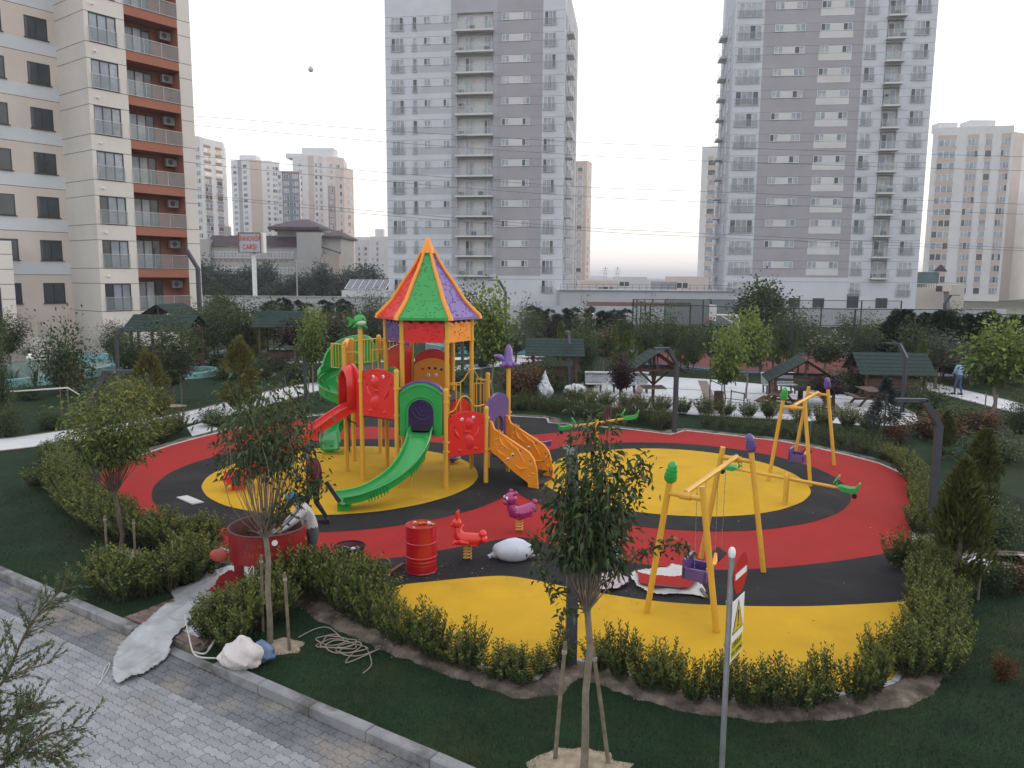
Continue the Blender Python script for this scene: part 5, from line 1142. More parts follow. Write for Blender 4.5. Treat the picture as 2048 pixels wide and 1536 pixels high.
def broad(key, h, th, rx, z0, z1, ncl, npl, LL, LW, mats, seed, rc=.28, up=.3, droop=.2, r0=.05, shape='ell', bark=None, stems=None, light=.3, vase=0.0, low=0, flower=None, off=(0,0)):
    """h: height, th: fork height, crown from z0 to z1 with half width rx"""
    rng = np.random.default_rng(seed); tb = MB(); j = rng.normal(size=(4,2))*h*.006
    pts = [(0,0,-.1)] + [(j[i][0], j[i][1], th*(i+1)/4) for i in range(4)]; tb.tube(pts, [r0*1.15,r0,r0*.93,r0*.9,r0*.85], 9, cap=False)
    fk = Vector(pts[-1]); CC = []; DD = []
    cz = (z0+z1)/2; rz = (z1-z0)/2; cl = []
    while len(cl) < ncl:
        q = rng.uniform(-1,1,3); d = np.linalg.norm(q)
        if d > 1 or d < .25: continue
        zz = q[2]; wz = 1.0
        if shape == 'egg': wz = 1.0 - .35*max(0, zz)
        if shape == 'ball': pass
        if shape == 'col': q = np.array([q[0], q[1], q[2]*1.15])
        cl.append(Vector((q[0]*rx*wz+off[0], q[1]*rx*wz+off[1], cz+q[2]*rz)))
    for c in cl:
        a = fk if rng.random() < .75 or not stems else fk
        st_ = Vector((fk.x+ (c.x-fk.x)*.1, fk.y+(c.y-fk.y)*.1, fk.z*(1-.06*rng.random())))
        P_ = limb(tb, st_, c, r0*.18, r0*.05, rng, 4, .17+vase); 
        n = int(npl*rng.uniform(.7,1.3)); t = rng.random(n)**.7; P = np.array([tuple(p) for p in P_])
        idx = np.clip(t*(len(P)-1), 0, len(P)-1.001); i0 = idx.astype(int); fr = (idx-i0)[:,None]
        base = P[i0]*(1-fr)+P[i0+1]*fr; g = rng.normal(size=(n,3))*rc*np.clip(t,.15,1)[:,None]
        g[:,2] *= .8; pos = base+g; keep = pos[:,2] > z0-(rc if low else rc*.3)
        d = norm(g)*.8 + rng.normal(size=(n,3))*.5; d[:,2] += up
        CC.append(pos[keep]); DD.append(d[keep])
    C = np.concatenate(CC); D = np.concatenate(DD); n = len(C)
    ll = LL*rng.uniform(.6,1.25,n); Vt, F = leaves(C, D, ll, ll*LW, rng, droop)
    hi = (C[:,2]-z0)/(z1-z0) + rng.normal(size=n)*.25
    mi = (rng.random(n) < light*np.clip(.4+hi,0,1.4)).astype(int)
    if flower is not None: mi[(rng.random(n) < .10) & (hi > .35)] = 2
    cm = arr_mesh('crown', Vt, F, mats, mi)
    tm = tb.build('trunk', bark or BARK, link=False, smooth=True).data
    TREEP[key] = (tm, cm, h, rx*2); return TREEP[key]
def conifer(key, h, r, n, mats, seed, prof, LL=.16, LW=.28, upr=.9, out=.5, droop=0., bark=None, r0=.05, z0=.12, clump=0, light=.4):
    rng = np.random.default_rng(seed); tb = MB(); tb.tube([(0,0,-.1),(0,0,h*.5),(0,0,h*.96)], [r0,r0*.6,r0*.12], 7, cap=False)
    z = rng.random(n)**.85; rad = np.interp(z, [p[0] for p in prof], [p[1] for p in prof])*r
    a = rng.random(n)*2*math.pi
    if clump:
        ncl = clump; ca = rng.random(ncl)*2*math.pi; cz = rng.random(ncl)**.85; k = rng.integers(0, ncl, n)
        a = ca[k]+rng.normal(size=n)*.22; z = np.clip(cz[k]+rng.normal(size=n)*.035, 0, 1); rad = np.interp(z, [p[0] for p in prof], [p[1] for p in prof])*r*(1+.22*np.sin(ca*7+cz*23)[k])
    q = rng.random(n)**.45; zz = h*(z0+(1-z0)*z); C = np.stack([rad*q*np.cos(a), rad*q*np.sin(a), zz-(.12*h*upr*q*.3)], 1)
    D = np.stack([np.cos(a)*out, np.sin(a)*out, np.full(n, upr)], 1)+rng.normal(size=(n,3))*.22
    ll = LL*rng.uniform(.6,1.3,n); Vt, F = leaves(C, D, ll, ll*LW, rng, droop, .05)
    mi = (rng.random(n) < light*(.3+q)).astype(int)
    cm = arr_mesh('crown', Vt, F, mats, mi); tm = tb.build('trunk', bark or BARK, link=False, smooth=True).data
    for i in range(0): pass
    TREEP[key] = (tm, cm, h, 2*r); return TREEP[key]
LV = lambda n, c, v=.25, t=.25: leafm(n, c, v, trans=t)
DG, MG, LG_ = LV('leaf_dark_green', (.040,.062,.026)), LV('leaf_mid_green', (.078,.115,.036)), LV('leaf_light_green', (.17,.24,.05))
OLV1, OLV2 = LV('leaf_olive_grey', (.065,.085,.055)), LV('leaf_silver_green', (.12,.14,.10))
PLM1, PLM2 = LV('leaf_plum', (.022,.012,.018)), LV('leaf_plum_light', (.05,.02,.028))
GLD1, GLD2 = LV('leaf_gold_green', (.09,.105,.028)), LV('leaf_old_gold', (.17,.165,.04))
FLP, FLW = LV('petal_pink', (.50,.16,.16)), LV('petal_pale_pink', (.50,.36,.36))
BRZ1, BRZ2 = LV('leaf_bronze', (.07,.038,.02)), LV('leaf_orange_bronze', (.20,.09,.03))
BLU1, BLU2 = LV('needle_blue_green', (.03,.045,.042)), LV('needle_grey_blue', (.06,.08,.075))
YG = LV('leaf_yellow_green', (.18,.20,.04)); SH1, SH2 = LV('hedge_leaf', (.046,.072,.022)), LV('hedge_young_leaf', (.155,.175,.04))
BKL = mat('smooth_pale_bark', (.20,.17,.13), .85, .25, 10, bump=.4)

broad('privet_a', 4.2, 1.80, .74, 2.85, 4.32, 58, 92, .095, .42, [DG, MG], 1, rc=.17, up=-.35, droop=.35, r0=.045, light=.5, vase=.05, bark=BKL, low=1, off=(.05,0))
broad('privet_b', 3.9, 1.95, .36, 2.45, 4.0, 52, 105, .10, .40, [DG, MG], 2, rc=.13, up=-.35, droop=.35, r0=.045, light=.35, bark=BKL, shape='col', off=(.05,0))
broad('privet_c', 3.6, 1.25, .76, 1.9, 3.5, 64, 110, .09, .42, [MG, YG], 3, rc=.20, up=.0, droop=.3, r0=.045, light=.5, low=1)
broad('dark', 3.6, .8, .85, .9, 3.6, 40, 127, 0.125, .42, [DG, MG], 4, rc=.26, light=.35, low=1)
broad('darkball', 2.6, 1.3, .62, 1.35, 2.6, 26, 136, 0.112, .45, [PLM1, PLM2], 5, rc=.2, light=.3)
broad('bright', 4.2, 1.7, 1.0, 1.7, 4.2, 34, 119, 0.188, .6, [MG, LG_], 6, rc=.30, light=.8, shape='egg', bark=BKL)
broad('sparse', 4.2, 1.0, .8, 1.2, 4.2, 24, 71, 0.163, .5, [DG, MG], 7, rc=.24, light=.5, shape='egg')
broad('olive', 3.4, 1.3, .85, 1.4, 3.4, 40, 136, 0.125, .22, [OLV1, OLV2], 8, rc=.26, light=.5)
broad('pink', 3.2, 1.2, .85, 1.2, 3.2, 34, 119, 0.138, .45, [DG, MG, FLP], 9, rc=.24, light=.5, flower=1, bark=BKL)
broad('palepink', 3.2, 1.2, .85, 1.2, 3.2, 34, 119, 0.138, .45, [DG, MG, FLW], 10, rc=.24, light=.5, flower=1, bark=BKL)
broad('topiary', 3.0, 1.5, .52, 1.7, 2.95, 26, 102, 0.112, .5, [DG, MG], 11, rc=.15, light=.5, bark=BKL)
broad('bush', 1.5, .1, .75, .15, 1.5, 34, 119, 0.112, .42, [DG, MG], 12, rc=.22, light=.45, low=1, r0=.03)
broad('bronzebush', 1.3, .1, .7, .15, 1.3, 30, 119, 0.112, .42, [BRZ1, BRZ2], 13, rc=.2, light=.3, low=1, r0=.03)
broad('wiry', 2.2, .3, .8, .6, 2.2, 22, 22, .10, .4, [DG, BRZ1], 14, rc=.16, light=.4, r0=.03)
broad('bigdark', 8, 2.0, 2.6, 1.5, 8, 60, 160, 0.408, .6, [DG, MG], 15, rc=.75, light=.3, r0=.15, low=1)
broad('grove', 7, 1.2, 2.4, .8, 7, 52, 165, 0.45, .55, [LV('leaf_far_dark', (.035,.055,.045)), LV('leaf_far_mid', (.05,.08,.055))], 16, rc=.8, light=.4, r0=.14, low=1)
conifer('gold', 2.3, .55, 5000, [GLD1, GLD2], 17, [(0,.5),(.2,1),(.5,.85),(.8,.45),(1,.05)], .17, .22, .8, .75, clump=60, light=.5)
conifer('goldcol', 3.2, .42, 6500, [LV('thuja_green', (.055,.065,.018)), GLD1], 18, [(0,.7),(.25,1),(.6,.8),(.85,.5),(1,.08)], .18, .22, 1.0, .35, clump=70, light=.45)
conifer('flame', 2.6, .35, 2800, [MG, YG], 19, [(0,.8),(.3,1),(.7,.6),(1,.04)], .16, .25, 1.0, .35, clump=40)
conifer('spruce', 2.9, .75, 7000, [BLU1, BLU2], 20, [(0,.95),(.15,1),(.6,.55),(1,.03)], .15, .20, .15, 1.0, droop=.15, clump=80, light=.5)
conifer('smallcon', 3.0, .75, 3000, [LV('row_conifer', (.028,.042,.034)), BLU1], 21, [(0,.6),(.3,.7),(.75,1.0),(.9,.7),(1,.2)], .32, .22, .35, .9, droop=.1, clump=26, light=.3, z0=.25)
conifer('darkcyp', 6.0, 1.3, 6000, [LV('dark_cypress', (.022,.034,.030)), DG], 22, [(0,.7),(.3,1),(.7,.8),(1,.15)], .5, .3, .5, .8, clump=50, light=.3)
def plant(key, bx, by, topy, wpx, name, label, cat='tree', group=None, rz=None, kids=('trunk','crown')):
    g = G(bx, by); h = max(.2, AY(bx, topy, g.y).z); tm, cm, ph, pw = TREEP[key]; w_ = wpx/FPX*g.y
    t = thing(name, label, cat, g, random.uniform(0, 6.28) if rz is None else rz, group); s = (w_/pw, w_/pw, h/ph)
    inst(kids[0], tm, t, sc_=s); inst(kids[1], cm, t, sc_=s); return t
def stake(x, y, h, lean=(0,0), label=None, r=.025, z=0):
    T = thing('tree_stake', label or 'round wooden stake', 'stake', (x,y,z), group='wooden stakes holding young trees'); mb = MB()
    mb.tube([(0,0,-.1),(lean[0]*.5,lean[1]*.5,h*.5),(lean[0],lean[1],h)], [r,r*.95,r*.9], 8); mb.lathe([(r*.9,0),(0,.005)],8) if False else None
    mb.build('stake', STAKE, T, True); mb = MB(); mb.cyl((lean[0]*.9,lean[1]*.9), r*1.25, h*.9, h*.93, 8); mb.build('tie_band', mat('pale_tie', (.3,.28,.24), .8), T); return T
random.seed(21)
ORD = 'first second third fourth fifth sixth seventh eighth ninth tenth eleventh twelfth'.split()
def ordinal(k, n):
    if k == 0: return 'leftmost'
    if k == n-1: return 'rightmost'
    if n % 2 and k == n//2: return 'middle'
    return ORD[k] + ' from left,' if k < n//2 + n % 2 and k < 12 else ORD[n-1-k] + ' from right,'
# --- three foreground standards
t = plant('privet_a', 548, 1300, 748, 200, 'young_tree', 'young round crowned tree in front of the red mixer, crown over the red slide', rz=0)
t = plant('privet_b', 1180, 1545, 850, 130, 'young_tree', 'young tall narrow crowned tree standing in front of the dark lamp post', rz=2.0)
t = plant('privet_c', 245, 1112, 745, 175, 'young_tree', 'young spreading tree by the left hedge with a yellow green crown', rz=1.0)
stake(-3.25, 10.87, 1.22, (-.04,.0), 'leaning wooden stake just right of the tree in front of the mixer'); stake(-3.85, 11.5, 1.25, (.02,0), 'wooden stake half hidden behind the tree in front of the mixer')
g = G(1120, 1525); stake(g.x, g.y, 1.3, (.13,.35), 'left leaning stake of the narrow crowned tree near the bottom'); g = G(1232, 1532); stake(g.x, g.y, 1.3, (-.20,.25), 'right leaning stake of the narrow crowned tree near the bottom')
for x, y, l in ((220,1128,'left'),(277,1135,'right')): g = G(x,y); stake(g.x, g.y, .85, label=l+' short stake of the spreading tree by the left hedge')
def soil_disc(c, r, name='tree_pit_soil'):
    mb = MB(); rng = random.Random(c[0]*10); n = 22; vs = [(0,0,.06)]
    for k, f in ((0,.5),(1,1)):
        for i in range(n): a = 2*math.pi*i/n; q = r*f*(1+.18*rng.uniform(-1,1)); vs.append((q*math.cos(a), q*math.sin(a)*.8, .045 if k == 0 else -.01))
    fs = [(0,1+i,1+(i+1)%n) for i in range(n)] + [(1+i,1+n+i,1+n+(i+1)%n,1+(i+1)%n) for i in range(n)]
    mb.add(vs, fs); o = mb.build(name, mat('tree_pit_sand', (.33,.27,.20), .95, .3, 9, bump=.6), kind='structure', smooth=True); o.location = c
soil_disc((-3.45,11.0,0), .38); soil_disc((.80,8.1,0), .62); soil_disc(G(255,1120), .4); soil_disc(G(352,822), .5)
# stray side branch of the narrow tree reaching right over the swing leg
def spray(name, parent_root, pts, r, nl, LL, mats, seed, off):
    rng = np.random.default_rng(seed); mb = MB(); P_ = spline(pts, 6); mb.tube(P_, [r*(1-.8*i/len(P_)) for i in range(len(P_))], 5); b = mb.build('branch', BARK, parent_root, True, off=off)
    P = np.array([tuple(p - off) for p in P_]); t = rng.random(nl)*.85+.15; idx = t*(len(P)-1.001); i0 = idx.astype(int); fr = (idx-i0)[:,None]
    C = P[i0]*(1-fr)+P[i0+1]*fr + rng.normal(size=(nl,3))*(.045 if nl < 200 else .085); D = rng.normal(size=(nl,3)); D[:,2] -= .3
    Vt, F = leaves(C, D, LL*rng.uniform(.6,1.2,nl), LL*.42, rng, .3); me = arr_mesh('leaves', Vt, F, mats, (rng.random(nl) < .4).astype(int)); inst('leaves', me, b)
tr = [o for o in COL.objects if o.get('label','').startswith('young tall narrow')][0]
tr.rotation_euler.z = 0
o0 = tr.location.copy()
spray('b', tr, [V(.86,8.1,2.1), V(1.15,8.15,2.3), V(1.45,8.2,2.55), V(1.75,8.2,2.62), V(1.95,8.2,2.55)], .012, 190, .085, [DG, MG], 5, o0)
spray('b', tr, [V(.8,8.05,2.0), V(.45,8.0,2.2), V(.3,8.0,2.5), V(.28,8.0,2.8)], .012, 150, .085, [DG, MG], 6, o0)
spray('b', tr, [V(.83,8.0,1.95), V(.66,7.9,2.02), V(.55,7.9,1.95), V(.52,7.9,1.75)], .010, 60, .085, [DG, MG], 7, o0)
spray('b', tr, [V(.86,8.1,2.2), V(1.2,8.2,2.9), V(1.35,8.2,3.3), V(1.40,8.2,3.55)], .012, 260, .085, [DG, MG], 8, o0)
t1 = [o for o in COL.objects if o.get('label','').startswith('young round crowned')][0]
for (p0, p1, p2, sd_, nn) in ((V(-3.5,11.0,1.9), V(-3.1,11.0,2.35), V(-2.72,11.0,2.52), 11, 210), (V(-3.5,11.0,1.9), V(-3.2,11.0,2.2), V(-2.95,11.0,2.35), 12, 50), (V(-3.6,11.0,1.9), V(-3.2,11.0,2.5), V(-3.0,11.0,2.6), 13, 60)):
    spray('b', t1, [p0, p1, p2], .014, nn, .10, [DG, MG], sd_, t1.location.copy())
t1.rotation_euler.z = 0
# thin suckers inside both crowns
for key_lab, (cx_, cy_, zf, zt, rr, nn_) in (('young tall narrow', (.84,8.06,1.95,3.0,.26,15)), ('young round crowned', (-3.56,11.03,1.80,3.0,.42,16))):
    r0_ = [o for o in COL.objects if o.get('label','').startswith(key_lab)][0]; mb = MB(); rng = np.random.default_rng(3)
    for i in range(nn_):
        a = rng.random()*6.28; q = rr*rng.uniform(.4,1.1); top = V(cx_+q*math.cos(a), cy_+q*math.sin(a)*.8, rng.uniform(zf+.6, zt)); c = V(cx_+q*.7*math.cos(a), cy_+q*.6*math.sin(a), zf+.25)
        mb.tube([V(cx_,cy_,zf-.02), V(cx_+q*.45*math.cos(a), cy_+q*.4*math.sin(a), zf+.1), c, top], [.012,.009,.006,.003], 4, cap=False)
    l = r0_.location.copy(); rz_ = r0_.rotation_euler.z; o = mb.build('shoots', BKL, r0_, True, off=l, kind='stuff'); o.rotation_euler.z = -rz_

# --- single trees and shrubs of the garden (base, top and width measured in the picture)
PLN = [
 ('topiary',85,700,570,62,'young_tree','round headed small tree in front of the cream building steps'),
 ('flame',128,690,618,26,'small_conifer','bright little pointed conifer in front of the cream building wall'),
 ('bush',135,800,655,100,'bush','dense dark bush beside the left pool, right of the ball'),
 ('wiry',150,815,722,75,'bush','thin stemmed reddish bush in front of the dense dark pool bush'),
 ('wiry',60,742,668,95,'bush','sparse wiry shrub in front of the marble steps'),
 ('bush',185,702,655,70,'bush','rounded rose bush along the cream building base, left one'),
 ('bush',212,700,652,50,'bush','smaller rose bush along the cream building base, right one'),
 ('dark',8,880,640,50,'young_tree','dark tree cut by the left picture edge above the pool'),
 ('bush',18,890,815,60,'bush','low leafy bush at the left edge above the white path'),
 ('dark',262,770,668,78,'young_tree','dark leafy tree standing just right of the left short lamp head'),
 ('dark',348,820,628,115,'young_tree','broad dark tree with staked stem left of the white path'),
 ('gold',305,860,712,75,'golden_conifer','golden green conifer between the two left trees'),
 ('privet_c',262,905,752,95,'golden_bush','yellow green leafy crown behind the left lamp arm'),
 ('gold',482,835,684,72,'golden_conifer','yellowish conifer at the path left of the play tower'),
 ('dark',492,738,598,100,'young_tree','dull brownish green tree in front of the brown slatted screen'),
 ('darkball',590,745,645,72,'plum_tree','purple leaved tree in front of the left small pavilion'),
 ('bright',628,800,612,56,'young_tree','narrow light green tree with two stakes left of the spiral slide'),
 ('sparse',705,770,600,58,'young_tree','loose olive green tree behind the fish topped post'),
 ('olive',748,745,570,70,'young_tree','grey green tree behind the left edge of the pointed play roof'),
 ('sparse',928,700,545,60,'young_tree','green tree half hidden by the purple roof panel'),
 ('bright',985,815,566,86,'young_tree','light green tree with forked stem right of the purple roof panel'),
 ('olive',1030,745,632,82,'olive_tree','silvery round tree just right of the forked light green tree'),
 ('sparse',1052,700,585,48,'young_tree','tall thin leaved tree behind the silvery round tree'),
 ('darkball',1097,712,632,40,'plum_tree','small dark plum tree in the row of little conifers'),
 ('sparse',1168,720,590,52,'young_tree','slim green tree in front of the podium wall'),
 ('pink',1207,748,640,66,'flowering_tree','small tree with salmon pink flowers above the green pavilion'),
 ('flame',1252,748,660,40,'small_conifer','yellow green cone right of the pink flowering tree'),
 ('flame',1275,742,668,30,'small_conifer','slender yellow green cone by the court net corner'),
 ('sparse',1300,722,585,60,'young_tree','green tree at the court net corner'),
 ('darkball',1240,838,705,62,'plum_tree','dark purple round headed tree in front of the wrapped benches'),
 ('bronzebush',1052,800,715,95,'bush','brown leaved bush behind the purple topped post'),
 ('bush',1095,780,725,60,'bush','dull green bush left of the green pavilion'),
 ('bright',1448,828,640,72,'young_tree','light green tree left of two beside the ball court'),
 ('bright',1492,790,605,76,'young_tree','taller light green tree behind the far swing cap, right of two beside the court'),
 ('bigdark',1522,690,548,95,'dark_tree','tall dark tree in front of the taupe tower'),
 ('sparse',1590,700,585,46,'young_tree','thin dark tree right of the tall dark tree by the court'),
 ('flame',1520,740,668,36,'small_conifer','small cone in the court corner'),
 ('palepink',1648,752,645,82,'flowering_tree','small tree with pale pink blossom above the gable pavilion'),
 ('dark',1692,712,608,62,'young_tree','feathery dark tree right of the pale pink blossom tree'),
 ('bright',1762,712,630,72,'young_tree','bright yellow green round tree above the right pavilion'),
 ('olive',1872,765,640,120,'olive_tree','wide silvery olive tree left of the walking man'),
 ('bright',1986,832,618,122,'young_tree','large bright green tree with forked top near the right edge'),
 ('dark',2038,880,752,60,'young_tree','dark tree cut by the right edge below the bright green tree'),
 ('sparse',1905,660,590,50,'young_tree','sparse tree in front of the cream annex ramp'),
 ('spruce',1768,868,742,68,'blue_spruce','dark blue green spruce beyond the back hedge'),
 ('darkball',1650,812,742,80,'plum_tree','low dark purple shrub right of the far swing'),
 ('goldcol',1918,1180,910,105,'thuja','golden green thuja at the right, nearest one with a stake'),
 ('goldcol',1962,1010,848,66,'thuja','second golden thuja behind the nearest one'),
 ('goldcol',1888,905,812,42,'thuja','small orange tinted thuja beside the right lamp post'),
 ('bronzebush',1872,862,808,120,'bush','brown red low bush left of the right lamp post top'),
 ('bronzebush',1790,872,828,60,'bush','bronze bush between the spruce and the right lamp'),
 ('bush',1990,1075,985,110,'bush','mid green bush right of the golden thujas'),
 ('bush',1993,1170,1085,85,'bush','round hedge plant on the white side path at the right'),
 ('bronzebush',2040,1170,1100,60,'bush','dark red leaved plant at the right edge by the side path'),
 ('bronzebush',2015,1345,1285,50,'bush','small red leaved plant in the dark lawn at the lower right'),
 ('bush',1985,905,850,130,'bush','dark low bush in the right lawn'),
 ('bush',430,862,820,56,'bush','leafy shrub at the corner of the path landing'),
 ('bush',30,980,905,20,'bush','small plant at the left edge'),
 ('wiry',330,790,725,60,'bush','loose reddish shrub under the broad dark tree'),
 ('bush',440,740,705,60,'bush','green mound by the round left basin'),
 ('bush',380,745,700,70,'bush','green mound between the left pavilions and the path'),
 ('bush',540,745,712,90,'bush','dark low planting in front of the second pavilion'),
 ('bush',460,765,730,80,'bush','low green planting above the left path, nearer mound'),
 ('bush',890,775,722,110,'bush','dark bush seen under the pointed roof of the play tower'),
 ('dark',440,690,570,52,'young_tree','dark leafy tree right of the tall street lamp'),
 ('privet_c',372,690,590,40,'young_tree','brownish tree in front of the lowest terracotta balcony'),
]
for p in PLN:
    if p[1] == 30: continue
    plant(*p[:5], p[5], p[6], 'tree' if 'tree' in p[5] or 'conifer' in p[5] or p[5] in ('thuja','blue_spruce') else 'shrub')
for bx, by, l in ((335,820,'left'),(365,822,'right')): g = G(bx,by); stake(g.x, g.y, 1.35, label=l+' stake of the broad dark tree left of the white path')
for bx, by, l in ((616,806,'left'),(642,806,'right')): g = G(bx,by); stake(g.x, g.y, 1.35, (.1 if l == 'left' else -.1, 0), l+' stake of the narrow light green tree by the spiral slide')
for bx, by, l in ((1968,835,'left'),(1990,838,'right')): g = G(bx,by); stake(g.x, g.y, 1.3, label=l+' stake of the large bright green tree')
for bx, by, l in ((963,800,'left'),(985,803,'right')): g = G(bx,by); stake(g.x, g.y, 1.5, label=l+' thin stake behind the play tower by the forked tree')
g = G(1962,1185); stake(g.x, g.y, 1.5, label='wooden stake standing by the nearest golden thuja')
for bx, by, l in ((125,845,'left'),(140,850,'right')): g = G(bx,by); stake(g.x, g.y, 1.2, label=l+' stake in the left lawn holding the white band')
# slim planting of the middle ground
MID = [('dark',398,742,628,60),('sparse',428,735,625,55),('dark',455,728,615,62),('flame',520,742,668,30),('sparse',548,720,610,55),('dark',640,745,640,60),('sparse',672,735,610,60),('bush',655,772,718,70),('dark',720,735,625,62),('sparse',765,725,610,58),('bush',600,768,722,70),
 ('sparse',905,745,628,55),('dark',940,735,618,58),('bush',965,735,692,60),('dark',1065,720,632,50),('flame',1120,735,665,30),('sparse',1140,745,650,46),('dark',1172,765,665,52),('bush',1180,772,722,55),('flame',1228,750,672,26),('dark',1290,740,640,50),('sparse',1335,735,615,48),('flame',1360,742,668,28),('dark',1385,745,652,48),('sparse',1420,735,640,46),
 ('flame',1545,735,668,30),('dark',1565,730,625,54),('sparse',1615,732,618,50),('flame',1585,740,672,28),('dark',1715,745,650,54),('bush',1700,775,720,80),('sparse',1735,735,625,52),('dark',1820,760,640,70),('flame',1838,775,690,34),('bush',1850,812,752,90),('dark',1925,745,640,64),('bush',1905,845,790,110),('bronzebush',1960,850,800,90),('dark',2010,760,650,70),('bush',1670,775,735,60),
 ('dark',232,742,668,60),('bush',300,748,705,70),('sparse',420,700,600,50),('dark',20,745,650,70),('bush',55,815,775,60),('bush',230,812,768,70),('bush',100,872,832,50),('bush',520,765,722,60),('dark',1248,715,640,46)]
for i, (k_, x, by, ty, w_) in enumerate(MID):
    kind = {'dark':'full dark green tree','sparse':'slim loose green tree','flame':'little pointed conifer','bush':'low round bush','bronzebush':'brownish low bush'}[k_]; near = min(((abs(x-a), b) for a, b in ((30,'the left pool'),(235,'the left pool lamp'),(340,'the left pavilions'),(440,'the timber balustrade'),(566,'the second pavilion'),(650,'the spiral slide'),(760,'the fish topped post'),(930,'the purple roof panel'),(1015,'the silvery tree'),(1110,'the green pavilion'),(1210,'the pink flowering tree'),(1306,'the single post pavilion'),(1400,'the ball court corner'),(1455,'the light green court trees'),(1560,'the back of the ball court'),(1640,'the pale blossom tree'),(1770,'the long right pavilion'),(1870,'the wide olive tree'),(1985,'the large bright green tree'))))[1]
    same = [q for q in MID if q[0] == k_ and min(((abs(q[1]-a), b) for a, b in ((30,'the left pool'),(235,'the left pool lamp'),(340,'the left pavilions'),(440,'the timber balustrade'),(566,'the second pavilion'),(650,'the spiral slide'),(760,'the fish topped post'),(930,'the purple roof panel'),(1015,'the silvery tree'),(1110,'the green pavilion'),(1210,'the pink flowering tree'),(1306,'the single post pavilion'),(1400,'the ball court corner'),(1455,'the light green court trees'),(1560,'the back of the ball court'),(1640,'the pale blossom tree'),(1770,'the long right pavilion'),(1870,'the wide olive tree'),(1985,'the large bright green tree'))))[1] == near]
    xs_ = sorted(q[1] for q in same); pre = '' if len(xs_) == 1 else ('left ' if x == xs_[0] else ('right ' if x == xs_[-1] else 'middle '))
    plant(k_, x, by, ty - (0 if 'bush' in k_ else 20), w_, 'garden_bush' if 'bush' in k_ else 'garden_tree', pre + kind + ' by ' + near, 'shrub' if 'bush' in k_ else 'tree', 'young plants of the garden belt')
# rows of little dark conifers along the back walls
for i, x in enumerate((1066,1100,1124,1143,1186,1207,1227,1247,905,940)):
    plant('smallcon', x, 672+(i%3)*2, 612+(i*7)%9, 34, 'row_conifer', ordinal((4,5,6,7,8,9,0,1)[0:0] and 0 or sorted((1066,1100,1124,1143,1186,1207,1227,1247,905,940)).index(x), 10)+' small dark conifer in the row before the corrugated wall', 'tree', 'small dark conifers in a row before the corrugated wall')
for i, x in enumerate((565,590,612,650,668,688,540,466,440)):
    plant('smallcon', x, 662+(i%3)*3, 604+(i*5)%12, 32, 'row_conifer', ordinal(sorted((565,590,612,650,668,688,540,466,440)).index(x), 9)+' small dark conifer in the row before the retaining wall', 'tree', 'small dark conifers in a row before the retaining wall')
for i, x in enumerate((1795,1822,1852,1880,1908,1938,1968,2000,2030,2065,2100)):
    plant('darkcyp', x, 745+(i%2)*5, 612+(i*11)%16, 78, 'dark_conifer', ordinal(i, 11)+' dark tall conifer in the row behind the right fence', 'tree', 'dark conifers in a dense row at the right')
for i, (x, ty, w_) in enumerate(((1555,640,50),(1610,650,48),(1345,640,52),(1400,648,50),(1450,645,50),(1700,640,50))):
    plant('dark', x, 700, ty, w_, 'dark_bush_tree', ordinal(sorted((1555,1610,1345,1400,1450,1700)).index(x), 6)+' dark bushy tree behind the ball court net', 'tree', 'dark bushy trees behind the ball court net')
for i, (x, by, ty, w_) in enumerate(((405,612,528,62),(440,612,545,70),(500,610,540,60),(530,610,528,50),(600,612,552,64),(642,612,530,44),(665,610,552,58),(700,606,545,60),(728,602,532,70),(752,606,565,60),(385,612,560,60),(470,612,565,60),(565,612,570,70),(780,606,560,50))):
    plant('grove', x, by, ty, w_, 'park_tree', ordinal(sorted((405,440,500,530,600,642,665,700,728,752,385,470,565,780)).index(x), 14)+' dark tree in the belt before the shopping centre', 'tree', 'dark trees in a belt before the shopping centre')

# --- hedge of individual shrubs round the play surface
def shrub_mesh(seed, h=.75, r=.34, nsh=60, nl=26, LL=.078, warm=.3):
    rng = np.random.default_rng(seed); CC, DD, TT = [], [], []; tb = MB()
    for s in range(nsh):
        a = rng.random()*6.28; q = r*math.sqrt(rng.random()); hh = h*rng.uniform(.62,1.0)*(1-.35*(q/r)**2)
        top = np.array([q*math.cos(a)*1.05, q*math.sin(a)*1.05, hh]); base = np.array([q*math.cos(a)*.35, q*math.sin(a)*.35, 0.0])
        if s % 3 == 0: tb.tube([tuple(base), tuple(base*.4+top*.6), tuple(top)], [.007,.005,.002], 4, cap=False)
        t = np.linspace(.16,1,nl); P = base+(top-base)*t[:,None]; P[:,:2] *= (1-.12*(1-t))[:,None]
        ph = t*nl*2.4+rng.random()*6; up = .35+.9*t**2
        D = np.stack([np.cos(ph), np.sin(ph), up], 1)+rng.normal(size=(nl,3))*.15; CC.append(P); DD.append(D); TT.append(t)
    C = np.concatenate(CC); D = np.concatenate(DD); T_ = np.concatenate(TT); n = len(C)
    ll = LL*rng.uniform(.65,1.2,n)*(1-.25*T_); Vt, F = leaves(C, D, ll, ll*.42, rng, .05, .08)
    mi = (rng.random(n) < (T_-.45)*1.1*warm*2).astype(int)
    return tb.build('stems', BARK, link=False).data, arr_mesh('foliage', Vt, F, [SH1, SH2], mi)
SHR = [shrub_mesh(i+30, warm=w_) for i, w_ in enumerate((.7,.5,.85,.6,.45))]
OLDS = [shrub_mesh(60+i, .72, .36, 50, 24, .055, .2) for i in range(2)]
def shrub(x, y, h, r, label, group, set_=SHR, z=.03):
    st_, fo = random.choice(set_); t = thing('hedge_shrub', label, 'shrub', (x,y,z), random.uniform(0,6.28), group); s = (r/.34, r/.34, h/.75); inst('stems', st_, t, sc_=s); inst('foliage', fo, t, sc_=s)
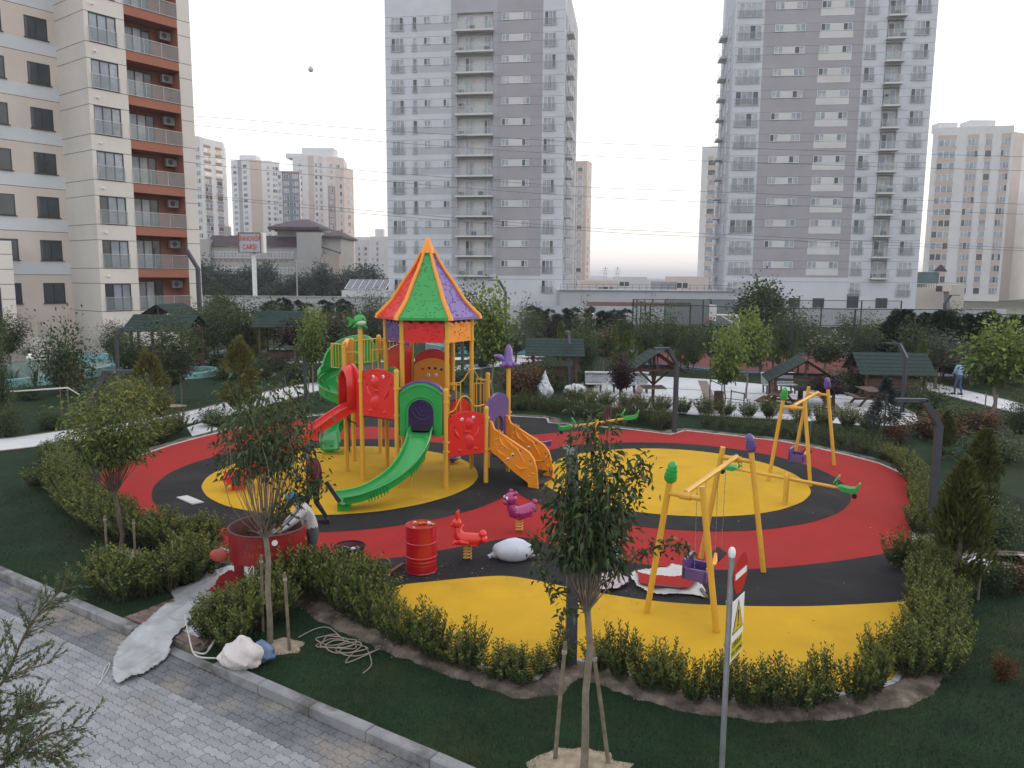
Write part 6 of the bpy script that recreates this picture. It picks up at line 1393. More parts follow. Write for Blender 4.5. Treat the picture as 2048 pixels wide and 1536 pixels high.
def walk(P, step, jit=.05):
    out = []; acc = 0
    for a, b in zip(P, P[1:]):
        L = (b-a).length
        while acc < L: out.append(a.lerp(b, acc/L)+V(random.uniform(-jit,jit), random.uniform(-jit,jit), 0)); acc += step*random.uniform(.85,1.15)
        acc -= L
    return out
def hedge(pxs, step, h, r, lab, grp, rows=(0,), set_=SHR, hv=.18):
    P = GP(pxs); P = spline(P, 4)
    A_ = P[0]; B_ = P[-1]; deep = abs(A_.x-B_.x) < abs(A_.y-B_.y)
    for d in rows:
        Q = offs(P, d) if d else P
        o_d = [x for x in rows if x != d]; rn = ''
        if o_d:
            m0 = Q[len(Q)//2]; m1 = (offs(P, o_d[0]) if o_d[0] else P)[len(Q)//2]
            rn = (' right line,' if m0.x > m1.x else ' left line,') if deep else (' back line,' if m0.y > m1.y else ' front line,')
        W = walk(Q, step); order = sorted(range(len(W)), key=(lambda i: W[i].y) if deep else (lambda i: W[i].x/W[i].y))
        for k, i in enumerate(order):
            q = W[i]; l = ordinal(k, len(W)).rstrip(',')
            if deep: l = l.replace('leftmost','nearest').replace('rightmost','farthest').replace('from left','from front').replace('from right','from back')
            shrub(q.x, q.y, h*random.uniform(1-hv,1+hv), r*random.uniform(.85,1.15), l + (',' if rn or 'from' in l else '') + rn + ' ' + lab, grp, set_)
random.seed(77)
hedge([(672,1215),(720,1250),(790,1288),(888,1322),(985,1356),(1062,1372)], .35, .68, .31, 'shrub in the front hedge left of the lamp notch', 'front hedge left of the lamp', hv=.3)
hedge([(1095,1352),(1135,1335),(1190,1338)], .36, .55, .24, 'shrub at the foot of the nearest lamp post', 'front hedge at the lamp foot')
hedge([(1205,1345),(1268,1365),(1350,1388),(1450,1404),(1565,1412),(1700,1398),(1790,1372)], .35, .72, .31, 'shrub in the front hedge right of the lamp notch', 'front hedge right of the lamp', hv=.3)
hedge([(1830,1345),(1852,1260),(1850,1190),(1845,1130)], .42, .74, .32, 'tall shrub of the thick right side hedge', 'right side hedge', rows=(0,-.42))
hedge([(1845,1060),(1842,1010),(1832,960),(1800,925),(1760,908)], .5, .7, .36, 'shrub in the right hedge behind the far swing', 'right hedge near the far swing', rows=(0,))
hedge([(1770,903),(1700,888),(1640,876),(1560,862),(1480,855),(1400,848)], .55, .75, .42, 'shrub of the clipped hedge behind the far swing', 'back hedge behind the far swing', rows=(0,), set_=OLDS)
hedge([(1330,848),(1270,842),(1200,836),(1110,824),(1030,818)], .55, .8, .44, 'shrub of the clipped hedge behind the far seesaw', 'back hedge behind the far seesaw', rows=(0,-.7), set_=OLDS)
hedge([(1540,830),(1480,828),(1420,826),(1340,822),(1270,815),(1200,810),(1140,803)], .85, .85, .5, 'round shrub in the row at the plaza edge', 'shrubs at the plaza edge')
hedge([(1600,842),(1680,846),(1750,852)], .85, .85, .5, 'round shrub at the right end of the plaza edge', 'shrubs at the right plaza edge')
hedge([(160,985),(120,955),(105,930),(170,925),(230,918),(290,905),(345,888)], .46, .68, .42, 'shrub in the upper left hedge near the white path', 'upper left hedge', rows=(0,))
hedge([(112,985),(140,1030),(185,1065),(240,1095),(310,1105),(375,1115),(435,1100)], .50, .78, .44, 'shrub of the left hedge below the red floor', 'left hedge', rows=(0,.35))
hedge([(235,1200),(290,1190),(345,1172),(400,1150)], .42, .80, .42, 'yellowish shrub left of the entrance path', 'clump left of the entrance', rows=(0,-.4))
hedge([(428,1296),(470,1288),(520,1270),(565,1235)], .42, .78, .38, 'shrub of the clump right of the plastic sheet', 'clump right of the entrance', rows=(0,.42))
hedge([(600,1205),(640,1200),(690,1220),(720,1240)], .42, .92, .44, 'big shrub between mixer and black tub', 'hedge by the grey tub', rows=(0,.45))
hedge([(500,862),(560,845),(610,838)], .6, .85, .45, 'dark shrub behind the red slide by the path', 'hedge behind the red slide', set_=OLDS)
hedge([(1880,1120),(1900,1145),(1905,1200)], .5, .8, .42, 'dark shrub beside the golden thuja trunk', 'shrubs by the thuja', set_=OLDS)
hedge([(290,902),(330,888),(368,872)], .5, .8, .46, 'taller shrub of the left hedge by the path landing', 'left hedge by the landing')

# --- foreground juniper at the lower left
JN1, JN2 = LV('juniper_green', (.075,.115,.05)), LV('juniper_tip', (.13,.18,.085))
J0 = V(-3.95, 4.75, -.14); J = thing('juniper', 'feathery juniper close to the camera at the lower left corner', 'tree', J0); mb = MB(); mb.tube([J0, J0+V(.02,0,1.4), J0+V(.08,-.02,2.6), J0+V(.15,-.05,3.5)], [.05,.04,.025,.008], 8); mb.build('trunk', BARK, J, True, off=J0)
def jbranch(pts, r, seed, dens=1.0, ln=.32):
    rng = np.random.default_rng(seed); P_ = spline(pts, 8); mb = MB(); mb.tube(P_, [r*(1-.85*i/len(P_)) for i in range(len(P_))], 5)
    L = sum((a-b).length for a, b in zip(P_, P_[1:])); n = int(L/.045*dens); CC, DD = [], []
    for i in range(n):
        t = .12+.88*i/n; f = t*(len(P_)-1.01); j = int(f); p = P_[j].lerp(P_[j+1], f-j); d = (P_[j+1]-P_[j]).normalized()
        s = (Vector(rng.normal(size=3))); s = (s-d*s.dot(d)).normalized(); q = (d*.75+s*.75+V(0,0,.1)).normalized(); l2 = ln*(1-.65*t)*rng.uniform(.5,1.1)+.05
        e_ = p+q*l2; mb.tube([p, e_], [.0035,.0012], 3, cap=False)
        m = int(l2/.0045); tt = rng.random(m); base = np.array(p)+np.array(q*l2)*tt[:,None]
        a_ = rng.normal(size=(m,3)); a_ -= (a_@np.array(q))[:,None]*np.array(q); DD.append(norm(a_)*.55+np.array(q)*.85); CC.append(base)
    o = mb.build('branch', BARK, J, True, off=J0); C = np.concatenate(CC)-np.array(J0); D = np.concatenate(DD); m = len(C)
    Vt, F = leaves(C, D, .030*rng.uniform(.6,1.3,m), .0075, rng, 0, .03); inst('needles', arr_mesh('needles', Vt, F, [JN1, JN2], (rng.random(m) < .35).astype(int)), o)
W_ = lambda x, y, Y: AY(x, y, Y)
jbranch([J0+V(.03,0,1.6), W_(-40,1460,4.75), W_(20,1370,4.7), W_(62,1275,4.7), W_(108,1215,4.7), W_(150,1180,4.7)], .014, 1)
jbranch([W_(-10,1400,4.7), W_(30,1368,4.65), W_(75,1350,4.6), W_(115,1338,4.6)], .008, 2, .9, .22)
jbranch([J0+V(.03,0,1.3), W_(-60,1500,4.6), W_(-10,1490,4.6), W_(40,1455,4.55), W_(80,1425,4.5)], .012, 3, 1.5, .36)
jbranch([W_(-60,1560,4.4), W_(20,1530,4.4), W_(80,1495,4.35), W_(130,1475,4.3), W_(180,1465,4.3)], .012, 4, 1.2, .3)
jbranch([J0+V(.03,0,1.0), W_(-80,1620,4.5), W_(0,1560,4.4), W_(60,1520,4.4), W_(140,1530,4.4)], .012, 5, 1.5, .34)
jbranch([W_(-20,1500,4.7), W_(-30,1420,4.7), W_(0,1330,4.75), W_(30,1270,4.8)], .009, 6, .9, .22)
for i in range(9):
    a = i*2.3; z = 1.0+.27*i; d = V(math.cos(a), math.sin(a), 0); jbranch([J0+V(.03,0,z), J0+d*.25+V(0,0,z+.1), J0+d*(.5+.1*(i%3))+V(0,0,z+.32)], .009, 20+i, 1.0, .26) if not (math.cos(a) > .2) else None

# --- grass blades in the near lawn (nobody could count them)
rng = np.random.default_rng(5); OP = np.array([(p.x,p.y) for p in rows[3]])
def inside(px_, py_, poly):
    n = len(poly); c = np.zeros(len(px_), bool); j = n-1
    for i in range(n):
        xi, yi = poly[i]; xj, yj = poly[j]
        m = ((yi > py_) != (yj > py_)) & (px_ < (xj-xi)*(py_-yi)/((yj-yi) or 1e-9)+xi); c ^= m; j = i
    return c
N = 330000; X = rng.uniform(-13, 13, N); Y = 7 + 13*rng.random(N)**1.5
kd = (X-K0.x)*KN.x+(Y-K0.y)*KN.y; ka_ = (X-K0.x)*KD.x+(Y-K0.y)*KD.y
ok = (kd < -.2) & ~inside(X, Y, OP) & (np.abs(X/Y) < .78) & ~((ka_ > 3.75) & (ka_ < 5.85) & (kd > -4)) & ~((X > 9.4) & (Y > 14) & (Y < 15.6))
X, Y = X[ok], Y[ok]; n = len(X); hh = rng.uniform(.02,.05,n); a = rng.random(n)*6.28; wx, wy = np.cos(a)*.0045, np.sin(a)*.0045; lx = rng.normal(size=n)*.012; ly = rng.normal(size=n)*.012
Vt = np.stack([np.stack([X-wx,Y-wy,np.zeros(n)],1), np.stack([X+wx,Y+wy,np.zeros(n)],1), np.stack([X+lx,Y+ly,hh],1)],1).reshape(-1,3)
gm = arr_mesh('grass', Vt, np.arange(3*n).reshape(-1,3), [mat('grass_blade', (.016,.042,.013), .6, .5, 1.1), mat('grass_blade_light', (.028,.06,.02), .6, .3, 2.0)], (rng.random(n) < .22).astype(int))
go = bpy.data.objects.new('grass', gm); COL.objects.link(go); tag(go, 'short dark green mown grass of the near lawn', 'grass', kind='stuff')
# low clods and gravel in the soil bed
rng = np.random.default_rng(9); mb = MB()
for i in range(1500):
    k = rng.integers(0, len(O2)); p = rows[1][k].lerp(rows[4][k], rng.random()); s = rng.uniform(.01,.035); 
    mb.add([(p.x+s*rng.normal()*.8, p.y+s*rng.normal()*.8, p.z+.02), (p.x+s,p.y,p.z-.02), (p.x-s*.6,p.y+s*.8,p.z-.02), (p.x-s*.6,p.y-s*.8,p.z-.02)], [(0,1,2),(0,2,3),(0,3,1)])
o = mb.build('clods', mat('pale_clod', (.30,.26,.21), .95, .3, 9), kind='stuff'); tag(o, 'small pale clods and gravel strewn on the soil bed', 'gravel')
# ============================================================ STREET AND GARDEN FURNITURE
def lamp(x, y, h, yaw, label, w_=.13, head=.62, group='dark angular garden lamps'):
    T = thing('garden_lamp', label, 'lamp post', (x,y,0), yaw, group); mb = MB(); z1 = h*.80
    mb.box(-w_/2,w_/2,-w_/2,w_/2,0,z1); mb.build('post', LAMPG, T)
    mb = MB(); a = V(0,0,z1-.02); b = V(h*.12,0,h-.06)
    r = w_/2; mb.add([(-r,-r,z1),(r,-r,z1-.0),(r,r,z1),(-r,r,z1),(b.x-r*.9,-r,h-.02),(b.x+r,-r,h-.10),(b.x+r,r,h-.10),(b.x-r*.9,r,h-.02)], [(0,1,5,4),(1,2,6,5),(2,3,7,6),(3,0,4,7),(4,5,6,7),(0,3,2,1)]); mb.build('angled_neck', LAMPG, T)
    mb = MB(); mb.box(b.x-r*.8, b.x+head, -r, r, h-.075, h-.012); hd = mb.build('head', LAMPG, T)
    mb = MB(); mb.box(b.x+.15, b.x+head-.05, -r*.7, r*.7, h-.083, h-.076); mb.build('diffuser', mat('lamp_diffuser', (.5,.5,.5), .4), hd)
    mb = MB(); mb.box(-.13,.13,-.13,.13,0,.02); mb.build('base_plate', LAMPG, T)
    return T
for bx, by, ty, yaw, lab in ((1865,1055,783,180,'near lamp post at the right side with its arm pointing left'),(1350,862,688,205,'lamp post behind the far seesaw at the back hedge'),(200,1010,752,5,'lamp post rising out of the left hedge, head behind leaves'),(1138,778,662,95,'lamp post in front of the green pavilion'),(238,782,667,-10,'lamp post by the left pool with flat head'),(1805,812,675,120,'lamp post in front of the right pavilion'),(1697,745,665,90,'lamp post behind the pale blossom tree'),(612,800,662,80,'thin lamp post left of the spiral slide'),(1308,700,643,90,'lamp post in the corner of the ball court'),(925,770,655,80,'lamp post seen through the play tower')):
    g = G(bx,by); h = AY(bx,ty,g.y).z; lamp(g.x, g.y, h, R_(yaw), lab)
g = G(1150,1330); lamp(g.x, g.y, 3.02, R_(92), 'nearest lamp post hidden behind the narrow crowned tree', w_=.155)
for bx, Y, ty, yaw, lab, hw in ((398,57,505,170,'tall street lamp in front of the cream building corner',.35),(1009,68,560,160,'tall street lamp behind the silvery tree',.28),(1884,75,576,5,'tall street lamp in front of the annex chute',.3),(1419,90,592,90,'tall street lamp at the podium end',.25)):
    p = AY(bx, 640, Y); z = AY(bx, ty, Y).z; lamp(p.x, Y, z, R_(yaw), lab, w_=hw*.7, head=.9, group='tall street lamps')
for bx, Y, ty in ((595,100,545),(860,120,560)):
    pass
sl = thing('street_light_pole', 'slim pale street light pole with two arms before the shopping centre', 'lamp post', (px(596,120),120,0)); mb = MB(); mb.tube([(0,0,0),(0,0,7.6)],[.12,.07],8); mb.tube([(-1.2,0,7.5),(0,0,7.7),(1.2,0,7.5)],.05,6); mb.build('pole', GALV, sl)
# pavilions
RFG = mat('green_roof_felt', (.030,.050,.044), .85, .15, 6, bump=.3, bscale=25)
def pavilion(loc, yaw, L_, Wd_, h, label, rise=.75, posts=4, table=True, group='green roofed timber pavilions', single=False):
    T = thing('pavilion', label, 'pavilion', loc, yaw, group); e = h-rise
    for s in (-1, 1):
        mb = MB(); n = 6
        for i in range(n):                                   # overlapping felt courses
            y0 = s*(Wd_/2+.25)*(1-i/n); y1 = s*(Wd_/2+.25)*(1-(i+1)/n); z0 = e-.12+(rise+.12)*i/n; z1 = e-.12+(rise+.12)*(i+1)/n
            mb.add([(-L_/2-.3,y0,z0+.03),(L_/2+.3,y0,z0+.03),(L_/2+.3,y1,z1+.012),(-L_/2-.3,y1,z1+.012),(-L_/2-.3,y0,z0),(L_/2+.3,y0,z0),(L_/2+.3,y1,z1),(-L_/2-.3,y1,z1)], [(0,1,2,3),(7,6,5,4),(0,4,5,1),(1,5,6,2),(3,2,6,7),(0,3,7,4)])
        mb.build('roof_slope', RFG, T)
    if single: ps = [(0,0)]
    else: ps = [(sx_*(L_/2-.1), sy_*(Wd_/2-.1)) for sx_ in (-1,1) for sy_ in (-1,1)]
    for x, y in ps: mb = MB(); mb.box(x-.06,x+.06,y-.06,y+.06,0,e+(rise if single else .02)); mb.build('post', WOOD, T)
    for y in (-1,1): mb = MB(); mb.bar((-L_/2-.15,y*(Wd_/2-.1),e),(L_/2+.15,y*(Wd_/2-.1),e),.09,.12); mb.build('wall_plate', WOOD, T)
    for x in ((-L_/2,L_/2) if not single else (-L_/2,0,L_/2)):
        mb = MB(); mb.bar((x,-Wd_/2-.1,e-.02),(x,Wd_/2+.1,e-.02),.08,.1); mb.build('tie_beam', WOOD, T)
        for s in (-1,1): mb = MB(); mb.bar((x,s*(Wd_/2+.22),e-.14),(x,0,h-.05),.07,.1); mb.build('rafter', WOOD, T)
        mb = MB(); mb.bar((x,0,e),(x,0,h-.1),.07,.07); mb.build('king_post', WOOD, T)
    if single:
        for a in range(4):
            d = V(math.cos(a*math.pi/2), math.sin(a*math.pi/2), 0); mb = MB(); mb.bar(V(0,0,e-.75), d*.75+V(0,0,e-.05), .07,.09); mb.build('brace', WOOD, T)
        mb = MB()
        for i in range(6): mb = MB(); mb.bev(-.55,.55,-.5+i*.17,-.36+i*.17,.70,.75,.01); mb.build('table_board', mat('weathered_wood', (.20,.17,.15), .8, .2, 6), T)
    else:
        for s in (-1,1):
            if not table: break
            mb = MB(); mb.bev(-L_/2+.2,L_/2-.2,s*(Wd_/2-.35)-.2,s*(Wd_/2-.35)+.2,.42,.47,.01); mb.build('bench_seat', WOOD, T)
            mb = MB(); mb.box(-L_/2+.2,L_/2-.2,s*(Wd_/2-.12)-.02,s*(Wd_/2-.12)+.02,.55,.95); mb.build('bench_back', WOOD, T)
        mb = MB(); mb.bev(-L_/2+.4,L_/2-.4,-.3,.3,.70,.75,.01); mb.box(-.1,.1,-.1,.1,0,.7); mb.build('table', WOOD, T)
def pav(bx, by, topy, wpx, yaw, lab, wd=2.2, rise=.7, **k):
    g = G(bx, by); h = AY(bx, topy, g.y).z; pavilion((g.x,g.y,0), R_(yaw), wpx/FPX*g.y, wd, h, lab, rise, **k)
pav(1108,772,676,92,-2,'pavilion with long green roof left of the wrapped benches', 2.2, .65)
pav(1306,802,697,74,90,'pavilion on one post showing its gable, behind the far seesaw', 2.0, .75, single=True)
pav(1600,800,706,100,78,'pavilion showing its gable left of the far swing', 2.6, .85)
pav(1772,780,694,118,-6,'long pavilion at the right, behind the right lamp', 2.4, .8)
pav(338,755,640,112,-4,'pavilion nearest to the cream building, front one of two', 2.4, .75)
pav(345,730,618,100,88,'pavilion behind the one nearest to the cream building, gable to the left', 3.0, .95)
pav(566,740,629,80,4,'second pavilion left of the spiral slide', 2.2, .8)
# timber balustrades with crosses by the left pavilions
tb_ = thing('timber_balustrade', 'brown timber balustrade with crossed bars by the left pavilions', 'fence', (-20.5,50.5,0))
for i in range(8):
    x = i*1.35; mb = MB(); mb.box(x-.05,x+.05,-.05,.05,0,1.05); mb.build('post', WOOD, tb_)
    if i < 7: mb = MB(); mb.bar((x,0,.1),(x+1.35,0,1.0),.05); mb.bar((x,.05,1.0),(x+1.35,.05,.1),.05); mb.build('cross_bars', WOOD, tb_); mb = MB(); mb.bar((x,0,1.05),(x+1.35,0,1.05),.1,.05); mb.build('top_rail', WOOD, tb_)
# benches in protective film, tables
FILM = mat('grey_protective_film', (.40,.42,.45), .25, .15, 5, bump=.7, bscale=14, spec=.7); FILM2 = mat('white_film', (.55,.57,.6), .3, .15, 7, bump=.9, bscale=12)
def film_bench(loc, yaw, L_, lab):
    T = thing('wrapped_bench', lab, 'bench', loc, yaw, 'benches still wrapped in film')
    for s in (-1,1):
        for k in (0,1): x0 = (-L_/2 if s < 0 else .02)+k*0; 
    for i in range(5): mb = MB(); mb.bev(-L_/2,L_/2,.18+.02*i,.24+.02*i,.48+.095*i,.565+.095*i,.01); mb.build('back_board', FILM, T)
    for i in range(4): mb = MB(); mb.bev(-L_/2,L_/2,-.32+.12*i,-.22+.12*i,.42,.46,.01); mb.build('seat_board', FILM, T)
    for x in (-L_/2+.1, 0, L_/2-.1): mb = MB(); mb.bar((x,-.28,0),(x,-.28,.42),.06); mb.bar((x,.15,0),(x,.3,.95),.06); mb.bar((x,-.3,.4),(x,.2,.4),.05); mb.build('frame', LAMPG, T)
    mb = MB(); mb.box(-L_/2-.02,L_/2+.02,.10,.34,.93,.99); mb.build('film_fold', FILM2, T)
for bx, by, w_, yaw, lab in ((1201,782,62,-3,'film wrapped bench, left one of the pair at the plaza'),(1268,782,58,-3,'film wrapped bench, right one of the pair at the plaza'),(1557,778,66,4,'film wrapped bench alone right of the court edge')):
    g = G(bx,by); film_bench((g.x,g.y,0), R_(yaw), w_/FPX*g.y, lab)
def crumple(name, loc, size, m, label, cat, seed, peaks=1.0, res=16, group=None, tip=None):
    rng = np.random.default_rng(seed); ph = rng.random((6,3))*6.28; mb = MB()
    def fn(q):
        rg = lambda v: 1-2*abs(math.sin(v))
        return 1 + .13*math.sin(3*q.x+ph[0][0])*math.cos(3*q.y+ph[0][1]) + .07*rg(3.1*q.z+ph[1][0]+2.5*q.x) + .045*rg(5*q.y-3*q.z+ph[2][0]) + .03*rg(8*q.x+6*q.z+ph[3][0]) + .02*rg(13*q.y+9*q.x+ph[4][0])
    mb.ell((0,0,size[2]*.9), size, res*2, res, fn=fn); mb.v = [(x,y,max(z,.01+.01*math.sin(20*x))) for x,y,z in mb.v]
    if tip: mb.v = [(x+tip[0]*max(0,z-size[2])**1*1.0, y, z+ (tip[1]*max(0, 1-math.hypot(x,y)/(size[0]*.6)) if z > size[2] else 0)) for x,y,z in mb.v]
    o = mb.build(name, m, smooth=True); o.location = loc; tag(o, label, cat, group); return o
for bx, by, s, lab in ((1090,800,(.35,.5,.5),'white wrapped bundle standing left of the lamp at the plaza'),(1150,790,(.55,.5,.30),'pale wrapped bundle lying right of the lamp at the plaza')):
    g = G(bx,by); crumple('wrapped_bundle', g, s, FILM2, lab, 'bundle', bx, tip=(0,.5) if bx < 1100 else None)
def picnic(loc, yaw, lab, L_=1.7):
    T = thing('picnic_table', lab, 'table', loc, yaw, 'timber picnic tables')
    for i in range(5): mb = MB(); mb.bev(-L_/2,L_/2,-.36+.15*i,-.23+.15*i,.70,.74,.01); mb.build('table_board', WOOD, T)
    for s in (-1,1):
        for k in (0,1): mb = MB(); mb.bev(-L_/2,L_/2,s*.75-.14+.15*k,s*.75-.01+.15*k,.42,.46,.01); mb.build('seat_board', WOOD, T)
    for x in (-L_/2+.3, L_/2-.3):
        for s in (-1,1): mb = MB(); mb.bar((x,s*.65,0),(x,s*.12,.7),.06,.09); mb.build('leg', WOOD, T)
        mb = MB(); mb.bar((x,-.85,.38),(x,.85,.38),.06,.09); mb.build('cross_beam', WOOD, T)
for bx, by, yaw, lab in ((1010,712,5,'timber picnic table before the blue basin behind the tower'),(1560,812,60,'timber picnic table under the gable pavilion left of the far swing'),(1740,800,85,'timber picnic table in front of the long right pavilion')):
    g = G(bx,by); picnic((g.x,g.y,0), R_(yaw), lab)
def bin_(loc, lab):
    T = thing('litter_bin', lab, 'bin', loc, 0, 'slatted litter bins')
    mb = MB(); mb.cyl((0,0),.17,.05,.72,14); mb.build('liner', ANTH, T)
    for i in range(14): a = 2*math.pi*i/14; mb = MB(); mb.T = Matrix.Rotation(a,4,'Z'); mb.box(.18,.20,-.033,.033,.06,.74); mb.build('slat', WOOD, T)
    mb = MB(); mb.lathe([(.17,.74),(.215,.74),(.215,.77),(.17,.77)], 14); mb.build('rim', ANTH, T)
g = G(1214,850); bin_(g, 'slatted litter bin at the back hedge by the far seesaw'); g = G(1437,812); bin_(g, 'slatted litter bin beside the bars on the plaza')
T = thing('exercise_bars', 'thin dark exercise bars of different heights on the plaza', 'exercise bars', G(1445,815)); mb = MB()
for x, h in ((-.55,1.35),(-.05,1.1),(.35,.9),(.9,.75)): mb.tube([(x,0,0),(x,0,h)], .025, 6)
mb.tube([(-.55,0,1.3),(-.05,0,1.08)], .02, 6); mb.tube([(.35,0,.85),(.9,0,.72)], .02, 6); mb.tube([(-.55,0,.6),(.9,0,.45)], .015, 6); mb.build('frame', ANTH, T)

# ball court fence, backboard
NETM = glass_mat('green_court_net', (.025,.05,.04), .14, .9, True); SCRM = glass_mat('green_windscreen', (.02,.045,.038), .62, .9, True)
FPOST = mat('dark_green_steel', (.02,.035,.03), .5, .1)
def fence(P, h, sp, lab, screen=(), name='court_fence'):
    o0 = V(*P[0],0); T = thing(name, lab, 'fence', o0)
    for i in range(len(P)-1):
        a, b = V(*P[i],0), V(*P[i+1],0); L = (b-a).length; k = max(1, round(L/sp)); d = (b-a)/k
        for j in range(k):
            p = a+d*j; mb = MB(); mb.bar(p, p+V(0,0,h), .08); mb.build('post', FPOST, T, off=o0)
            q = p+d; m = MB(); m.add([p+V(0,0,.1), q+V(0,0,.1), q+V(0,0,h-.05), p+V(0,0,h-.05)], [(0,1,2,3)]); m.build('net', SCRM if (i,j) in screen or i in screen else NETM, T, off=o0)
            for z in (.08, h*.5, h-.02): m = MB(); m.bar(p+V(0,0,z), q+V(0,0,z), .05); m.build('rail', FPOST, T, off=o0)
    mb = MB(); p = V(*P[-1],0); mb.bar(p, p+V(0,0,h), .08); mb.build('post', FPOST, T, off=o0)
fence([(9.3,60.5),(8.8,50),(12.8,45.2),(19,43.4),(27.2,44.2)], 3.9, 3.0, 'tall dark green mesh fence round the ball court, front run', screen=())
fence([(9.3,60.5),(11.8,60.7),(17.8,61),(30.5,61.5)], 3.9, 3.0, 'dark screened fence along the back of the ball court', screen=(1,))
fence([(23,43.5),(31,41.5),(44,41)], 3.7, 2.6, 'black mesh fence before the dark conifers at the right')
bb = thing('basketball_hoop', 'white basketball backboard seen edge on with red rim on a white arm', 'basketball hoop', (px(1450,56),56,0)); mb = MB(); mb.tube([(.9,0,0),(.9,0,2.6),(.75,0,2.9)],.09,10); mb.tube([(.8,0,2.9),(-.9,0,2.95)],.06,8); mb.tube([(.8,0,2.2),(-.3,0,2.85)],.045,8); mb.build('post', WHITE, bb, True)
mb = MB(); mb.box(-1.0,-.94,-.9,.9,2.55,3.65); mb.build('backboard', WHITE, bb); mb = MB(); mb.tube([(-1.25+.23*math.cos(t), .23*math.sin(t), 2.75) for t in [i*math.pi/8 for i in range(16)]], .02, 5, closed=True); mb.build('rim', mat('orange_rim', (.6,.1,.03), .5), bb)
mb = MB()
for i in range(12): t = i*math.pi/6; mb.tube([(-1.25+.22*math.cos(t), .22*math.sin(t), 2.74), (-1.25+.13*math.cos(t+.3), .13*math.sin(t+.3), 2.4)], .008, 4)
mb.build('hoop_net', mat('red_net', (.45,.12,.08), .8), bb)
# parked van top behind the left row and white van behind the pavilion
def van(loc, yaw, m, lab, L_=4.6, h=2.1):
    T = thing('parked_van', lab, 'van', loc, yaw); mb = MB(); w_ = .95
    pr = [(-L_/2,.35),(L_/2,.35),(L_/2,.95),(L_/2-.25,1.15),(L_/2-1.0,h-.1),(L_/2-1.4,h),(-L_/2+.2,h),(-L_/2,h-.3)]
    mb.slab(pr, (0,0,0), V(1,0,0), V(0,0,1), w_*2); mb.build('body', m, T, 30)
    for s in (-1,1):
        mb = MB(); mb.slab([(L_/2-2.1,1.2),(L_/2-.75,1.2),(L_/2-1.15,h-.22),(L_/2-2.1,h-.22)], (0,s*(w_+.005),0), V(1,0,0), V(0,0,1), .01); mb.build('side_window', GLD, T)
        for x in (-L_/2+.8, L_/2-.9): mb = MB(); mb.tube([(x,s*w_-.1*s,.33),(x,s*w_+.02*s,.33)], .33, 16); mb.build('wheel', BLACKR, T, True)
    mb = MB(); mb.add([(L_/2-.27,-w_+.1,1.17),(L_/2-.27,w_-.1,1.17),(L_/2-.98,w_-.15,h-.12),(L_/2-.98,-w_+.15,h-.12)], [(0,1,2,3)]); mb.v = [(x+.015,y,z+.01) for x,y,z in mb.v]; mb.build('windscreen', GLD, T)
van(V(px(1142,75),75,0), R_(175), mat('white_car_paint', (.6,.6,.6), .3, .04, coat=.6), 'white van parked behind the green pavilion')
van(V(px(760,66),66,0), R_(170), mat('silver_blue_car_paint', (.28,.38,.42), .3, .05, coat=.6), 'pale blue car parked behind the play tower railing', 4.2, 1.5)
van(V(px(692,68),68,0), R_(175), mat('black_car_paint', (.02,.02,.025), .25, .05, coat=.6), 'black car parked behind the fish topped post', 4.2, 1.5)

# overhead cables
CB = mat('overhead_cable', (.09,.09,.10), .6)
for i, (pts, lab) in enumerate(((((-300,270),(394,323),(767,349),(1144,371),(1400,377),(2048,393),(2500,398)),'third overhead cable from the top across the towers'),(((-300,280),(394,338),(767,367),(1144,390),(1400,398),(2048,413),(2500,419)),'fourth overhead cable from the top across the towers'),(((-300,345),(400,400),(767,428),(1144,452),(1400,461),(2048,481),(2500,488)),'fifth overhead cable from the top across the towers'),(((-300,345),(400,404),(767,435),(1200,461),(1400,468),(2048,486),(2500,494)),'lowest overhead cable across the towers'),(((-300,200),(400,243),(767,265),(1144,282),(1400,288),(2048,298),(2500,300)),'topmost overhead cable across the towers'),(((-300,215),(400,262),(767,288),(1144,308),(1400,316),(2048,326),(2500,329)),'second overhead cable from the top across the towers'))):
    mb = MB(); mb.tube(spline([AY(x,y,104+i*.6) for x, y in pts], 5), .026, 5); o = mb.build('overhead_cable', CB, smooth=True); tag(o, lab, 'cable', 'overhead power cables')
bl = thing('sphere', 'small pale balloon floating in the white sky', 'sphere', AY(612,145,300)); mb = MB(); mb.ell((0,0,0),(1.0,1.0,1.02),16,12); mb.build('sphere_body', mat('sphere_grey', (.5,.5,.54), .5), bl, True); mb = MB(); mb.ell((0,-.1,.75),(.5,.5,.45),12,8); mb.build('top_patch', mat('sphere_patch', (.42,.42,.40), .5), bl, True)  # small pale sphere with a darker patch on top, high in the sky
bl = thing('ball', 'white round float lying in the left pool', 'ball', AY(60,729,43)); mb = MB(); mb.ell((0,0,0),(.2,.2,.2),14,10); mb.build('shell', WHITE, bl, True)
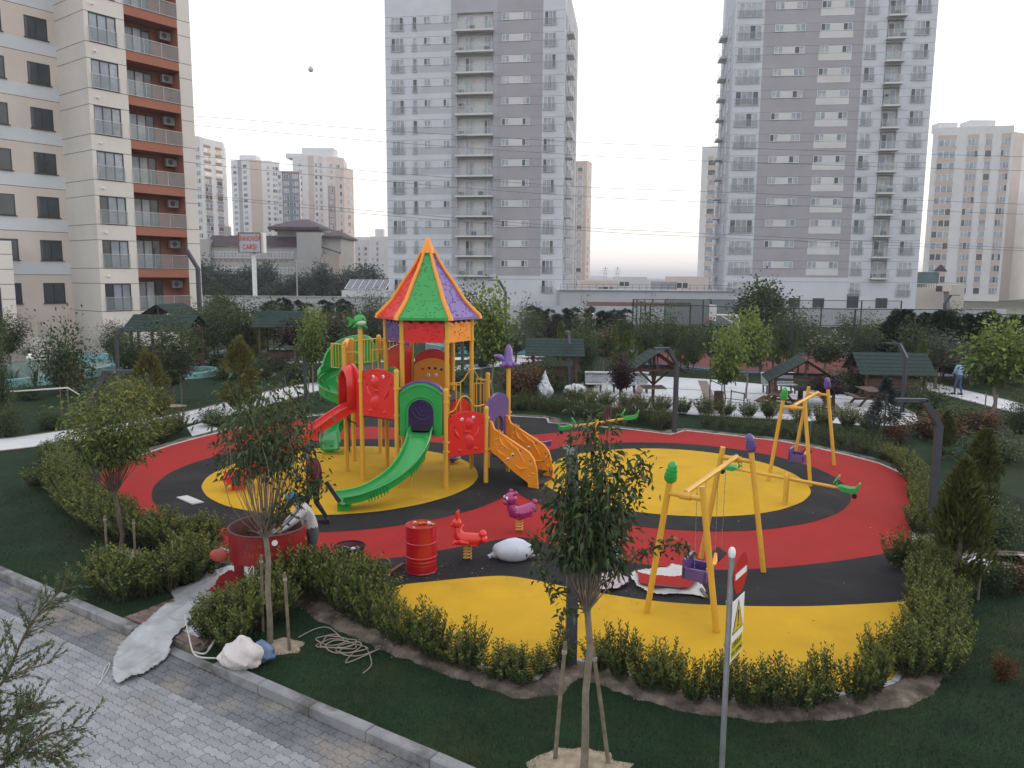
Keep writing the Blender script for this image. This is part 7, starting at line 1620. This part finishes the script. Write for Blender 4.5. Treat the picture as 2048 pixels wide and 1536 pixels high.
# white barrier tape on the left lawn
tp = [AY(-60,803,28), AY(0,800,27.5), AY(136,789,28.5)]; mb = MB(); mb.bar(tp[0],tp[1],.01,.05); mb.bar(tp[1],tp[2],.01,.05); mb.bar(tp[2], AY(160,803,29.5),.01,.05); o = mb.build('barrier_tape', WHITE); tag(o, 'white tape stretched between stakes on the left lawn', 'tape')
for i, (bx, by, hh) in enumerate(((72,792,24),(28,790,20))):
    g = G(bx,by); T = thing('reed', ('larger','smaller')[i]+' spiky reed tuft in front of the left pool', 'plant', g); mb = MB(); random.seed(i)
    for k in range(26): a = random.random()*6.28; r = random.uniform(.1,.5); z = random.uniform(.5,1.3)*hh/24; mb.bar((0,0,0),(r*.5*math.cos(a),r*.5*math.sin(a),z*.7),.03,.008); mb.bar((r*.5*math.cos(a),r*.5*math.sin(a),z*.7),(r*math.cos(a),r*math.sin(a),z),.02,.008)
    mb.build('blades', OLV1, T)

# ============================================================ WORK CLUTTER ON THE FLOOR
DRM = mat('red_drum_paint', (.42,.008,.014), .28, .08, 4, coat=.4, dirt=(.25,.02,.02), dscale=3)
dl = V(-1.67,14.02,.034); T = thing('drum', 'glossy red steel drum standing on the black floor', 'drum', dl); mb = MB()
mb.lathe([(0,.005),(.285,.005),(.295,.02),(.285,.04)]+[(.285+(.012 if abs(z-.31)<.012 or abs(z-.58)<.012 else 0)+(.004*math.sin(z*90) if .16<z<.30 else 0), z) for z in [.05+.01*i for i in range(82)]]+[(.285,.875),(.296,.885),(.296,.90),(.282,.90),(.278,.885),(0,.882)], 40); mb.build('body', DRM, T, True)
mb = MB(); mb.cyl((-.12,-.15),.03,.882,.895,12); mb.build('bung', GALV, T, True)
def glove(loc, yaw, m, lab):
    T = thing('glove', lab, 'glove', loc, yaw); mb = MB(); mb.ell((0,0,.025),(.06,.045,.022),10,6)
    for i, (y, l) in enumerate(((-.035,.075),(-.012,.09),(.012,.085),(.035,.07))): mb.tube([(.04,y,.025),(.04+l*.6,y*1.2,.03),(.04+l,y*1.3,.015)], [.014,.013,.008], 6)
    mb.tube([(0,-.04,.025),(.03,-.075,.022)], [.015,.009], 6); mb.tube([(-.05,0,.025),(-.11,0,.02)], [.035,.038], 8); mb.build('glove', m, T, True)
glove(dl+V(-.03,.04,.885), .3, mat('orange_work_glove', (.42,.15,.03), .8, .3, 30), 'orange work glove lying on the drum lid')
for x, y, s, m, lab in ((-.12,.05,.035,WHITE,'white lump of paper at the left on the drum lid'),(.15,.02,.04,FILM2,'crumpled clear cup on the drum lid'),(.22,-.02,.028,mat('brass_cap',(.5,.3,.05),.3,metal=.8),'small brass coloured cap on the drum lid')): crumple('small_item', dl+V(x,y,.885), (s,s,s*.9), m, lab, 'litter', int(x*100+50), res=7)
mb = MB(); a, b = G(745,1182), G(812,1142); mb.bar(a+V(0,0,.06), b+V(0,0,.11), .07, .035); o = mb.build('plank', mat('reddish_plank', (.16,.035,.025), .6), None); tag(o, 'short reddish plank lying against the foot of the drum', 'plank')
o = sheet('panel_board', [tuple(G(*q)[:2]) for q in ((357,1010),(378,1006),(412,1019),(388,1023))], .075, mat('white_board', (.50,.50,.49), .5), kind=None, thick=.03); tag(o, 'pale rectangular board lying on the black ring at the left', 'board')
# sack of granulate
def sack(c, yaw, s, m, lab):
    T = thing('sack', lab, 'sack', c, yaw); mb = MB()
    def fn(q): return (1+.03*math.sin(5*q.x+1)+.025*math.sin(6*q.y+3*q.z)+.010*math.sin(15*q.x))*(1-.10*abs(q.x)**3)
    mb.ell((0,0,s[2]*.75), s, 36, 18, fn=fn); mb.v = [(x*(1+.10*(abs(y)<.08)*(abs(x) > s[0]*.8)), y, max(.01, z)) for x,y,z in mb.v]; mb.build('body', m, T, True)
    for e in (-1,1): k = MB(); k.tube([(e*s[0]*.85,0,s[2]*.45),(e*s[0]*1.08,.02,s[2]*.32),(e*s[0]*1.2,.0,.05)], [.09,.035,.05], 8); k.build('end_tuck', m, T, True)
SCK = mat('white_woven_sack', (.50,.54,.62), .6, .06, 4, bump=.15, bscale=25, dirt=(.40,.42,.46), dscale=3)
sack(G(1032,1126)+V(0,.12,.034), R_(3), (.40,.26,.24), SCK, 'full white woven sack lying beside the red rabbit rider')
# tub of the mixer place: grey rim bin
g = G(703,1160); T = thing('tub', 'open round black rimmed tub full of wrappings in the hedge', 'tub', g+V(0,.15,.03)); mb = MB(); mb.lathe([(0,.01),(.22,.01),(.26,.50),(.275,.52),(.265,.53),(.245,.50),(.2,.12),(0,.1)], 24); mb.build('body', mat('dark_red_tub', (.10,.012,.015), .5), T, True); mb = MB(); mb.tube([(.27*math.cos(t),.27*math.sin(t),.52) for t in [i*math.pi/14 for i in range(28)]], .022, 8, closed=True); mb.build('rim', BLACKR, T, True); mb = MB(); mb.tube([(.16*math.cos(t),.16*math.sin(t)*.9,.44+.03*math.sin(3*t)) for t in [i*math.pi/10 for i in range(20)]], .03, 6, closed=True); mb.build('coiled_bag', mat('grey_bag', (.07,.075,.085), .3), T, True)
crumple('small_item', g+V(.06,.17,.45), (.05,.05,.04), FILM2, 'white crumpled wrapper inside the black rimmed tub', 'litter', 3, res=7)
g = G(735,1168); T = thing('brush_can', 'small red and white can with a brush beside the tub', 'can', g+V(.02,.1,.034)); mb = MB(); mb.cyl((0,0),.07,0,.10,14); mb.build('can', WHITE, T, True); mb = MB(); mb.cyl((0,0),.072,.10,.20,14); mb.tube([(0,0,.2),(-.03,0,.33)],.014,6); mb.build('brush', mat('red_brush', (.35,.03,.03), .6), T, True)
# plastic with red granulate under the near swing
PW = mat('white_liner_plastic', (.50,.49,.47), .45, .1, 6, bump=.6, bscale=20)
def tarp(name, outline, m, label, cat, h=.04, seed=1, z=.06, res=46, fold=None, kind=None, amp=1.0):
    """a thin crumpled sheet filling an outline on the ground"""
    P = [G(*q) for q in outline]; xs = [p.x for p in P]; ys = [p.y for p in P]; poly = np.array([(p.x,p.y) for p in P]); x0,x1,y0,y1 = min(xs),max(xs),min(ys),max(ys); st_ = max(x1-x0, y1-y0)/res
    gx = np.arange(x0-st_, x1+st_*2, st_); gy = np.arange(y0-st_, y1+st_*2, st_); XX, YY = np.meshgrid(gx, gy); rng = np.random.default_rng(seed); ph = rng.random(10)*6.28; ww = rng.normal(size=(10,2))*np.array([2,3,4,4,5,7,9,11,14,18])[:,None]*.33
    wx_ = XX+.08*np.sin(YY*5+ph[1]); wy_ = YY+.08*np.sin(XX*6+ph[2]); Z = sum((1-np.abs(np.sin(wx_*ww[i,0]+wy_*ww[i,1]+ph[i])))**3*(.5 if i < 5 else .28) for i in range(10)); Z = Z/Z.max()*h*amp
    jx = XX; jy = YY
    ins = inside(jx.ravel()+np.sin(jy.ravel()*7+ph[2])*.03, jy.ravel()+np.sin(jx.ravel()*8+ph[3])*.03, [tuple(a) for a in poly]).reshape(XX.shape)
    vs = []; idm = {}; fs = []; nx = len(gx)
    for r in range(len(gy)-1):
        for c in range(nx-1):
            q = [(r,c),(r,c+1),(r+1,c+1),(r+1,c)]
            if sum(ins[a] for a in q) < 3: continue
            f = []
            for a in q:
                if a not in idm: idm[a] = len(vs); vs.append((jx[a], jy[a], z+Z[a]))
                f.append(idm[a])
            fs.append(tuple(f))
    mb = MB(); mb.add(vs, fs); o = mb.build(name, m, smooth=True); md = o.modifiers.new('s','SOLIDIFY'); md.thickness = .004
    return tag(o, label, cat, kind=kind)
tarp('liner_sheet', [(1268,1147),(1290,1140),(1340,1136),(1348,1128),(1390,1140),(1405,1165),(1425,1196),(1400,1190),(1340,1192),(1300,1186),(1275,1175)], PW, 'white plastic liner spread under the near swing', 'plastic sheet', .05, 4)
o = tarp('red_granulate', [(1272,1148),(1300,1158),(1345,1160),(1395,1150),(1402,1168),(1385,1182),(1320,1183),(1284,1172)], mat('red_granulate', (.38,.03,.025), .9, .15, 40, bump=.8, bscale=120), 'flat heap of red rubber granulate on the white liner', 'granulate', .02, 5, z=.115)
mb = MB(); mb.bar(G(1306,1182)+V(0,0,.15), G(1368,1187)+V(0,0,.15), .05,.02); o = mb.build('levelling_bar', DECK); tag(o, 'dark levelling bar lying on the edge of the white liner', 'tool')
mb = MB(); mb.bar(G(1408,1180)+V(0,0,.08), G(1420,1197)+V(0,0,.07), .05,.03); o = mb.build('wood_offcut', STAKE); tag(o, 'pale wood offcut at the right end of the white liner', 'wood')
crumple('bag', G(1192,1134)+V(0,.1,.034), (.20,.17,.20), mat('pink_plastic_bag', (.50,.16,.18), .35, .1, 8, bump=.6), 'pink plastic bag standing behind the narrow crowned tree', 'bag', 9, tip=(0,.35))
crumple('bag', G(1237,1125)+V(0,.05,.034), (.12,.11,.15), FILM2, 'clear greenish plastic bag right of the pink bag', 'bag', 10, tip=(0,.12))
tarp('wrapping_litter', [(1190,1160),(1225,1150),(1262,1160),(1268,1172),(1235,1185),(1205,1188)], mat('pinkish_wrapping', (.45,.36,.38), .4, .3, 8, bump=.8, bscale=20), 'crumpled pinkish wrapping litter left of the white liner', 'litter', .10, 6)
# entrance: plastic sheet flowing out onto the road
FOIL = mat('dusty_plastic_sheet', (.34,.355,.36), .3, .15, 5, bump=.6, bscale=14, dirt=(.22,.20,.17), dscale=2, spec=.5)
tarp('plastic_sheet', [(468,1142),(505,1140),(510,1175),(470,1196),(430,1222),(400,1250),(372,1280),(345,1310),(300,1350),(245,1368),(228,1322),(262,1283),(330,1240),(352,1222),(350,1192),(392,1182),(410,1160)], FOIL, 'large dusty plastic sheet running from the mixer over the path onto the road', 'plastic sheet', .11, 7, z=.03, res=150)
bx_ = COL.objects['plastic_sheet']
for v in bx_.data.vertices:
    b = (v.co - K0).dot(KN)
    if b > -.15: v.co.z -= .105*min(1, (b+.15)/.25)
tarp('red_granulate_pile', [(425,1215),(440,1185),(470,1170),(500,1180),(498,1205),(460,1225)], mat('dark_red_granulate', (.22,.015,.015), .9, .2, 40, bump=.9, bscale=90), 'heap of dark red granulate on the plastic sheet under the mixer', 'granulate', .15, 8, z=.12)
WB_ = mat('white_woven_bag', (.58,.545,.53), .6, .08, 5, bump=.25, bscale=30, dirt=(.42,.38,.35), dscale=6)
crumple('bag', G(487,1350)+V(0,.1,.0), (.30,.22,.20), WB_, 'pinkish white woven bag on the lawn by the kerb', 'bag', 31, tip=(0,.12), res=22)
crumple('bag', G(528,1335)+V(.02,.05,0), (.19,.15,.15), mat('blue_clear_bag', (.10,.16,.28), .25, .5, 7, bump=.7, bscale=18), 'clear bluish plastic bag beside the white woven bag', 'bag', 32, tip=(0,.08), res=18)
BLUP = mat('blue_plastic_item', (.05,.16,.42), .45)
T = thing('blue_dustpan', 'blue plastic dustpan lying at the left clump of shrubs', 'dustpan', G(220,1150)+V(0,0,.02), .5); mb = MB(); mb.slab([(-.2,-.12),(.16,-.14),(.16,.14),(-.2,.1)], (0,0,.02), V(1,0,.1), V(0,1,0), .015); mb.box(.15,.165,-.14,.14,.02,.10); mb.tube([(.16,0,.06),(.42,.03,.09)],.016,6); mb.build('pan', BLUP, T)
# hoses and cords
def cord(pts, r, m, name, lab, cat='hose', k=6): mb = MB(); mb.tube(spline(pts, k), r, 6); o = mb.build(name, m, smooth=True); return tag(o, lab, cat)
HOS = mat('beige_hose', (.26,.22,.17), .5, .1); random.seed(13); c = G(690,1300); pts = [G(605,1285)+V(0,0,.03), G(640,1268)+V(0,0,.04), G(668,1268)+V(0,0,.05)]
for i in range(34):
    a = i*1.15+random.uniform(-.3,.3); rx_ = random.uniform(.16,.34); cc = c+V(-.25+.017*i,.15-.011*i,0); pts.append(cc+V(rx_*math.cos(a), rx_*.62*math.sin(a), .035+.012*(i % 4)))
pts += [G(700,1335)+V(0,0,.03), G(735,1300)+V(0,0,.03), G(752,1335)+V(0,0,.03), G(735,1355)+V(0,0,.03)]
cord(pts, .009, HOS, 'hose', 'tangled beige hose on the lawn right of the tree stake')
WHC = mat('white_strap', (.50,.49,.46), .5)
for i, (l, lab) in enumerate(((((300,1250),(320,1240),(360,1270)),'x'),)): pass
cord([G(210,1378,-.1), G(218,1350,-.09), G(228,1338,-.08), G(224,1352,-.09), G(205,1382,-.1)], .006, WHC, 'strap', 'thin white strap trailing from the plastic sheet on the road', 'strap')
cord([G(395,1318)+V(0,0,.04), G(420,1322)+V(0,0,.05), G(440,1300)+V(0,0,.1), G(425,1315)+V(0,0,.05), G(450,1290)+V(0,0,.2), G(448,1262)+V(0,0,.4)], .014, WHC, 'strap', 'loose white strip left of the woven bag', 'strap')
cord([G(420,1300)+V(0,0,.05), G(480,1262)+V(0,0,.35), G(515,1222)+V(0,0,.72), G(512,1250)+V(0,0,.45), G(500,1270)+V(0,0,.25)], .007, WHC, 'strap', 'thin white cord hanging from the stake by the bag', 'strap')
cord([G(380,1290)+V(0,0,.4), G(388,1310)+V(0,0,.2), G(400,1328)+V(0,0,.06), G(440,1332)+V(0,0,.05)], .012, WHC, 'strap', 'second white strip in the clump by the kerb', 'strap')

# pan mixer
MXR = mat('worn_red_mixer_paint', (.23,.010,.012), .38, .2, 3, dirt=(.10,.035,.025), dscale=3.5, dlo=.56, dhi=.7); RUST = mat('rusty_pan_inside', (.10,.035,.028), .65, .35, 5)
mc = V(-4.28,13.25,0); T = thing('pan_mixer', 'large red pan mixer on legs that the bending worker leans over', 'mixer', mc); mb = MB()
mb.lathe([(0,.60),(.60,.60),(.655,.63),(.66,1.14)], 40); mb.build('pan', MXR, T, 40); mb = MB(); mb.lathe([(.648,1.14),(.64,.66),(0,.65)], 40); mb.build('pan_lining', RUST, T, 40)
mb = MB(); mb.tube([(.655*math.cos(t),.655*math.sin(t),1.145) for t in [i*math.pi/20 for i in range(40)]], .018, 8, closed=True); mb.build('rim', RUST, T, True)
for a in (200, 320, 70): d = V(math.cos(R_(a)),math.sin(R_(a)),0); mb = MB(); mb.bar(d*.5+V(0,0,0), d*.5+V(0,0,.62), .13,.13); mb.bar(d*.5+V(0,0,.0), d*.5+V(0,0,.02), .25,.25); mb.build('leg', MXR, T)
mb = MB(); mb.cyl((0,0),.12,.64,1.0,16); mb.cyl((0,0),.16,1.0,1.04,16); mb.build('hub', mat('grey_mixer_hub', (.16,.15,.16), .45), T, True)
for a in (30, 150, 270): d = V(math.cos(R_(a)),math.sin(R_(a)),0); mb = MB(); mb.bar(V(0,0,.95), d*.5+V(0,0,.95), .04); mb.bar(d*.5+V(0,0,.95), d*.5+V(0,0,.70), .04); mb.box(d.x*.5-.08,d.x*.5+.08,d.y*.5-.02,d.y*.5+.02,.67,.78); mb.build('mixing_arm', RUST, T)
mb = MB(); mb.box(-.15,.2,-.2,.15,.30,.58); mb.build('gearbox', mat('dark_green_gearbox', (.02,.035,.03), .5), T); mb = MB(); mb.tube([(-.55,-.1,.47),(-.60,-.14,.47)], .02, 6); mb.ell((-.80,-.2,.66),(.17,.05,.12),14,8); mb.bar((-.6,-.15,.68),(-.75,-.2,.66),.04); mb.build('motor_cover', mat('faded_red_cover', (.40,.07,.05), .5), T, True)
# sticker and worn lettering on the pan
def on_pan(s, ang_, z, size, m, nm='lettering'):
    a = R_(ang_); d = V(math.cos(a), math.sin(a), 0); return text_obj(nm, s, size, m, d*.664+V(0,0,z), (math.pi/2,0,a+math.pi/2), T, None, .001)
YL = mat('worn_yellow_lettering', (.27,.055,.02), .6)
for i, ch in enumerate('YUMAK'): on_pan(ch, 258+i*9, .98, .11, YL)
for i, ch in enumerate('İNŞAAT'): on_pan(ch, 254+i*9.5, .82, .13, YL)
a = R_(297); d = V(math.cos(a), math.sin(a), 0); mb = MB(); mb.tube([d*.655+V(0,0,1.03), d*.668+V(0,0,1.03)], .05, 20); st_ = mb.build('round_sticker', WHITE, T, True)
on_pan('30', 297, 1.03, .05, ANTH)

# ============================================================ NEAR SIGN POST
sg = V(2.36,8.0,0); T = thing('sign_post', 'grey sign post with a no entry disc above a yellow warning board', 'sign', sg); mb = MB(); mb.cyl((0,0),.031,-.2,2.60,18); mb.build('post', GALV, T, True); mb = MB(); mb.lathe([(.033,2.56),(.04,2.60),(.036,2.64),(.02,2.665),(0,2.67)], 16); mb.build('cap', WHITE, T, True)
SR = mat('sign_red_sheeting', (.45,.015,.02), .4, .04); SY = mat('sign_yellow', (.55,.45,.02), .45, .04); SK = mat('sign_black', (.012,.012,.012), .5, .05)
yw = R_(55); su = V(math.cos(yw), math.sin(yw), 0); sn = V(su.y, -su.x, 0)         # board runs back from the post, faces right
def plate(nm, poly, a, z, t, m, push, par=T): mb = MB(); mb.slab(poly, su*a+V(0,0,z)+sn*push, su, V(0,0,1), t); return mb.build(nm, m, par, 30)
ci = [(.225*math.cos(i*math.pi/20), .225*math.sin(i*math.pi/20)) for i in range(40)]
dsc = plate('no_entry_disc', ci, .20, 2.33, .006, SR, .04); plate('white_bar', [(-.18,-.035),(.18,-.035),(.18,.035),(-.18,.035)], .20, 2.33, .002, WHITE, .0455, dsc)
bd_ = plate('warning_board', [(-.19,-.34),(.19,-.34),(.19,.34),(-.19,.34)], .17, 1.72, .006, WHITE, .04)
plate('triangle_border', [(-.17,-.12),(.17,-.12),(0,.24)], .17, 1.80, .002, SK, .0445, bd_); plate('triangle', [(-.145,-.105),(.145,-.105),(0,.205)], .17, 1.80, .002, SY, .0465, bd_)
plate('exclamation_bar', [(-.010,-.02),(.010,-.02),(.018,.12),(-.018,.12)], .17, 1.80, .002, SK, .0485, bd_); plate('exclamation_dot', [(.018*math.cos(i*math.pi/6), .018*math.sin(i*math.pi/6)) for i in range(12)], .17, 1.745, .002, SK, .0485, bd_)
plate('text_field', [(-.175,-.10),(.175,-.10),(.175,.10),(-.175,.10)], .17, 1.50, .002, SY, .0445, bd_)
for s, z, q in (('DİKKAT', 1.548, .078), ('YOL KAPALI', 1.455, .066)): text_obj('lettering', s, q, SK, su*.17+V(0,0,z)+sn*.0465, (math.pi/2,0,yw), bd_, None, .0008)
mb = MB(); mb.lathe([(.034,2.02),(.040,2.02),(.040,2.06),(.034,2.06)],16); mb.lathe([(.034,1.55),(.040,1.55),(.040,1.59),(.034,1.59)],16); mb.build('clamp', GALV, T, True)

# ============================================================ PEOPLE
SKN = mat('skin', (.30,.16,.10), .55, .06); 
def body(T, o0, J_, edges, zones, mats, name='body', sub_=2):
    """one continuous skinned figure; zones choose the cloth by nearest bone"""
    names = list(J_); me = bpy.data.meshes.new('b'); me.from_pydata([J_[k][0] for k in names], [(names.index(a), names.index(b)) for a, b in edges], [])
    o = bpy.data.objects.new('b', me); COL.objects.link(o); sk_ = o.modifiers.new('skin','SKIN'); sk_.use_smooth_shade = True
    for i, k in enumerate(names):
        v = me.skin_vertices[0].data[i]; r = J_[k][1]; v.radius = (r, r) if not isinstance(r, tuple) else r; v.use_root = (k == names[0])
    ss = o.modifiers.new('s','SUBSURF'); ss.levels = sub_; bpy.context.view_layer.update()
    m2 = bpy.data.meshes.new_from_object(o.evaluated_get(bpy.context.evaluated_depsgraph_get())); bpy.data.objects.remove(o)
    for m in mats: m2.materials.append(m)
    segs_ = [(V(*J_[a][0]), V(*J_[b][0]), zones.get((a,b), 0)) for a, b in edges]
    for p in m2.polygons:
        c = p.center; best = 9
        for a, b, zn in segs_:
            ab = b-a; t = max(0, min(1, (c-a).dot(ab)/max(ab.length_squared,1e-9))); d = (c-a-ab*t).length
            if d < best: best = d; k = zn if not callable(zn) else zn(t)
        p.material_index = k; p.use_smooth = True
    m2.name = name; q = bpy.data.objects.new(name, m2); COL.objects.link(q); q.parent = T; return q
def hand(T, c, d, up, s=1, m=None):
    d = V(*d).normalized(); up = V(*up).normalized(); r = d.cross(up).normalized(); c = V(*c); mb = MB(); mb.tube([c-d*.02, c+d*.03, c+d*.08], [.024,.036,.034], 8)
    for i, (k, l) in enumerate(((-.027,.065),(-.009,.078),(.009,.073),(.026,.058))): b = c+d*.078+r*k; mb.tube([b, b+d*l*.55-up*.006, b+d*l*.9-up*.028], [.0095,.009,.007], 6)
    b = c+d*.02+r*(.03*s); mb.tube([b, b+d*.03+r*.025*s-up*.01, b+d*.06+r*.03*s-up*.02], [.012,.010,.008], 6); return mb.build('hand', m or SKN, T, True)
def shoe(T, c, yaw, m): mb = MB(); mb.T = Matrix.Translation(V(*c)) @ Matrix.Rotation(yaw,4,'Z'); mb.ell((.06,0,.045),(.15,.05,.05),14,8); mb.box(-.09,.20,-.045,.045,.0,.022); mb.ell((-.02,0,.07),(.06,.045,.06),10,6); return mb.build('shoe', m, T, True)
def face_bits(T, hc, f, r=.1):
    f = V(*f).normalized(); s = f.cross(V(0,0,1)).normalized(); u = s.cross(f); hc = V(*hc)
    mb = MB(); mb.tube([hc+f*r*.9+u*.02, hc+f*(r*1.22)-u*.012, hc+f*r*.9-u*.02], [.008,.015,.008], 6); mb.build('nose', SKN, T, True)
    for k in (-1,1):
        mb = MB(); mb.ell(hc+f*r*.88+s*k*.032+u*.02, (.011,.011,.009), 8, 6); e = mb.build('eye', EYEB, T, True)
        mb = MB(); mb.ell(hc+s*k*r*.78, (.016,.022,.03), 8, 6); mb.build('ear', SKN, T, True)
    mb = MB(); mb.tube([hc+f*r*.9-s*.02-u*.045, hc+f*r*.96-u*.046, hc+f*r*.9+s*.02-u*.045], .005, 5); mb.build('mouth', mat('lips', (.22,.08,.06), .6), T, True)
MAR = mat('maroon_jacket', (.10,.012,.022), .8, .2, 12, bump=.4, bscale=30); DKT = mat('dark_work_trousers', (.022,.022,.028), .85, .3, 9, bump=.3, bscale=20); GRS = mat('pale_grey_shirt', (.42,.42,.44), .8, .08, 14, bump=.5, bscale=22); GRT = mat('grey_trousers', (.085,.09,.095), .85, .15, 10, bump=.3, bscale=22); SHO = mat('dark_shoe', (.02,.018,.016), .6)
E1 = [('pel','spi'),('spi','che'),('che','nek'),('nek','hea'),('hea','top'),('che','shl'),('shl','ell'),('ell','wrl'),('che','shr'),('shr','elr'),('elr','wrr'),('pel','hil'),('hil','knl'),('knl','anl'),('anl','tol'),('pel','hir'),('hir','knr'),('knr','anr'),('anr','tor')]
def zon(): 
    z = {e: 0 for e in E1}; z.update({('nek','hea'): 2, ('hea','top'): 2, ('ell','wrl'): (lambda t: 2 if t > .93 else 0), ('elr','wrr'): (lambda t: 2 if t > .93 else 0)})
    for e in (('pel','hil'),('hil','knl'),('knl','anl'),('pel','hir'),('hir','knr'),('knr','anr')): z[e] = 1
    z[('anl','tol')] = 3; z[('anr','tor')] = 3; z[('pel','spi')] = lambda t: 1 if t < .35 else 0; return z
# worker walking, maroon jacket
o0 = V(-4.35,16.75,.04); T = thing('person', 'man in maroon jacket, dark trousers and dark cap walking on the yellow circle edge', 'person', o0, R_(165))
J_ = dict(pel=((0,0,.92),.135), spi=((.02,0,1.10),.14), che=((.06,0,1.32),.15), nek=((.10,0,1.47),.055), hea=((.15,0,1.56),(.075,.085)), top=((.16,0,1.67),(.075,.085)),
    shl=((.04,.19,1.38),.065), ell=((-.02,.26,1.13),.05), wrl=((.12,.24,.93),.032), shr=((.04,-.19,1.38),.065), elr=((.0,-.27,1.13),.05), wrr=((-.02,-.26,.88),.032),
    hil=((.02,.09,.86),.095), knl=((.16,.10,.48),.065), anl=((.08,.10,.09),.042), tol=((.18,.10,.05),.035), hir=((0,-.09,.86),.095), knr=((.02,-.10,.47),.065), anr=((-.24,-.10,.13),.042), tor=((-.15,-.10,.05),.035))
body(T, o0, J_, E1, zon(), [MAR, DKT, SKN, SHO]); hand(T, (.12,.24,.92), (.4,-.1,-.9), (1,0,.3), -1); hand(T, (-.02,-.26,.86), (0,0,-1), (1,0,0), 1, mat('orange_work_glove', (.42,.15,.03), .8)); shoe(T, (.10,.10,.0), 0, SHO); shoe(T, (-.22,-.10,.02), 0, SHO); face_bits(T, (.165,0,1.60), (1,0,-.1), .085)
mb = MB(); mb.ell((.14,0,1.66),(.105,.095,.075),14,8); mb.ell((.25,0,1.645),(.07,.07,.012),12,5); mb.build('cap', DKT, T, True)
tw_ = thing('trowel', 'long dark smoothing trowel held by the man in maroon', 'tool', o0+V(.30,-.12,.0), R_(165)); mb = MB(); mb.bar((.05,-.1,.95),(-.28,-.12,.50),.10,.02,up=(0,1,0)); mb.bar((.02,-.1,.90),(-.08,-.1,.78),.03,.04); mb.build('blade', DECK, tw_)
tw_.location = o0 + V(.22,.14,-.06)
# worker bending into the mixer
o0 = V(-3.62,13.72,.0); T = thing('person', 'man in pale grey shirt and blue patterned headcloth bending into the red mixer', 'person', o0, R_(200))
J_ = dict(pel=((0,0,.92),.15), spi=((.05,0,1.08),.15), che=((.14,0,1.29),.155), nek=((.24,0,1.43),.06), hea=((.31,0,1.47),.085), top=((.38,0,1.54),.08),
    shl=((.13,.17,1.35),.075), ell=((.34,.25,1.16),.055), wrl=((.53,.18,1.00),.036), shr=((.13,-.17,1.35),.075), elr=((.32,-.25,1.14),.055), wrr=((.52,-.16,.97),.036),
    hil=((-.01,.09,.84),.11), knl=((.05,.11,.46),.072), anl=((-.04,.11,.09),.045), tol=((.08,.11,.05),.035), hir=((-.01,-.09,.84),.11), knr=((.02,-.11,.46),.072), anr=((-.10,-.11,.09),.045), tor=((.02,-.11,.05),.035))
body(T, o0, J_, E1, zon(), [GRS, GRT, SKN, SHO]); hand(T, (.54,.18,.99), (.7,-.2,-.6), (0,0,1), -1); hand(T, (.53,-.16,.96), (.7,.2,-.6), (0,0,1), 1); shoe(T, (-.03,.11,0), 0, SHO); shoe(T, (-.09,-.11,0), 0, SHO); face_bits(T, (.345,0,1.475), (.75,0,-.65), .085)
BSC = mat('blue_patterned_cloth', (.03,.22,.42), .8, .9, 34, bump=.3); mb = MB(); mb.ell((.34,0,1.545),(.12,.11,.10),16,10, fn=lambda q: 1+.04*math.sin(14*q.x+9*q.z)); mb.tube([(.27,0,1.54),(.20,.02,1.50),(.17,.03,1.42)], [.05,.04,.02], 7); mb.build('headcloth', BSC, T, True)
# far man in pale blue shirt seen from behind
g = G(1915,776); T = thing('person', 'man in pale blue shirt and jeans walking away at the far right', 'person', g, R_(110))
BLS = mat('pale_blue_shirt', (.26,.36,.50), .8, .06, 10); JNS = mat('blue_jeans', (.06,.10,.16), .85, .15, 10)
J_ = dict(pel=((0,0,.92),.14), spi=((0,0,1.10),.14), che=((.02,0,1.34),.155), nek=((.04,0,1.47),.055), hea=((.08,0,1.55),(.075,.085)), top=((.09,0,1.65),(.07,.08)),
    shl=((.01,.19,1.38),.065), ell=((.05,.26,1.12),.05), wrl=((.20,.20,1.0),.034), shr=((.01,-.19,1.38),.065), elr=((.0,-.27,1.12),.05), wrr=((.18,-.22,.98),.034),
    hil=((0,.09,.86),.095), knl=((.10,.10,.48),.065), anl=((.08,.10,.09),.042), tol=((.2,.10,.05),.035), hir=((0,-.09,.86),.095), knr=((0,-.10,.47),.065), anr=((-.14,-.10,.1),.042), tor=((-.05,-.10,.05),.035))
body(T, g, J_, E1, zon(), [BLS, JNS, SKN, SHO]); hand(T, (.20,.20,.99), (1,-.2,-.3), (0,0,1), -1); hand(T, (.18,-.22,.97), (1,.2,-.3), (0,0,1), 1); shoe(T, (.10,.10,0), 0, SHO); shoe(T, (-.12,-.10,0), 0, SHO); face_bits(T, (.09,0,1.59), (1,0,0), .085)
mb = MB(); mb.ell((.065,0,1.62),(.10,.09,.095),14,8); mb.build('hair', DKT, T, True)

# ============================================================ HAZE
hz = bpy.data.meshes.new('haze'); q = MB(); q.box(-6100, 6100, -3100, 9100, -1.3, 52); hzo = q.build('haze', []); hzo['kind'] = 'stuff'
hm = bpy.data.materials.new('haze_air'); hm.use_nodes = True; hn = hm.node_tree; hn.nodes.clear(); ho = hn.nodes.new('ShaderNodeOutputMaterial'); hv_ = hn.nodes.new('ShaderNodeVolumePrincipled'); hv_.inputs['Color'].default_value = (.93,.94,1,1); hv_.inputs['Density'].default_value = .0004; hn.links.new(hv_.outputs[0], ho.inputs['Volume']); hzo.data.materials.append(hm)
